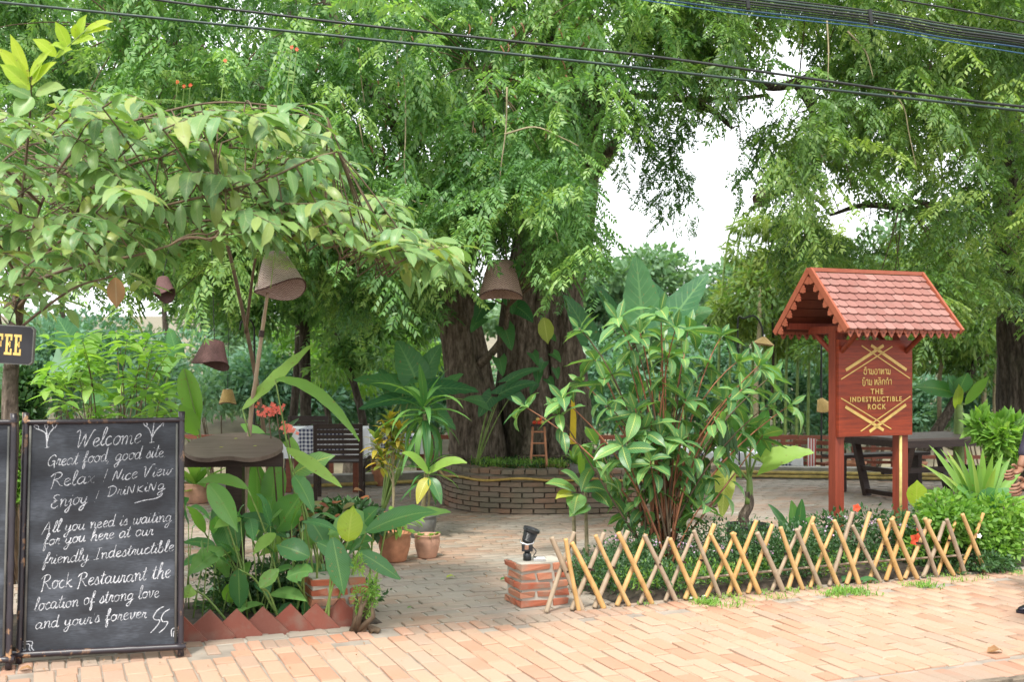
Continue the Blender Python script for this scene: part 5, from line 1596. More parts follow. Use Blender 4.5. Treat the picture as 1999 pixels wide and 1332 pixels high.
LV_str = leaf_variants('leaf', M['leaf_stripe'], 0.36, oval, (0.2, 0.6, 0.9, 1.3, 1.7), 7, (-1, -.5, 0, .5, 1), 0.22, 0.05, 0.035)
LV_gua = leaf_variants('leaf', M['leaf_guava'], 0.33, oval, (0.2, 0.6, 1.0, 1.3), 7, (-1, 0, 1), 0.28, 0.05, 0.03)
LV_lime = leaf_variants('leaf', M['leaf_lime'], 0.36, oval, (0.2, 0.6), 5, (-1, 0, 1), 0.25, 0.05)
LV_bri = leaf_variants('leaf', M['leaf_bright'], 0.34, lance, (0.3, 0.9), 4, (-1, 0, 1), 0.25, 0.05)
LV_cro = leaf_variants('leaf', M['leaf_croton'], 0.30, lance, (0.3, 0.9), 4, (-1, 0, 1), 0.25, 0.05)
LV_dk = leaf_variants('leaf', M['leaf_dark'], 0.42, oval, (0.3, 0.9), 4, (-1, 0, 1), 0.25, 0.05)
LV_str2 = leaf_variants('leaf', M['leaf_strap'], 0.10, strap, (0.4, 0.9, 1.5), 6, (-1, 0, 1), 0.35, 0.0)
LV_drac = leaf_variants('leaf', M['leaf_heli'], 0.14, strap, (0.5, 1.1, 1.8), 6, (-1, 0, 1), 0.3, 0.0)
LV_brn = leaf_variants('leaf', M['leaf_brown'], 0.7, oval, (0.3, 0.8), 4, (-1, 0, 1), 0.2, 0.05)

# ================================================================== THE BIG TREE
big = thing('big_tamarind_tree', 'huge old tree with several dark trunks growing out of the round brick planter', 'tree', (0.3, 12.6, 0.42))
ZT = 12.5
limb(big, [at(932, 905, ZT), at(930, 850, ZT), at(918, 760, ZT), at(906, 660, ZT), at(885, 560, ZT), at(878, 470, ZT), at(862, 380, ZT + .2)], 0.30, 0.17, 'bark', 18, 'trunk', 0.22, 8)
limb(big, [at(1062, 905, ZT + .3), at(1050, 820, ZT + .3), at(1042, 700, ZT + .3), at(1050, 560, ZT + .3), at(1072, 400, ZT + .3), at(1098, 240, ZT + .4), at(1100, 60, ZT + .5), at(1090, -200, ZT + .6)], 0.36, 0.27, 'bark', 20, 'trunk', 0.28, 8)
limb(big, [at(1118, 905, ZT + .1), at(1112, 800, ZT + .1), at(1100, 680, ZT + .2), at(1104, 540, ZT + .3), at(1130, 380, ZT + .4), at(1146, 220, ZT + .5), at(1140, 40, ZT + .6)], 0.24, 0.20, 'bark', 16, 'trunk', 0.3, 8)
limb(big, [at(1000, 905, ZT + .5), at(985, 830, ZT + .5), at(1000, 700, ZT + .5), at(1010, 560, ZT + .5), at(1040, 420, ZT + .5)], 0.17, 0.14, 'bark_dark', 12, 'trunk', 0.3, 6)
for a in ((960, 905, 930, 860), (890, 905, 912, 850), (1160, 905, 1128, 850), (1085, 910, 1080, 850), (1020, 908, 1040, 850)):   # root flares
    limb(big, [at(a[0], a[1], ZT - .25), at((a[0] + a[2]) / 2, (a[1] + a[3]) / 2 + 4, ZT - .1), at(a[2], a[3] - 60, ZT)], 0.10, 0.05, 'bark', 8, 'root', 0.2, 4)
limbs = [
 [(925, 720, 12.4), (960, 690, 12.1), (985, 650, 11.8), (992, 600, 11.5)],
 [(880, 500, 12.5), (840, 380, 12.2), (770, 240, 11.6), (690, 120, 11.2), (620, -40, 11)],
 [(870, 400, 12.6), (900, 260, 12.9), (880, 120, 13), (840, -60, 13)],
 [(1130, 330, 12.8), (1180, 300, 12.6), (1215, 250, 12.4), (1225, 180, 12.3)],
 [(1115, 200, 12.9), (1200, 110, 12.7), (1300, 55, 12.4), (1420, -20, 12)],
 [(1150, 190, 12.9), (1250, 185, 12.6), (1340, 195, 12.3), (1440, 192, 12.0), (1500, 185, 11.8)],
 [(1340, 195, 12.3), (1390, 215, 12.1), (1430, 250, 12)],
 [(862, 380, 12.5), (780, 330, 12), (700, 290, 11.4), (560, 210, 10.8), (430, 120, 10.4), (250, 60, 10.2)],
 [(1090, 100, 12.8), (1010, 20, 12), (930, -90, 11.3)],
 [(878, 470, 12.4), (800, 440, 11.6), (700, 420, 11.0), (600, 400, 10.6)],
 [(1072, 430, 12.6), (1010, 330, 12), (960, 260, 11.4), (940, 150, 10.9)]]
limb_pts = []
for i, L in enumerate(limbs):
    P = [at(*q) for q in L]
    r0 = 0.10 if i in (1, 4) else 0.055
    limb(big, P, r0, r0 * 0.35, 'bark_dark' if i in (2, 6) else 'bark', 9, 'branch', 0.2)
    limb_pts += cat_rom(P, 4)
# hollow stub of a cut limb
limb(big, [at(1165, 330, 12.7), at(1185, 300, 12.4), at(1197, 286, 12.2)], 0.10, 0.085, 'bark', 12, 'branch', 0.1)

rng = np.random.default_rng(21)
SV = [spray_variant(rng, rng.uniform(0.5, 0.85), int(rng.integers(11, 16)), 5, droop=rng.uniform(0.7, 1.6)) for _ in range(9)]
SVq = [s[0] for s in SV]
LOW_MAIN = [(-100, 560), (200, 560), (300, 600), (360, 640), (480, 610), (560, 560), (640, 640), (740, 640), (830, 625), (870, 590), (905, 570), (960, 530), (1030, 545), (1100, 570), (1160, 560), (1205, 530), (1235, 470), (1250, 300), (1300, 230), (1480, 210), (1560, 190)]
def hole(px, py, holes):
    for hx, hy, rx, ry in holes:
        if ((px - hx) / rx) ** 2 + ((py - hy) / ry) ** 2 < 1: return True
    return False
HOLES = [(1262, 395, 82, 100), (1345, 350, 92, 115), (1400, 340, 60, 55), (1175, 410, 22, 50), (1215, 300, 60, 60), (1190, 50, 26, 36), (1525, 170, 42, 60), (1570, 120, 28, 22), (930, 95, 22, 24), (880, 180, 16, 16), (160, 30, 30, 22), (250, 55, 26, 26), (545, 35, 22, 18), (1260, 170, 30, 30), (1500, 90, 28, 36), (765, 90, 12, 30), (985, 210, 8, 12), (715, 215, 10, 14), (1250, 120, 20, 18),
         (1690, 385, 28, 22), (1760, 350, 22, 14), (1810, 360, 22, 16), (1640, 420, 44, 26), (1720, 440, 18, 30)]
def grow(nclump, pxr, pyr, zr, low, rng, per=(7, 13), holes=HOLES, scale=(0.8, 1.15), lim=None, keep=None, spread=0.42):
    pos, dirs, sc, ti, cents = [], [], [], [], []
    tries = 0
    while len(cents) < nclump and tries < nclump * 60:
        tries += 1
        px, py, Z = rng.uniform(*pxr), rng.uniform(*pyr), rng.uniform(*zr)
        if py > poly_f(low, px) - 40: continue
        if hole(px, py + 25, holes): continue
        if keep and not keep(px, py, Z): continue
        c = np.array(at(px, py, Z)); base = rng.uniform(0.15, 0.85)
        k = int(rng.integers(*per)); okn = 0
        for j in range(k):
            a = rng.uniform(0, 2 * PI); el = rng.uniform(-0.9, 0.45)
            d = np.array([math.cos(a) * math.cos(el), math.sin(a) * math.cos(el), math.sin(el)])
            s = rng.uniform(*scale)
            p = c + d * rng.uniform(0.0, spread) + rng.normal(0, 0.06, 3)
            mid = p + d * 0.3 * s + np.array([0, 0, -0.12 * s]); e = p + d * .5 * s + np.array([0, 0, -.35 * s])
            bad = False
            for q in (p, mid, e):
                a_, b_ = to_px(q)
                if hole(a_, b_, holes) or b_ > poly_f(low, a_) + 15: bad = True
                if q[1] < 10.9 and ((910 < a_ < 1045 and b_ > 455) or (490 < a_ < 605 and 470 < b_ and q[1] < 7.5)): bad = True     # clear of the hanging lamp
            if bad: continue
            pos.append(p); dirs.append(d); sc.append(s); ti.append(base + rng.normal(0, 0.12)); okn += 1
        if okn: cents.append(Vector(c))
    return np.array(pos), np.array(dirs), np.array(sc), np.array(ti), cents
def crown(parent, g, mat, name='crown'):
    pos, dirs, sc, ti, cents = g
    Q, T = scatter(SVq, pos, dirs, sc, ti, rng)
    foliage(name, Q, M[mat], T, parent)
    return cents
def twigs(parent, cents, anchors, mat='stem_brown', r=0.009, maxd=1.7):
    mb = MB()
    for c in cents:
        a = min(anchors, key=lambda q: (q - c).length)
        if (a - c).length > maxd or (a - c).length < .05: continue
        if any(hole(*to_px(a.lerp(c, f)), HOLES) for f in (.3, .5, .7)): continue
        m = (a + c) / 2 + Vector((random.uniform(-.1, .1), random.uniform(-.1, .1), 0.12 * (a - c).length))
        mb.tube(bez(a, m, c, 5), [r, r * .9, r * .8, r * .6, r * .5, r * .35], 5, cap=False)
    o = obj('twigs', mb, M[mat], parent, True); o['kind'] = 'stuff'
def keep_trunk(px, py, Z):
    # leave the trunks partly in view
    if Z < 12.6 and 850 < px < 950 and py > 490: return False
    if Z < 12.6 and 960 < px < 1140 and py > 520: return False
    return True
g = grow(215, (-60, 1330), (-160, 640), (9.2, 14.5), LOW_MAIN, rng, keep=keep_trunk)
cents = crown(big, g, 'leaf_main'); twigs(big, cents, limb_pts)
g = grow(26, (1180, 1520), (-150, 215), (10.5, 13), LOW_MAIN, rng)
cents = crown(big, g, 'leaf_right'); twigs(big, cents, limb_pts)
g = grow(95, (-60, 1260), (-160, 560), (9.3, 12.2), LOW_MAIN, rng, keep=keep_trunk, per=(6, 11))
cents = crown(big, g, 'leaf_main'); twigs(big, cents, limb_pts)
Qs = []
for k in range(60):
    x, y = rng.uniform(150, 1120), rng.uniform(-60, 520)
    if hole(x, y, HOLES): continue
    Qs.append(sprig_cloud(rng, 260, tuple(at(x, y, rng.uniform(14, 15.5))), (.6, .5, .5), .11, .35, .2, down=.5))
Q = np.concatenate(Qs); foliage('inner_foliage', Q, M['leaf_main'], rng.uniform(.02, .6, len(Q)), big)
# near hanging curtain at the right of the trunk and left of the lamp
g = grow(30, (960, 1240), (330, 600), (8.8, 10.8), LOW_MAIN, rng, per=(5, 9), keep=lambda x, y, z: not (930 < x < 1045 and 440 < y), scale=(.7, 1.0), spread=.3)
cents = crown(big, g, 'leaf_main'); twigs(big, cents, limb_pts)
g = grow(26, (560, 880), (340, 640), (9.5, 11.5), LOW_MAIN, rng, per=(5, 9), scale=(.7, 1.0), spread=.3)
cents = crown(big, g, 'leaf_main'); twigs(big, cents, limb_pts)
# thin strand hanging into the sky gap
pos, dirs, sc, ti = [], [], [], []
for k in range(24):
    k = k * 2 / 3
    q = at(1290 + 34 * math.sin(k * .9) + k * 2.4, 215 + k * 13, 11.8)
    pos.append(np.array(q)); dirs.append(np.array([math.sin(k * 2.1) * .5, math.cos(k * 2.1) * .4, -.9])); sc.append(0.95 - .03 * k); ti.append(.4 + .1 * math.sin(k))
Q, T = scatter(SVq, np.array(pos), np.array(dirs), np.array(sc), np.array(ti), rng)
foliage('crown', Q, M['leaf_main'], T, big)
limb(big, [at(1285, 200, 11.9), at(1300, 260, 11.8), at(1318, 340, 11.8), at(1330, 420, 11.8)], .008, .003, 'stem_brown', 5, 'twig', 0)
g = grow(16, (1180, 1480), (170, 330), (10.5, 12.5), [(1100, 900), (1600, 900)], rng, per=(3, 6), holes=[(1262, 425, 70, 80), (1350, 385, 75, 95)], scale=(.5, .8), spread=.2)
cents = crown(big, g, 'leaf_main'); twigs(big, cents, limb_pts)
# upper canopy above the picture, coarser leaves: shades the patio
Qs = []
for k in range(34):
    c = (rng.uniform(-6, 6), rng.uniform(9.5, 16), rng.uniform(6.6, 8.6))
    Qs.append(sprig_cloud(rng, 700, c, (1.3, 1.3, .6), .16, .4, .3))
Q = np.concatenate(Qs); foliage('upper_canopy', Q, M['leaf_main'], rng.uniform(.1, .9, len(Q)), big)
# seed pods hanging among the leaves
mb = MB()
for k in range(70):
    c = at(random.uniform(600, 1150), random.uniform(20, 380), random.uniform(9.8, 10.8))
    if hole(*to_px(c), HOLES): continue
    mb.tube(bez(c, c + Vector((.03, 0, -.04)), c + Vector((random.uniform(-.03, .05), 0, -.09)), 3), .008, 5)
o = obj('seed_pods', mb, M['leaf_dry'], big, True); o['kind'] = 'stuff'
# pale dead twigs in front of the leaves
for L in ([(790, 55, 9.5), (775, 110, 9.5), (790, 160, 9.5), (792, 260, 9.4), (790, 330, 9.4), (800, 385, 9.4), (835, 402, 9.4)], [(700, 90, 9.6), (705, 150, 9.6), (712, 200, 9.6)],
          [(990, 170, 9.3), (988, 250, 9.3), (978, 330, 9.3), (974, 400, 9.3)], [(985, 262, 9.3), (1045, 248, 9.3), (1100, 270, 9.3), (1130, 285, 9.3)], [(700, 230, 9.5), (710, 290, 9.5)], [(1070, 420, 9.2), (1085, 450, 9.2), (1092, 480, 9.2)]):
    limb(big, [at(*q) for q in L], .009, .004, 'stem_pale', 5, 'twig', 0.1)

# pothos leaves climbing the trunks
for (x, y, w, a) in [(990, 560, 62, .2), (950, 590, 52, -.5), (1010, 600, 48, .8), (985, 640, 52, .3), (960, 545, 44, -.2), (1000, 520, 40, .6), (1040, 690, 30, .4), (1062, 706, 28, -.3), (1080, 690, 26, .7), (1050, 725, 30, 0), (1070, 740, 26, .5), (940, 620, 40, -.6), (1085, 720, 24, .2), (1045, 750, 26, -.4), (975, 700, 40, .2), (1065, 650, 30, .9)]:
    px_leaf(big, (x, y), (x + w * .9 * math.sin(a), y + w * .9 * math.cos(a)), w * .85, 11.75, 11.6, .15, prof=heartp, mat='leaf_ear', lobe=.22, name='climbing_leaf', N=(.1, -1, .2))
px_leaf(big, (1062, 620), (1070, 672), 32, 11.6, prof=oval, mat='leaf_yellow', name='climbing_leaf', wave=.08)

# ================================================================== RIGHT TREE
rt = thing('right_tamarind_tree', 'tall tree with a dark trunk at the right edge and drooping olive green leaves', 'tree', Vector(at(1985, 700, 13.5)[:2] + (0,)))
limb(rt, [Vector((6.15, 13.5, -.3)), at(1990, 800, 13.5), at(1984, 600, 13.5), at(1978, 400, 13.5), at(1975, 200, 13.5), at(1985, -80, 13.5)], .24, .16, 'bark_dark', 14, 'trunk', .2)
rl_ = [[(1980, 480, 13.5), (1900, 395, 13), (1840, 400, 12.6), (1760, 390, 12.3)], [(1978, 300, 13.5), (1880, 170, 12.8), (1760, 120, 12.2), (1620, 140, 11.8)], [(1976, 180, 13.5), (1880, 30, 13), (1800, -60, 12.5)],
       [(1982, 430, 13.5), (1850, 420, 14), (1700, 400, 14.5), (1620, 420, 14.8)], [(1620, 140, 11.8), (1560, 160, 11.7), (1500, 170, 11.6), (1450, 150, 11.6)], [(1560, 160, 11.7), (1580, 200, 11.7), (1600, 260, 11.7)]]
rp = []
for L in rl_:
    P = [at(*q) for q in L]; limb(rt, P, .08, .02, 'bark_dark', 8); rp += cat_rom(P, 4)
LOW_R = [(1300, 0), (1400, 150), (1440, 210), (1475, 330), (1500, 560), (1560, 600), (1700, 640), (1800, 660), (1900, 640), (2200, 640)]
g = grow(165, (1380, 2120), (-160, 640), (9.6, 14.5), LOW_R, rng, scale=(.75, 1.1))
cents = crown(rt, g, 'leaf_right'); twigs(rt, cents, rp)
Qs = []
for k in range(16):
    c = (rng.uniform(3, 9), rng.uniform(9, 15), rng.uniform(6.4, 8.2)); Qs.append(sprig_cloud(rng, 380, c, (1.3, 1.3, .6), .16, .4, .3))
Q = np.concatenate(Qs); foliage('upper_canopy', Q, M['leaf_right'], rng.uniform(.1, .9, len(Q)), rt)
for L in ([(1615, 40, 9.7), (1618, 100, 9.7), (1616, 170, 9.7)], [(1655, 60, 9.8), (1690, 100, 9.8), (1705, 150, 9.8)], [(1740, 175, 9.8), (1765, 210, 9.8), (1775, 260, 9.8), (1790, 330, 9.8)], [(1600, 290, 9.9), (1612, 325, 9.9)]):
    limb(rt, [at(*q) for q in L], .009, .004, 'stem_pale', 5, 'twig', 0.1)

# ================================================================== TREES BEHIND
def back_tree(label, px, Z, base_z, blobs, mat, leafn, size, trunk_r=.12, name='background_tree', aspect=.42, group=None, down=0.2, top=None):
    """blobs: (px, py, dZ, rx_px, ry_px)"""
    b = Vector(((px - 1000) / F * Z, Z, base_z))
    t = thing(name, label, 'tree', b, 0, group)
    topb = min(blobs, key=lambda q: q[1])
    limb(t, [b, b.lerp(at(topb[0], topb[1], Z), .4) + Vector((.2, 0, 0)), at(topb[0], topb[1] + topb[4] * .3, Z)], trunk_r, trunk_r * .3, 'bark_dark', 8, 'trunk', .15)
    Qs = []; tt = []
    tot = sum(q[3] * q[4] for q in blobs)
    for (x, y, dz, rx, ry) in blobs:
        zz = Z + dz; n = int(leafn * rx * ry / tot)
        # split each mass into smaller clumps
        for j in range(7):
            f = rng.normal(0, .42, 3)
            c = at(x + f[0] * rx, y + f[1] * ry, zz + f[2] * rx / F * zz)
            r = rx / F * zz * rng.uniform(.35, .6)
            Qs.append(sprig_cloud(rng, n // 7, tuple(c), (r, r, ry / F * zz * rng.uniform(.3, .5)), size, aspect, .45, down=down))
            tt.append(np.clip(rng.uniform(.2, .8) + rng.normal(0, .18, len(Qs[-1])), .02, .98))
            if j < 3: pass
    foliage('crown', np.concatenate(Qs), M[mat], np.concatenate(tt), t)
    return t
back_tree('leafy tree right behind the left chairs with a thin pale trunk', 716, 16.5, -.5, [(520, 560, 0, 150, 90), (700, 590, .5, 150, 90), (620, 520, 1, 200, 90), (380, 560, 0, 130, 80), (690, 690, 0, 90, 55), (800, 640, .5, 80, 60)], 'leaf_main', 16000, .15, .09, aspect=.3, down=.6)
back_tree('tree with backlight put into its yellow green leaf colour, peeping between leaves left of the planter', 640, 20, -.5, [(660, 700, 0, 80, 70), (760, 700, 0, 70, 60), (590, 640, 1, 80, 60)], 'leaf_bright', 6000, .16, .08, aspect=.3, down=.6)  # brighter leaf material paints in the backlight on this foliage
back_tree('tall dark tree behind the lime shoots at the top left', 560, 18, -.5, [(560, 100, 0, 90, 160), (440, 160, 1, 120, 150), (60, 130, 1, 160, 110), (250, 230, 0, 160, 140), (100, 330, 0, 170, 120)], 'leaf_main', 13000, .14, .08, aspect=.35, down=.5)
limb(back := thing('dark_trunk_tree', 'straight dark trunk crossing the gaps in the upper left leaves', 'tree', Vector(at(573, 700, 17)[:2] + (-.5,))), [Vector(at(600, 700, 17)[:2] + (-.5,)), at(590, 400, 17), at(578, 200, 17), at(571, 0, 17), at(571, -150, 17)], .085, .075, 'bark_dark', 10, 'trunk', .1)
bamboo_t = back_tree('feathery yellow green bamboo clump left of the roofed sign', 1480, 20, -.5, [(1480, 510, 0, 80, 70), (1450, 600, 0, 60, 70), (1560, 560, .5, 90, 90), (1500, 440, 0, 70, 40), (1530, 660, .5, 70, 60), (1600, 500, .5, 60, 80)], 'leaf_bamboo', 15000, .17, .04, aspect=.2, down=.9)
for k in range(9):
    x = 1400 + k * 22
    limb(bamboo_t, [Vector(at(x, 860, 20)[:2] + (-.5,)), at(x + 6, 640, 20), at(x + 20, 480, 20), at(x + 46, 400, 20)], .03, .012, 'stem_green', 6, 'culm', .0)
back_tree('dark leaved tree filling the space behind the roofed sign and right', 1760, 19, -.5, [(1650, 600, 0, 110, 90), (1800, 560, 0, 130, 110), (1930, 620, 0, 110, 120), (1850, 700, .5, 120, 60), (1700, 700, .5, 90, 60), (1980, 520, 0, 90, 120)], 'leaf_right', 20000, .15, .12, aspect=.3, down=.7)
for (x, t0, t1, rr) in ((1480, 640, 870, .05), (1838, 690, 850, .045), (1925, 720, 850, .05), (1946, 600, 850, .04)):
    Zk = 19.2
    b = Vector(at(x, 700, Zk)[:2] + (-.5,))
    tr = thing('slim_tree', {1480: 'slim pale trunk rising behind the striped shrub', 1838: 'slim pale trunk right beside the roofed sign', 1925: 'slim pale trunk behind the banana plant leaves', 1946: 'thin dark stem left of the right trunk'}[x], 'tree', b)
    limb(tr, [b, at(x - 4, 760, Zk), at(x + 3, t0, Zk), at(x + 3, t0 - 80, Zk)], rr, rr * .6, 'stem_pale', 8, 'trunk', .1)
    foliage('crown', (Qx := sprig_cloud(rng, 500, tuple(at(x + 3, t0 - 70, Zk)), (.7, .6, .5), .15, .35, .3, down=.5)), M['leaf_right'], rng.uniform(.2, .8, len(Qx)), tr)

# bushes below the terrace edge
def bush(label, px, py, Z, rx, ry, mat, n, size, base_z, name='bush', aspect=.4, cat='bush', clumps=9, group=None, flat=.6):
    b = Vector(((px - 1000) / F * Z, Z, base_z)); t = thing(name, label, cat, b, 0, group)
    Qs, tt = [], []
    for j in range(clumps):
        f = rng.normal(0, .45, 3)
        c = at(px + f[0] * rx, py + f[1] * ry, Z + f[2] * rx / F * Z * .5)
        r = rx / F * Z * rng.uniform(.35, .55)
        Qs.append(sprig_cloud(rng, n // clumps, tuple(c), (r, r * .8, ry / F * Z * rng.uniform(.4, .6)), size, aspect, .4)); tt.append(np.clip(rng.uniform(.2, .8) + rng.normal(0, .15, len(Qs[-1])), .02, .98))
    foliage('crown', np.concatenate(Qs), M[mat], np.concatenate(tt), t)
    mb = MB()
    for k in range(7):
        e = at(px + random.uniform(-.7, .7) * rx, py + random.uniform(-.5, .4) * ry, Z)
        mb.tube([b + Vector((random.uniform(-.1, .1), 0, 0)), b.lerp(e, .5) + rv(.05), e], [.02, .015, .006], 5)
    o = obj('stems', mb, M['stem_brown'], t, True); o['kind'] = 'stuff'
    return t
tb = [(80, 700, 21, 150, 120), (250, 740, 22, 150, 110), (430, 760, 21, 140, 90), (600, 770, 21.5, 130, 80), (740, 790, 22, 110, 80), (850, 740, 21, 90, 110), (960, 790, 22, 110, 90), (1150, 760, 22, 130, 110), (1300, 770, 23, 130, 90), (1420, 760, 22, 90, 90), (1540, 760, 22.5, 110, 90), (1680, 770, 22, 110, 80), (1800, 790, 22, 120, 60), (1930, 770, 21, 130, 80)]
descr = ['behind the coffee sign', 'behind the chalkboard top', 'behind the small tan lamp', 'behind the coral flowers', 'behind the yellow croton', 'left of the big trunk', 'between the two big trunks', 'right of the big trunks', 'behind the middle of the striped shrub', 'behind the right half of the striped shrub', 'just left of the roofed sign', 'behind the sign board', 'right of the sign board', 'behind the banana plant at right']
for i, (x, y, Z, rx, ry) in enumerate(tb):
    bush('bush beyond the terrace with haze put into its blue green leaves, ' + descr[i], x, y, Z, rx, ry, 'leaf_teal', 4600, .16, terrain_z(0, Z), name='terrace_bush', group='bushes beyond the terrace')

# far bank: trees of the other river side
far = [(1310, 520, 46, 120, 60), (1230, 560, 44, 110, 90), (1420, 560, 48, 110, 80), (1120, 600, 46, 120, 90), (980, 620, 50, 130, 110), (840, 600, 50, 130, 130), (680, 580, 48, 140, 140), (500, 560, 52, 150, 160), (320, 540, 50, 150, 160), (120, 520, 52, 170, 170), (1560, 560, 50, 120, 120), (1700, 540, 50, 140, 140), (1860, 520, 52, 150, 160), (2000, 500, 50, 120, 180)]
fdes = ['under the open sky gap', 'left of the sky gap', 'right of the sky gap', 'behind the giant ear leaves', 'behind the right trunks', 'behind the left trunk', 'behind the oval left leaves', 'behind the bamboo pole', 'behind the chalkboard side', 'behind the coffee sign side', 'behind the bamboo clump', 'behind the sign roof', 'right of the sign roof', 'at the right edge']
for i, (x, y, Z, rx, ry) in enumerate(far):
    back_tree('far bank tree with haze painted into its leaf colour, ' + fdes[i], x, Z, terrain_z(0, Z), [(x, y, 0, rx, ry * .8), (x, y + 140, 1, rx, 110)], 'leaf_far', 6500, .34, .3, 'far_bank_tree', .5, 'trees on the far river bank')

# ================================================================== LEFT BROAD LEAVED TREE
gt = thing('broad_leaf_tree', 'broad leaved tree arching in from the left over the chalkboard', 'tree', (-2.95, 6.35, 0))
limb(gt, [Vector((-2.95, 6.35, 0)), at(18, 900, 6.3), at(20, 760, 6.3), at(28, 660, 6.2), at(40, 560, 6.1)], .055, .035, 'bark', 10, 'trunk', .15)
limb(gt, [at(24, 720, 6.25), at(-4, 640, 6.2), at(-20, 500, 6)], .035, .02, 'bark', 8, 'branch', .1)
GL = [[(36, 600, 6.1), (90, 540, 6.0), (180, 470, 5.8), (300, 410, 5.6), (420, 378, 5.4), (520, 350, 5.3), (610, 310, 5.25), (660, 296, 5.25)],
      [(40, 560, 6.1), (120, 470, 6.2), (260, 440, 6.4), (420, 430, 6.6), (580, 430, 6.8), (740, 455, 7.0), (860, 492, 7.1)],
      [(36, 580, 6.1), (80, 400, 6), (160, 280, 5.9), (280, 230, 5.9), (420, 200, 6), (560, 210, 6.1), (640, 230, 6.1)],
      [(28, 650, 6.2), (36, 520, 5.8), (40, 420, 5.5)],
      [(40, 560, 6.1), (150, 520, 5.6), (260, 500, 5.3), (330, 480, 5.2)],
      [(28, 650, 6.2), (90, 600, 5.9), (150, 560, 5.6), (220, 540, 5.5)],
      [(120, 470, 6.2), (200, 350, 6.3), (340, 300, 6.4), (480, 290, 6.5), (600, 330, 6.6)],
      [(80, 400, 6), (10, 330, 5.6), (-40, 300, 5.4)], [(40, 560, 6.1), (0, 480, 5.5), (-60, 440, 5.2)]]
pile = LeafPile(); gpts = []
for L in GL:
    P = [at(*q) for q in L]; limb(gt, P, .010, .004, 'stem_brown', 6, 'branch', 0); gpts += cat_rom(P, 5)
mbw = MB()
def leafy(pts, n, Lf, variants, side=1.0, first=0.0, droop=.5, tw=True, r=.004):
    P = cat_rom(pts, 6); m = len(P) - 1
    if tw: mbw.tube(P, [r * (1.2 - .9 * i / m) for i in range(m + 1)], 5)
    for k in range(n):
        f = first + (1 - first) * (k + .5) / n; x = f * m; i = min(m - 1, int(x)); p = P[i].lerp(P[i + 1], x - i)
        tg = (P[min(i + 2, m)] - P[i]).normalized()
        sd = tg.cross(Vector((0, 0, 1))).normalized() * (1 if k % 2 else -1) * side
        d = tg * .65 + sd * random.uniform(.7, 1.1) + Vector((0, 0, -droop * random.uniform(.2, 1.3)))
        if k == n - 1: d = tg
        s = Lf * random.uniform(.75, 1.15) * (0.8 if f > .9 else 1)
        pile.add(random.choice(variants), frame(p, d, Vector((random.uniform(-.3, .3), random.uniform(-.5, .1), 1)), s, random.uniform(-.35, .35)))
leafy([at(330, 405, 5.55), at(420, 378, 5.4), at(520, 350, 5.3), at(610, 310, 5.25), at(650, 296, 5.25)], 22, .165, LV_gua[1:], .8, 0, 1.5, False)
leafy([at(660, 452, 6.9), at(740, 458, 7.0), at(860, 494, 7.1)], 12, .13, LV_gua, 1, 0, .6, False)
# lime young shoots at top left
for (a, b, w) in [((55, 160), (20, 66), 22), ((55, 160), (-6, 92), 26), ((58, 150), (104, 96), 24), ((58, 175), (0, 125), 30), ((62, 165), (112, 120), 26), ((66, 160), (85, 120), 22), ((110, 110), (64, 76), 26), ((135, 95), (108, 42), 24),
                  ((150, 80), (170, 28), 24), ((165, 62), (222, 42), 20), ((140, 85), (188, 76), 24), ((165, 66), (218, 56), 18), ((110, 112), (142, 96), 22), ((150, 78), (148, 46), 20), ((60, 190), (10, 170), 34), ((64, 190), (30, 232), 40), ((70, 185), (128, 172), 34), ((130, 95), (100, 88), 22)]:
    px_leaf(gt, a, b, w, 5.15, 5.1, .12, prof=oval, mat='leaf_lime' if b[1] < 150 else 'leaf_guava', N=(random.uniform(-.3, .3), -.9, .5), fold=.25)
limb(gt, [at(40, 420, 5.5), at(58, 240, 5.3), at(62, 150, 5.15)], .008, .004, 'stem_brown', 6, 'branch', 0)
limb(gt, [at(62, 170, 5.2), at(110, 112, 5.15), at(172, 55, 5.1)], .005, .002, 'stem_green', 6, 'branch', 0)
TOPL = [(-50, 190), (60, 200), (200, 150), (300, 190), (420, 170), (560, 200), (650, 240), (700, 330), (760, 430), (900, 500)]
BOTL = [(-50, 600), (100, 600), (240, 570), (330, 520), (420, 500), (520, 480), (650, 500), (780, 545), (900, 520)]
rnd = 0; tries = 0
while rnd < 185 and tries < 6000:
    tries += 1
    x = random.uniform(-60, 850); y0, y1 = poly_f(TOPL, x), poly_f(BOTL, x)
    if y1 - y0 < 40: continue
    y = random.uniform(y0 + 15, y1 - 25)
    if x > 660 and y < 380: continue
    Z = random.uniform(5.0, 7.0)
    a = at(x - random.uniform(40, 90), y + random.uniform(-10, 50), Z + .1); b = at(x, y - 10, Z); c = at(x + random.uniform(30, 80), y + random.uniform(-20, 40), Z - random.uniform(0, .3))
    leafy([a, b, c], random.randint(9, 12), random.uniform(.14, .22), LV_gua, 1, .1, random.uniform(-.1, .5))
    an = min(gpts, key=lambda q: (q - a).length)
    mbw.tube(bez(an, (an + a) / 2 + Vector((0, 0, .05)), a, 4), .004, 5, cap=False); rnd += 1
pile.build(gt)
o = obj('twigs', mbw, M['stem_brown'], gt, True); o['kind'] = 'stuff'
px_leaf(gt, (226, 542), (228, 602), 34, 5.5, prof=oval, mat='leaf_dry', cup=.3, wave=.05, N=(.3, -1, .1), name='dry_leaf')

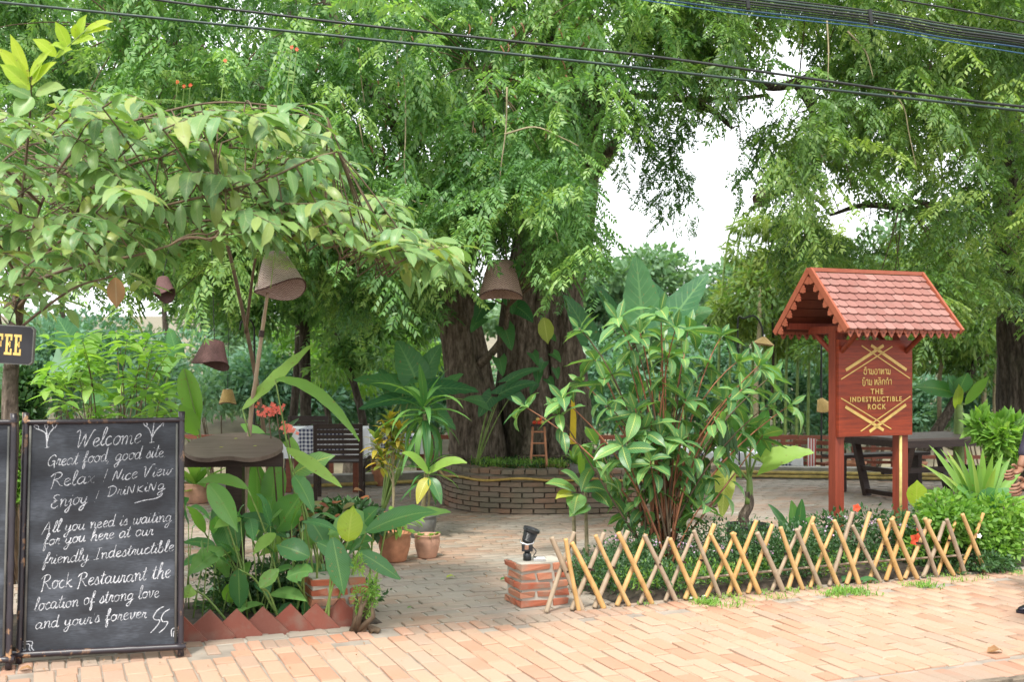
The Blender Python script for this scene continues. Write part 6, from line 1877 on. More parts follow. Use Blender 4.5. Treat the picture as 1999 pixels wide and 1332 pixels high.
# feathery shrub with red flowers mixed into it
fs = thing('red_flowering_shrub', 'feathery bright green shrub with small red flower clusters among the left branches', 'shrub', (-1.6, 7.6, 0))
limb(fs, [Vector((-1.6, 7.6, 0)), at(510, 800, 7.5), at(450, 500, 7.2), at(400, 330, 6.9), at(390, 200, 6.8)], .02, .007, 'stem_brown', 6, 'stem', 0)
limb(fs, [at(480, 650, 7.3), at(500, 500, 7.0), at(520, 470, 6.9)], .012, .005, 'stem_brown', 6, 'stem', 0)
def fern(q, d, L, mat_list, n=9):
    """twice feathered leaf: main rib with side ribs of tiny leaflets"""
    d = np.array(d, float); d /= np.linalg.norm(d); up = np.array([.1, -.35, 1.]); s = np.cross(d, up); s /= np.linalg.norm(s)
    p = np.array(q, float)
    for i in range(n):
        d[2] -= .03; p = p + d * L / n
        w = math.sin(PI * (i + 1.2) / (n + 1.5)) * L * .42
        for g in (-1, 1):
            sd = s * g + d * .5; sd /= np.linalg.norm(sd); r = p.copy(); m = 7
            for k in range(m):
                r = r + sd * w / m + np.array([0, 0, -.0012])
                for h in (-1, 1):
                    dd = np.cross(sd, up) * h + sd * .35; mat_list.append(leaflet(r, dd, up, L * .055, L * .015))
FQ = []
for (x, y, Z, dx, dz) in [(350, 230, 6.5, 1, .1), (400, 205, 6.4, 1, -.1), (390, 260, 6.4, 1, -.3), (330, 250, 6.4, -1, -.1), (450, 235, 6.4, 1, -.4), (430, 280, 6.4, 1, -.2), (470, 470, 6.7, -1, -.1), (480, 480, 6.7, 1, .05), (440, 455, 6.7, 1, .1), (500, 500, 6.7, 1, -.2), (470, 500, 6.7, -1, -.15), (395, 180, 6.4, -.6, .5), (300, 300, 6.5, -1, -.2), (540, 260, 6.5, 1, -.2), (520, 300, 6.5, 1, -.4), (240, 210, 6.5, 1, .1), (260, 250, 6.4, -1, 0)]:
    for j in range(2): fern(at(x + random.uniform(-25, 25), y + random.uniform(-18, 18), Z), (dx, random.uniform(-.5, .3), dz + random.uniform(-.2, .2)), random.uniform(.2, .3), FQ)
FQ = np.array(FQ); foliage('fern_leaves', FQ, leaf_mat('feather_leaf', [(0.16, 0.30, 0.04), (0.22, 0.36, 0.05), (0.28, 0.40, 0.07)], trans=.45), np.random.default_rng(3).uniform(.1, .9, len(FQ)), fs)
for (x, y, Z) in [(347, 160, 6.4), (360, 168, 6.4), (515, 440, 6.3), (542, 442, 6.3), (570, 92, 6.6), (580, 96, 6.6), (440, 118, 6.5), (614, 378, 6.4), (372, 166, 6.4)]:
    mb = MB(); c = at(x, y, Z)
    for k in range(6):
        a = k * 1.05; blade(mb, [c, c + Vector((math.cos(a), -.4, math.sin(a))) * .008, c + Vector((math.cos(a), -.1, math.sin(a))) * random.uniform(.01, .016)], .008, oval, (0, -1, .2), (-1, 0, 1))
    obj('flower', mb, M['petal_red'], fs, True)
    stem(fs, [c, c + Vector((-.02, .02, -.15)), c + Vector((-.05, .05, -.35))], .0025, .003)

# ================================================================== STRIPED SHRUB
sb = Vector(at(1290, 1100, 8.15)); sb.z = 0
ss = thing('striped_leaf_shrub', 'large shrub with yellow veined leaves in the bed behind the bamboo fence', 'shrub', sb)
tips = [(1130, 640), (1160, 700), (1022, 792), (1090, 806), (1205, 622), (1290, 606), (1345, 640), (1410, 655), (1445, 702), (1505, 735), (1545, 790), (1490, 850), (1380, 715), (1300, 690), (1225, 700), (1250, 770), (1340, 780), (1420, 780), (1185, 790), (1460, 830), (1290, 850), (1385, 860), (1215, 870), (1300, 930), (1355, 945), (1240, 950), (1222, 1005), (1330, 1010), (1372, 985), (1280, 1045), (1160, 860), (1320, 560 + 80), (1250, 650), (1500, 790), (1180, 740), (1330, 860), (1410, 870), (1450, 760), (1270, 900)] + [(1290 + 225 * math.sin(k * 2.4) * (k / 30) ** .5, 755 + 125 * math.cos(k * 2.4) * (k / 30) ** .5) for k in range(1, 31, 2)]
pile = LeafPile(); mbs = []
trunks = [sb + Vector((random.uniform(-.12, .12), random.uniform(-.1, .1), 0)) for _ in range(11)]
for i, (x, y) in enumerate(tips):
    far_out = abs(x - 1290) / 300
    Z = 8.15 + random.uniform(-.55, .6) * (1 - far_out * .3)
    tip = at(x, y, Z); b = trunks[i % 11]
    ctrl = Vector((b.x + (tip.x - b.x) * (.25 if y < 800 else .6), b.y + (tip.y - b.y) * .3, b.z + (tip.z - b.z) * (.75 if far_out < .55 else .62)))
    P = bez(b, ctrl, tip, 10)
    mb = MB(); mb.tube(P, [.010 - .0065 * k / 10 for k in range(11)], 6); obj('stem', mb, M['stem_red' if i % 3 else 'stem_brown'], ss, True)
    d = (P[-1] - P[-3]).normalized(); n = random.randint(5, 6); q = d.orthogonal().normalized()
    for k in range(n):
        a = 2 * PI * k / n + random.uniform(-.3, .3); rd = Quaternion(d, a) @ q
        dd = rd * random.uniform(.85, 1.15) + d * random.uniform(.15, .7) + Vector((0, 0, -.05))
        pile.add(random.choice(LV_str[:4]), frame(tip - d * random.uniform(0, .05), dd, d + Vector((0, 0, .6)), random.uniform(.16, .285), random.uniform(-.5, .5)))
    for k in range(1):   # young upright centre leaf
        pile.add(LV_str[0], frame(tip, d + rv(.25), (0, -1, 0), random.uniform(.10, .16)))
    for k in range(random.randint(3, 6)):   # older leaves down the stem
        f = random.uniform(.35, .93); p = P[int(f * 10)]; a = random.uniform(0, 6.28)
        pile.add(random.choice(LV_str[2:]), frame(p, Vector((math.cos(a), math.sin(a), random.uniform(-.5, .1))), (0, 0, 1), random.uniform(.17, .24), random.uniform(-.4, .4)))
pile.build(ss, 300)
# withered dark leaves hanging
for k in range(5):
    px_leaf(ss, (1410 + k * 5, 835 + 8 * (k % 2)), (1405 + k * 9, 880 + 9 * (k % 3)), 12, 8.0, mat='leaf_dark', wave=.3, cup=.9, name='withered_leaf', prof=lance)
# companion plant with two thin bamboo-like stems left of the shrub
cpn = thing('striped_leaf_sapling', 'young plant with striped leaves on two pale stems left of the big shrub', 'plant', Vector(at(1128, 1080, 8.7)[:2] + (0,)))
for (x0, x1, y1) in ((1122, 1118, 960), (1146, 1142, 930)):
    stem(cpn, [Vector(at(x0, 1080, 8.7)[:2] + (0,)), at(x0 - 1, 1020, 8.7), at(x1, y1, 8.7)], .017, .012, 'stem_pale', n=8)
for (a, b, w, m) in [((1125, 960), (1065, 945), 28, 'leaf_stripe'), ((1130, 965), (1120, 1005), 40, 'leaf_stripe'), ((1140, 955), (1185, 960), 40, 'leaf_stripe'), ((1135, 950), (1095, 920), 26, 'leaf_stripe'), ((1145, 940), (1165, 885), 34, 'leaf_heli'), ((1160, 960), (1190, 990), 36, 'leaf_stripe'), ((1120, 965), (1085, 975), 24, 'leaf_yellow'), ((1140, 935), (1125, 875), 22, 'leaf_bright'), ((1142, 930), (1160, 870), 20, 'leaf_bright'), ((1150, 985), (1112, 1010), 40, 'leaf_stripe')]:
    px_leaf(cpn, a, b, w, 8.7, 8.55, .18, prof=oval, mat=m)
sp = at(1126, 905, 10.9)
pt_, *_r = pot('plant_pot', 'small dark grey pot standing on the planter edge behind the sapling', 1126, 915, 26, 18, 'pot_grey', Z=10.9, z=.44)
for k in range(9):
    a = k * .7; pass
    inst('leaf', LV_bri[k % 2], pt_, frame(wm(pt_) @ Vector((0, 0, .08)), (math.cos(a) * .7, math.sin(a) * .5, 1), (0, 0, 1), .2))

# ================================================================== GIANT ELEPHANT EARS
def ear(parent, base, neck, tip, Wp, Z, mat='leaf_ear', arch=.1, N=(0, -.9, .4), r=.012, Z1=None, wave=.03, fold=.12):
    """petiole from world point base to pixel neck, heart leaf from neck to pixel tip"""
    nk = at(neck[0], neck[1], Z)
    stem(parent, [base, base.lerp(nk, .55) + Vector((0, 0, .06)), nk], r, r * .55, 'stem_green', 'stalk', 7)
    px_leaf(parent, neck, tip, Wp, Z, Z1, arch, prof=heartp, mat=mat, lobe=.24, N=N, wave=wave, fold=fold, seg=11)
ge = thing('giant_elephant_ear', 'giant elephant ear leaves standing up behind the striped shrub', 'plant', Vector((2.55, 9.9, 0)).lerp(Vector((1.35, 9.9, 0)), .7))
gb = Vector((1.55, 9.9, 0))
ear(ge, gb, (1256, 640), (1242, 498), 105, 9.8, arch=.02, N=(.25, -1, .15))
ear(ge, gb, (1302, 640), (1384, 533), 88, 9.7, arch=.05, N=(-.35, -1, .5))
ear(ge, gb, (1215, 640), (1160, 555), 44, 10.0, arch=.12, N=(.5, -1, .2))
ear(ge, gb, (1330, 640), (1392, 606), 60, 9.9, arch=.2)
ear(ge, gb, (1150, 660), (1100, 575), 60, 10.2, arch=.1, N=(.3, -1, .4))
ear(ge, gb, (1290, 600), (1262, 545), 50, 10.3, arch=.1)

lp_ = thing('dark_elephant_ear', 'dark green elephant ear plant left of the big trunk', 'plant', Vector((-1.35, 11.0, .0)))
lb_ = Vector((-1.3, 11.0, 0))
for (n_, t_, w, Z, m) in [((810, 735), (775, 665), 85, 10.9, 'leaf_ear'), ((825, 740), (862, 672), 60, 11, 'leaf_ear'), ((790, 755), (690, 742), 62, 10.8, 'leaf_ear'), ((800, 775), (700, 800), 50, 10.8, 'leaf_ear'), ((840, 760), (935, 765), 60, 10.7, 'leaf_ear'), ((815, 760), (790, 830), 60, 10.9, 'leaf_ear'), ((850, 770), (905, 730), 44, 10.9, 'leaf_ear'), ((845, 800), (890, 840), 46, 10.8, 'leaf_ear'), ((770, 770), (740, 720), 50, 11.2, 'leaf_ear')]:
    ear(lp_, lb_, n_, t_, w, Z, m, .08, r=.012, N=(.1, -.7, .8))
cl = thing('planter_elephant_ear', 'slender elephant ear on a tall green stalk in front of the trunks', 'plant', Vector(at(928, 905, 11.7)[:2] + (.42,)))
cb_ = Vector(at(928, 905, 11.7)[:2] + (.42,))
for (n_, t_, w) in [((960, 775), (935, 815), 40), ((975, 770), (1050, 748), 34), ((955, 790), (905, 780), 30), ((1000, 770), (1030, 795), 34), ((990, 745), (1060, 720), 24)]:
    ear(cl, cb_, n_, t_, w, 11.5, arch=.15, r=.008)

# potted elephant ear with trunk
pe, pp, pr_, ph_ = pot('black_plant_pot', 'wide black plant pot holding the thick stemmed elephant ear behind the fence', 1468, 1088, 88, 60, 'pot_black', waist=.8)
ee = thing('potted_elephant_ear', 'thick stemmed elephant ear plant with one yellow drooping leaf in the black pot', 'plant', (pp.x, pp.y, ph_ * .9))
Ze = pp.y
limb(ee, [Vector((pp.x - .02, pp.y, ph_ * .88)), at(1452, 1010, Ze), at(1464, 985, Ze), at(1462, 960, Ze)], .05, .03, 'bark', 10, 'trunk', .1)
nb_ = at(1462, 965, Ze)
stem(ee, [at(1462, 985, Ze), at(1464, 950, Ze), at(1462, 925, Ze)], .033, .02, 'stem_green', 'leaf_base', 8)
for (n_, t_, w, m, a_) in [((1490, 905), (1590, 884), 60, 'leaf_bright', .12), ((1416, 930), (1410, 1010), 50, 'leaf_yellow', .0), ((1470, 870), (1500, 800), 60, 'leaf_heli', .05), ((1440, 880), (1425, 810), 56, 'leaf_heli', .05)]:
    nk = at(n_[0], n_[1], Ze - .1)
    stem(ee, cat_rom([at(1463, 940, Ze), at((1463 + n_[0]) / 2, min(n_[1], 925) - 8, Ze - .05), nk], 4), .011, .006, 'stem_green', 'stalk', 7)
    px_leaf(ee, n_, t_, w, Ze - .1, Ze - .25, a_, prof=heartp, mat=m, lobe=.2, N=(.1, -.75, .6), wave=.04, seg=11)

# ================================================================== LEFT BED: HELICONIAS
hb = thing('heliconia_clump', 'clump of broad green heliconia leaves round the wooden stand', 'plant', Vector((-1.5, 6.95, 0)))
HL = [((408, 946), (465, 1040), 44, 6.3, 'leaf_heli', .12), ((425, 985), (462, 1100), 56, 6.6, 'leaf_heli', .05), ((466, 1112), (468, 1192), 40, 6.3, 'leaf_heli', .0), ((436, 1072), (368, 1126), 46, 6.4, 'leaf_heli', .12),
      ((484, 955), (386, 944), 24, 6.4, 'leaf_bright', .28), ((420, 1066), (358, 1060), 22, 6.5, 'leaf_heli', .1), ((505, 1010), (500, 890), 50, 7.1, 'leaf_heli', 0), ((540, 1036), (590, 962), 62, 6.7, 'leaf_heli', 0),
      ((527, 1000), (545, 890), 48, 7.0, 'leaf_heli', 0), ((474, 800), (612, 672), 30, 6.9, 'leaf_bright', .03), ((538, 742), (702, 862), 26, 6.8, 'leaf_bright', .32), ((560, 876), (668, 952), 26, 6.6, 'leaf_bright', .06),
      ((572, 926), (655, 890), 44, 6.8, 'leaf_stripe', .1), ((575, 930), (612, 1000), 34, 6.5, 'leaf_heli', .2), ((680, 1058), (690, 988), 50, 6.2, 'leaf_lime', 0), ((730, 1020), (640, 1045), 60, 6.6, 'leaf_heli', .1),
      ((715, 1040), (855, 1000), 44, 6.4, 'leaf_heli', .12), ((760, 1010), (880, 1000), 26, 6.5, 'leaf_bright', .06), ((650, 1050), (672, 1165), 46, 6.2, 'leaf_heli', .05), ((700, 1078), (782, 1132), 34, 6.3, 'leaf_heli', .1),
      ((604, 1088), (540, 1065), 48, 6.3, 'leaf_heli', .12), ((508, 1148), (545, 1112), 30, 6.2, 'leaf_bright', .05), ((560, 1128), (612, 1118), 40, 6.3, 'leaf_heli', .1), ((470, 1010), (560, 1050), 36, 6.7, 'leaf_heli', .15),
      ((636, 1066), (600, 1010), 40, 6.5, 'leaf_heli', .1), ((355, 1150), (384, 1158), 30, 6.2, 'leaf_bright', 0), ((400, 1040), (365, 990), 22, 6.8, 'leaf_bright', .1), ((690, 1050), (740, 990), 44, 6.6, 'leaf_heli', .1),
      ((585, 890), (540, 840), 24, 7.1, 'leaf_bright', .1), ((620, 1060), (690, 1110), 36, 6.3, 'leaf_heli', .15), ((520, 870), (470, 830), 34, 7.2, 'leaf_heli', .1), ((360, 720), (392, 830), 44, 7.3, 'leaf_bright', .1), ((385, 850), (352, 790), 40, 7.4, 'leaf_bright', .1)]
for (a, b, w, Z, m, ar_) in HL:
    px_leaf(hb, a, b, w, Z, Z + random.uniform(-.15, .1), ar_, archy=random.uniform(-.06, .06), prof=lance if w < 38 else oval, mat=m, wave=random.uniform(.03, .08), cup=random.uniform(-.2, .35), fold=random.uniform(.1, .35), seg=12, N=(random.uniform(-.3, .3), -.8, .6))
    g0 = Vector((at(a[0], 900, Z).x + random.uniform(-.1, .1), Z + .15, 0))
    g0.x = max(-1.9, min(-.85, g0.x + (0.15 if a[0] < 600 else -.12)))
    A = at(a[0], a[1], Z); stem(hb, [g0, g0.lerp(A, .6) + Vector((0, .02, .05)), A], .008, .0045, 'stem_green')
for k in range(80):
    x = random.uniform(365, 700); y = random.uniform(1010, 1190); Z = random.uniform(6.35, 7.3)
    a = random.uniform(-2.6, -.5) if random.random() < .5 else random.uniform(.2, 2.9)
    L = random.uniform(40, 85)
    px_leaf(hb, (x, y), (x + L * math.cos(a), y + L * .8 * math.sin(a)), random.uniform(20, 40), Z, Z - .15, random.uniform(.05, .3), prof=oval, mat=random.choice(['leaf_heli', 'leaf_heli', 'leaf_bright', 'leaf_ear']), N=(random.uniform(-.4, .4), -.6, .8), seg=6)
    A = at(x, y, Z); stem(hb, [Vector((A.x + random.uniform(-.08, .08), Z, 0)), A], .005, .003, 'stem_green')
bush('low mixed weeds in the left bed behind the diamond tiles', 530, 1165, 6.75, 165, 42, 'leaf_dark', 5200, .045, .03, name='bed_weeds', cat='weeds', clumps=16)
bush('small weed clump beside the left brick pillar', 712, 1170, 6.25, 26, 48, 'leaf_bright', 650, .03, .0, name='weed_clump', aspect=.25, cat='weeds', clumps=5)

# coral ixora
ix = thing('ixora_shrub', 'coral red ixora flower heads rising beside the dark slatted chair', 'shrub', Vector((-1.48, 7.2, 0)))
for (x, y, rr) in [(524, 805, 22), (562, 838, 14), (540, 800, 12)]:
    c = at(x, y, 6.9); stem(ix, [Vector((-1.48, 7.2, 0)), c + Vector((.03, .05, -.4)), c], .007, .004, 'stem_brown')
    mb = MB()
    for k in range(26):
        q = c + Vector((random.gauss(0, .5), random.gauss(0, .3), random.gauss(0, .4))) * rr / F * 6.9
        for j in range(4):
            a = j * PI / 2 + .4; blade(mb, [q, q + Vector((math.cos(a), -.1, math.sin(a))) * .007, q + Vector((math.cos(a), 0, math.sin(a))) * .014], .011, oval, (0, -1, .2), (-1, 0, 1))
    o = obj('flower_head', mb, M['petal_coral'], ix, True); o['kind'] = 'stuff'
for k in range(10): px_leaf(ix, (545 + random.uniform(-30, 35), 850 + random.uniform(-20, 20)), (545 + random.uniform(-60, 60), 850 + random.uniform(-35, 35)), 14, 7.0, mat='leaf_dark')

# bright shrub and ears behind the chalkboard
bs = thing('yellow_green_shrub', 'bright yellow green shrub rising behind the chalkboard', 'shrub', Vector((-3.0, 8.2, 0)))
pile = LeafPile()
for k in range(52):
    x = random.uniform(90, 350); y = random.uniform(640, 815) + abs(x - 220) * .12; Z = random.uniform(7.6, 8.7)
    tip = at(x, y, Z); b = Vector((-3.0 + random.uniform(-.2, .2), 8.2, 0))
    P = bez(b, Vector((b.x + (tip.x - b.x) * .4, 8.2, tip.z * .75)), tip, 6); mb = MB(); mb.tube(P, [.008 - .001 * i for i in range(7)], 5)
    if k % 2 == 0: obj('stem', mb, M['stem_brown'], bs, True)
    for j in range(9):
        a = j * 2.4; pile.add(random.choice(LV_bri), frame(tip - Vector((0, 0, .012 * j)), Vector((math.cos(a), math.sin(a), random.uniform(-.3, .6))), (0, 0, 1), random.uniform(.12, .2), random.uniform(-.3, .3)))
pile.build(bs, 200)
le = thing('left_elephant_ear', 'large pale elephant ear leaves behind the chalkboard near the coffee sign', 'plant', Vector((-3.2, 8.9, 0)))
for (n_, t_, w, m) in [((150, 690), (100, 745), 90, 'leaf_teal'), ((160, 700), (200, 650), 60, 'leaf_bright'), ((140, 670), (112, 620), 60, 'leaf_ear'), ((185, 790), (250, 745), 60, 'leaf_ear'), ((320, 715), (360, 690), 44, 'leaf_heli'), ((345, 690), (330, 640), 40, 'leaf_ear')]:
    ear(le, Vector((-3.2, 8.9, 0)), n_, t_, w, 8.8, m, .08)
bush('dark leafy shrub between the two chalkboards', 30, 790, 8.6, 45, 60, 'leaf_dark', 1600, .09, 0, name='dark_shrub', cat='shrub')
bush('leafy green undergrowth below the coffee sign', 20, 900, 7.6, 40, 90, 'leaf_bright', 1500, .07, 0, name='undergrowth', cat='shrub')

# ================================================================== POTTED PLANTS ON THE PATIO
def rosette(parent, c, n, L, variants, up=.5, r0=.0, el=(-.3, .9)):
    for k in range(n):
        a = k * 2.399 + random.uniform(-.2, .2); e = el[1] + (el[0] - el[1]) * k / n
        inst('leaf', random.choice(variants), parent, frame(c + Vector((0, 0, -r0 * k / n)), Vector((math.cos(a) * math.cos(e), math.sin(a) * math.cos(e), math.sin(e))), (0, 0, 1), L * random.uniform(.8, 1.15), random.uniform(-.2, .2)))
def potted(name, plabel, label, px, py, w, h, mat, cat='plant'):
    p0, c, r, H = pot('plant_pot', plabel, px, py, w, h, mat)
    t = thing(name, label, cat, (c.x, c.y, H * .88)); return t, c, r, H
t, c, r, H = potted('begonia', 'round terracotta pot at the path edge holding leafy begonia', 'pale leafy begonia in the left one of the two front terracotta pots', 768, 1100, 66, 56, 'terracotta')
for k in range(46):
    a = random.uniform(0, 6.28); e = random.uniform(.2, 1.4); rr = random.uniform(.06, .2); p = Vector((c.x + math.cos(a) * rr, c.y + math.sin(a) * rr, H + random.uniform(.0, .16)))
    inst('leaf', random.choice(LV_bri), t, frame(p, Vector((math.cos(a), math.sin(a), random.uniform(-.4, .5))), (0, 0, 1), random.uniform(.08, .13), random.uniform(-.4, .4)))
mb = MB()
for k in range(8): a = k * .8; mb.tube([Vector((c.x, c.y, H * .85)), Vector((c.x + .12 * math.cos(a), c.y + .12 * math.sin(a), H + .12))], .004, 5)
o = obj('stems', mb, M['stem_green'], t, True); o['kind'] = 'stuff'
t, c, r, H = potted('potted_seedling', 'smaller pale terracotta pot right of the begonia pot', 'little green seedlings in the smaller pale terracotta pot', 833, 1092, 52, 46, 'terracotta_pale')
for k in range(22):
    a = random.uniform(0, 6.28); inst('leaf', random.choice(LV_bri), t, frame(Vector((c.x + random.gauss(0, .05), c.y + random.gauss(0, .05), H * .9)), Vector((math.cos(a), math.sin(a), .5)), (0, 0, 1), random.uniform(.05, .09)))
t, c, r, H = potted('tall_dracaena', 'dark pot hidden behind the terracotta pots, under the dracaena', 'tall dracaena with hanging strap leaves left of the round planter', 822, 1052, 60, 44, 'pot_grey')
limb(t, [Vector((c.x, c.y, H * .8)), at(832, 930, c.y), at(830, 830, c.y), at(828, 790, c.y)], .02, .014, 'stem_pale', 8, 'stem', .1)
rosette(t, at(828, 790, c.y), 34, .48, LV_drac, el=(-.9, 1.2), r0=.2)
limb(t, [Vector((c.x + .02, c.y, H * .8)), at(838, 980, c.y), at(836, 920, c.y)], .012, .01, 'stem_pale', 6, 'stem', .1)
rosette(t, at(836, 915, c.y), 14, .32, LV_drac, el=(-.6, 1.0), r0=.1)
for (a, b, w, m) in [((838, 925), (912, 905), 26, 'leaf_bright'), ((836, 925), (785, 885), 22, 'leaf_bright'), ((838, 935), (815, 985), 26, 'leaf_yellow'), ((838, 935), (862, 985), 24, 'leaf_heli')]:
    px_leaf(t, a, b, w, c.y - .1, c.y - .2, .3, mat=m)
t, c, r, H = potted('croton', 'brown pot under the yellow croton behind the begonia', 'yellow and green croton bush beside the dracaena', 766, 1040, 50, 36, 'terracotta')
for (x, y) in [(762, 815), (770, 860), (745, 890), (735, 860), (780, 840), (755, 840)]:
    tp = at(x, y, c.y); limb(t, [Vector((c.x, c.y, H * .8)), Vector((c.x, c.y, tp.z * .6)), tp], .007, .004, 'stem_pale', 5, 'stem', 0)
    rosette(t, tp, 20, .15, LV_cro, el=(-.5, 1.2), r0=.12)
t, c, r, H = potted('pot_croton', 'terracotta pot at the foot of the far chair', 'small yellow croton in the pot right of the slatted chair', 745, 950, 42, 32, 'terracotta')
rosette(t, Vector((c.x, c.y, H + .08)), 26, .17, LV_cro, el=(-.2, 1.3), r0=.1)
t, c, r, H = potted('pot_lily', 'large terracotta pot behind the oval stand at left', 'green leaves growing in the terracotta pot behind the oval stand', 378, 985, 60, 40, 'terracotta_pale')
rosette(t, Vector((c.x, c.y, H)), 16, .4, LV_bri, el=(.1, 1.3), r0=.1)
t, c, r, H = potted('pot_palm', 'terracotta pot partly hidden left of the chalkboard', 'leaves in the pot seen between the two chalkboards', 28, 985, 50, 50, 'terracotta')
rosette(t, Vector((c.x, c.y, H)), 12, .3, LV_bri, el=(.1, 1.3))
# dark leafy foliage of begonias between the stand and the patio
bg_ = bush('reddish and green begonia bed behind the heliconias', 650, 1010, 8.3, 110, 44, 'leaf_dark', 1500, .07, 0, name='begonia_bed', cat='plants', clumps=10, aspect=.7)
for k in range(80):
    x = random.gauss(640, 55); y = random.gauss(1010, 24); a = random.uniform(0, 6.28)
    inst('leaf', random.choice(LV_brn), bg_, frame(at(x, y, random.uniform(7.9, 8.5)), Vector((math.cos(a), math.sin(a), random.uniform(-.5, .2))), (0, -.4, 1), random.uniform(.06, .11)))
# shallow bowl of plants on the terrace behind the sign legs
for (x, lab) in ((1665, 'orange terracotta planter bowl behind the left leg of the picnic table'), (1785, 'orange terracotta planter bowl behind the right sign post')):
    pot('planter_bowl', lab, x, 0, 66, 46, 'terracotta', Z=15.2, z=-.5 + .35)

# ================================================================== PLANTER UNDERGROWTH
def tufts(name, label, cat, pts, n, L, W_, mat, parent=None, spread=.1, kind='stuff'):
    Q = []; T = []
    for c in pts:
        tb_ = rng.uniform(.2, .8)
        for k in range(n):
            a = rng.uniform(0, 6.28); e = rng.uniform(.5, 1.4); l = L * rng.uniform(.6, 1.2)
            p = np.array(c) + np.array([rng.normal(0, spread), rng.normal(0, spread), 0])
            d = np.array([math.cos(a) * math.cos(e), math.sin(a) * math.cos(e), math.sin(e)]); s = np.cross(d, [0, 0, 1.]); s /= np.linalg.norm(s)
            m = p + d * l * .55; e_ = m + (d + np.array([0, 0, -1.1])) * l * .4
            Q.append([p - s * W_, p + s * W_, m + s * W_, m - s * W_]); Q.append([m - s * W_, m + s * W_, e_ + s * W_ * .1, e_ - s * W_ * .1])
            T += [tb_ + rng.normal(0, .12)] * 2
    o = foliage(name, np.array(Q), M[mat], np.array(T), parent)
    if label: tag(o, label, cat)
    return o
P_ = [tuple(planter_pt(rng.uniform(PI * 1.05, PI * 1.95), rng.uniform(.5, .82)) + Vector((0, 0, .42))) for _ in range(46)]
tufts('spider_grass', 'striped spider grass spilling over the round planter soil', 'grass', P_, 34, .17, .005, 'leaf_strap', spread=.06)
P_ = [tuple(planter_pt(rng.uniform(PI * 1.0, PI * 2), rng.uniform(.3, .8)) + Vector((0, 0, .42))) for _ in range(60)]
tufts('dark_grass', 'dark low grass under the big trunks on the planter', 'grass', P_, 30, .14, .006, 'leaf_dark', spread=.08)
mb = MB()
for k in range(240):
    c = Vector((random.gauss(.25, .35), 11.45 + random.uniform(-.08, .35), .45 + random.uniform(0, .02))); s = .03
    d = rv(1); d.z *= .3; d.normalize(); blade(mb, [c, c + d * s * .5, c + d * s], s * .6, oval, (0, 0, 1), (-1, 1))
tag(obj('leaf_litter', mb, M['leaf_dry'], None, kind='stuff'), 'brown fallen leaves lying on the planter soil', 'dead leaves')

# ================================================================== BED BEHIND THE FENCE
Qs, tt = [], []
for k in range(115):
    s = rng.uniform(.45, 5.0); t = rng.uniform(.14, .95); p = ST(s, t)
    h = .20 + .08 * math.sin(s * 3.1 + t * 4); 
    Qs.append(sprig_cloud(rng, 230, (p.x, p.y, h * .75), (.17, .17, h * .75), .032, .45, .2)); tt.append(np.clip(rng.uniform(.15, .85) + rng.normal(0, .15, 230), .02, .98))
hedge = foliage('low_hedge', np.concatenate(Qs), M['leaf_dark'], np.concatenate(tt), None)
tag(hedge, 'low dark green hedge plants filling the bed behind the bamboo fence', 'hedge')
Qs = []
for k in range(46):
    s = rng.uniform(.4, 5.0); p = ST(s, rng.uniform(.1, .5)); Qs.append(sprig_cloud(rng, 90, (p.x, p.y, .09), (.12, .1, .09), .036, .4, .1))
Q = np.concatenate(Qs); tag(foliage('bright_ground_cover', Q, M['leaf_bright'], rng.uniform(.1, .9, len(Q)), None), 'brighter green ground cover just inside the bamboo fence', 'ground cover')
Qs = []
for k in range(110):
    s = rng.uniform(.5, 5.0); p = ST(s, rng.uniform(.1, .7)); Qs.append(sprig_cloud(rng, 6, (p.x, p.y, .30 + .06 * math.sin(s * 3)), (.03, .03, .01), .013, 1.2, .3))
Q = np.concatenate(Qs); tag(foliage('tiny_flowers', Q, M['petal_pink'], rng.uniform(.1, .9, len(Q)), None), 'tiny pale pink flowers dotted over the low hedge', 'flowers')
P_ = [tuple(ST(rng.uniform(.3, 5.2), rng.choice([rng.uniform(-.03, .02), rng.uniform(-.2, -.16)]))) for _ in range(36)]
P_ = [p for p in P_ if not 3.9 < st_of(Vector(p))[0] < 4.3]
tufts('edge_grass', 'thin grass growing in the joint along the fence foot', 'grass', P_, 16, .05, .0022, 'leaf_strap', spread=.035)
P_ = [tuple(gp(1640 + rng.normal(0, 45), 1158 + rng.normal(0, 5))) for _ in range(16)] + [tuple(gp(1390 + rng.normal(0, 20), 1180 + rng.normal(0, 3))) for _ in range(7)] + [tuple(gp(1800 + rng.normal(0, 14), 1145)) for _ in range(5)]
tufts('pavement_grass', 'grass patches creeping onto the brick pavement by the fence', 'grass', P_, 26, .06, .003, 'leaf_bright', spread=.04)
for (x, y, w, lab) in ((1660, 1138, 30, 'lower round green leaf fallen at the fence foot'), (1700, 1140, 26, 'small round leaf at the fence foot near the sign post')):
    mb = MB(); p = gp(x, y); blade(mb, bez(p + Vector((-.05, 0, .02)), p + Vector((0, 0, .05)), p + Vector((.06, 0, .01)), 6), .08, heartp, (0, -.3, 1), lobe=.2)
    tag(obj('ground_leaf', mb, M['leaf_heli'], None, True), lab, 'leaf')
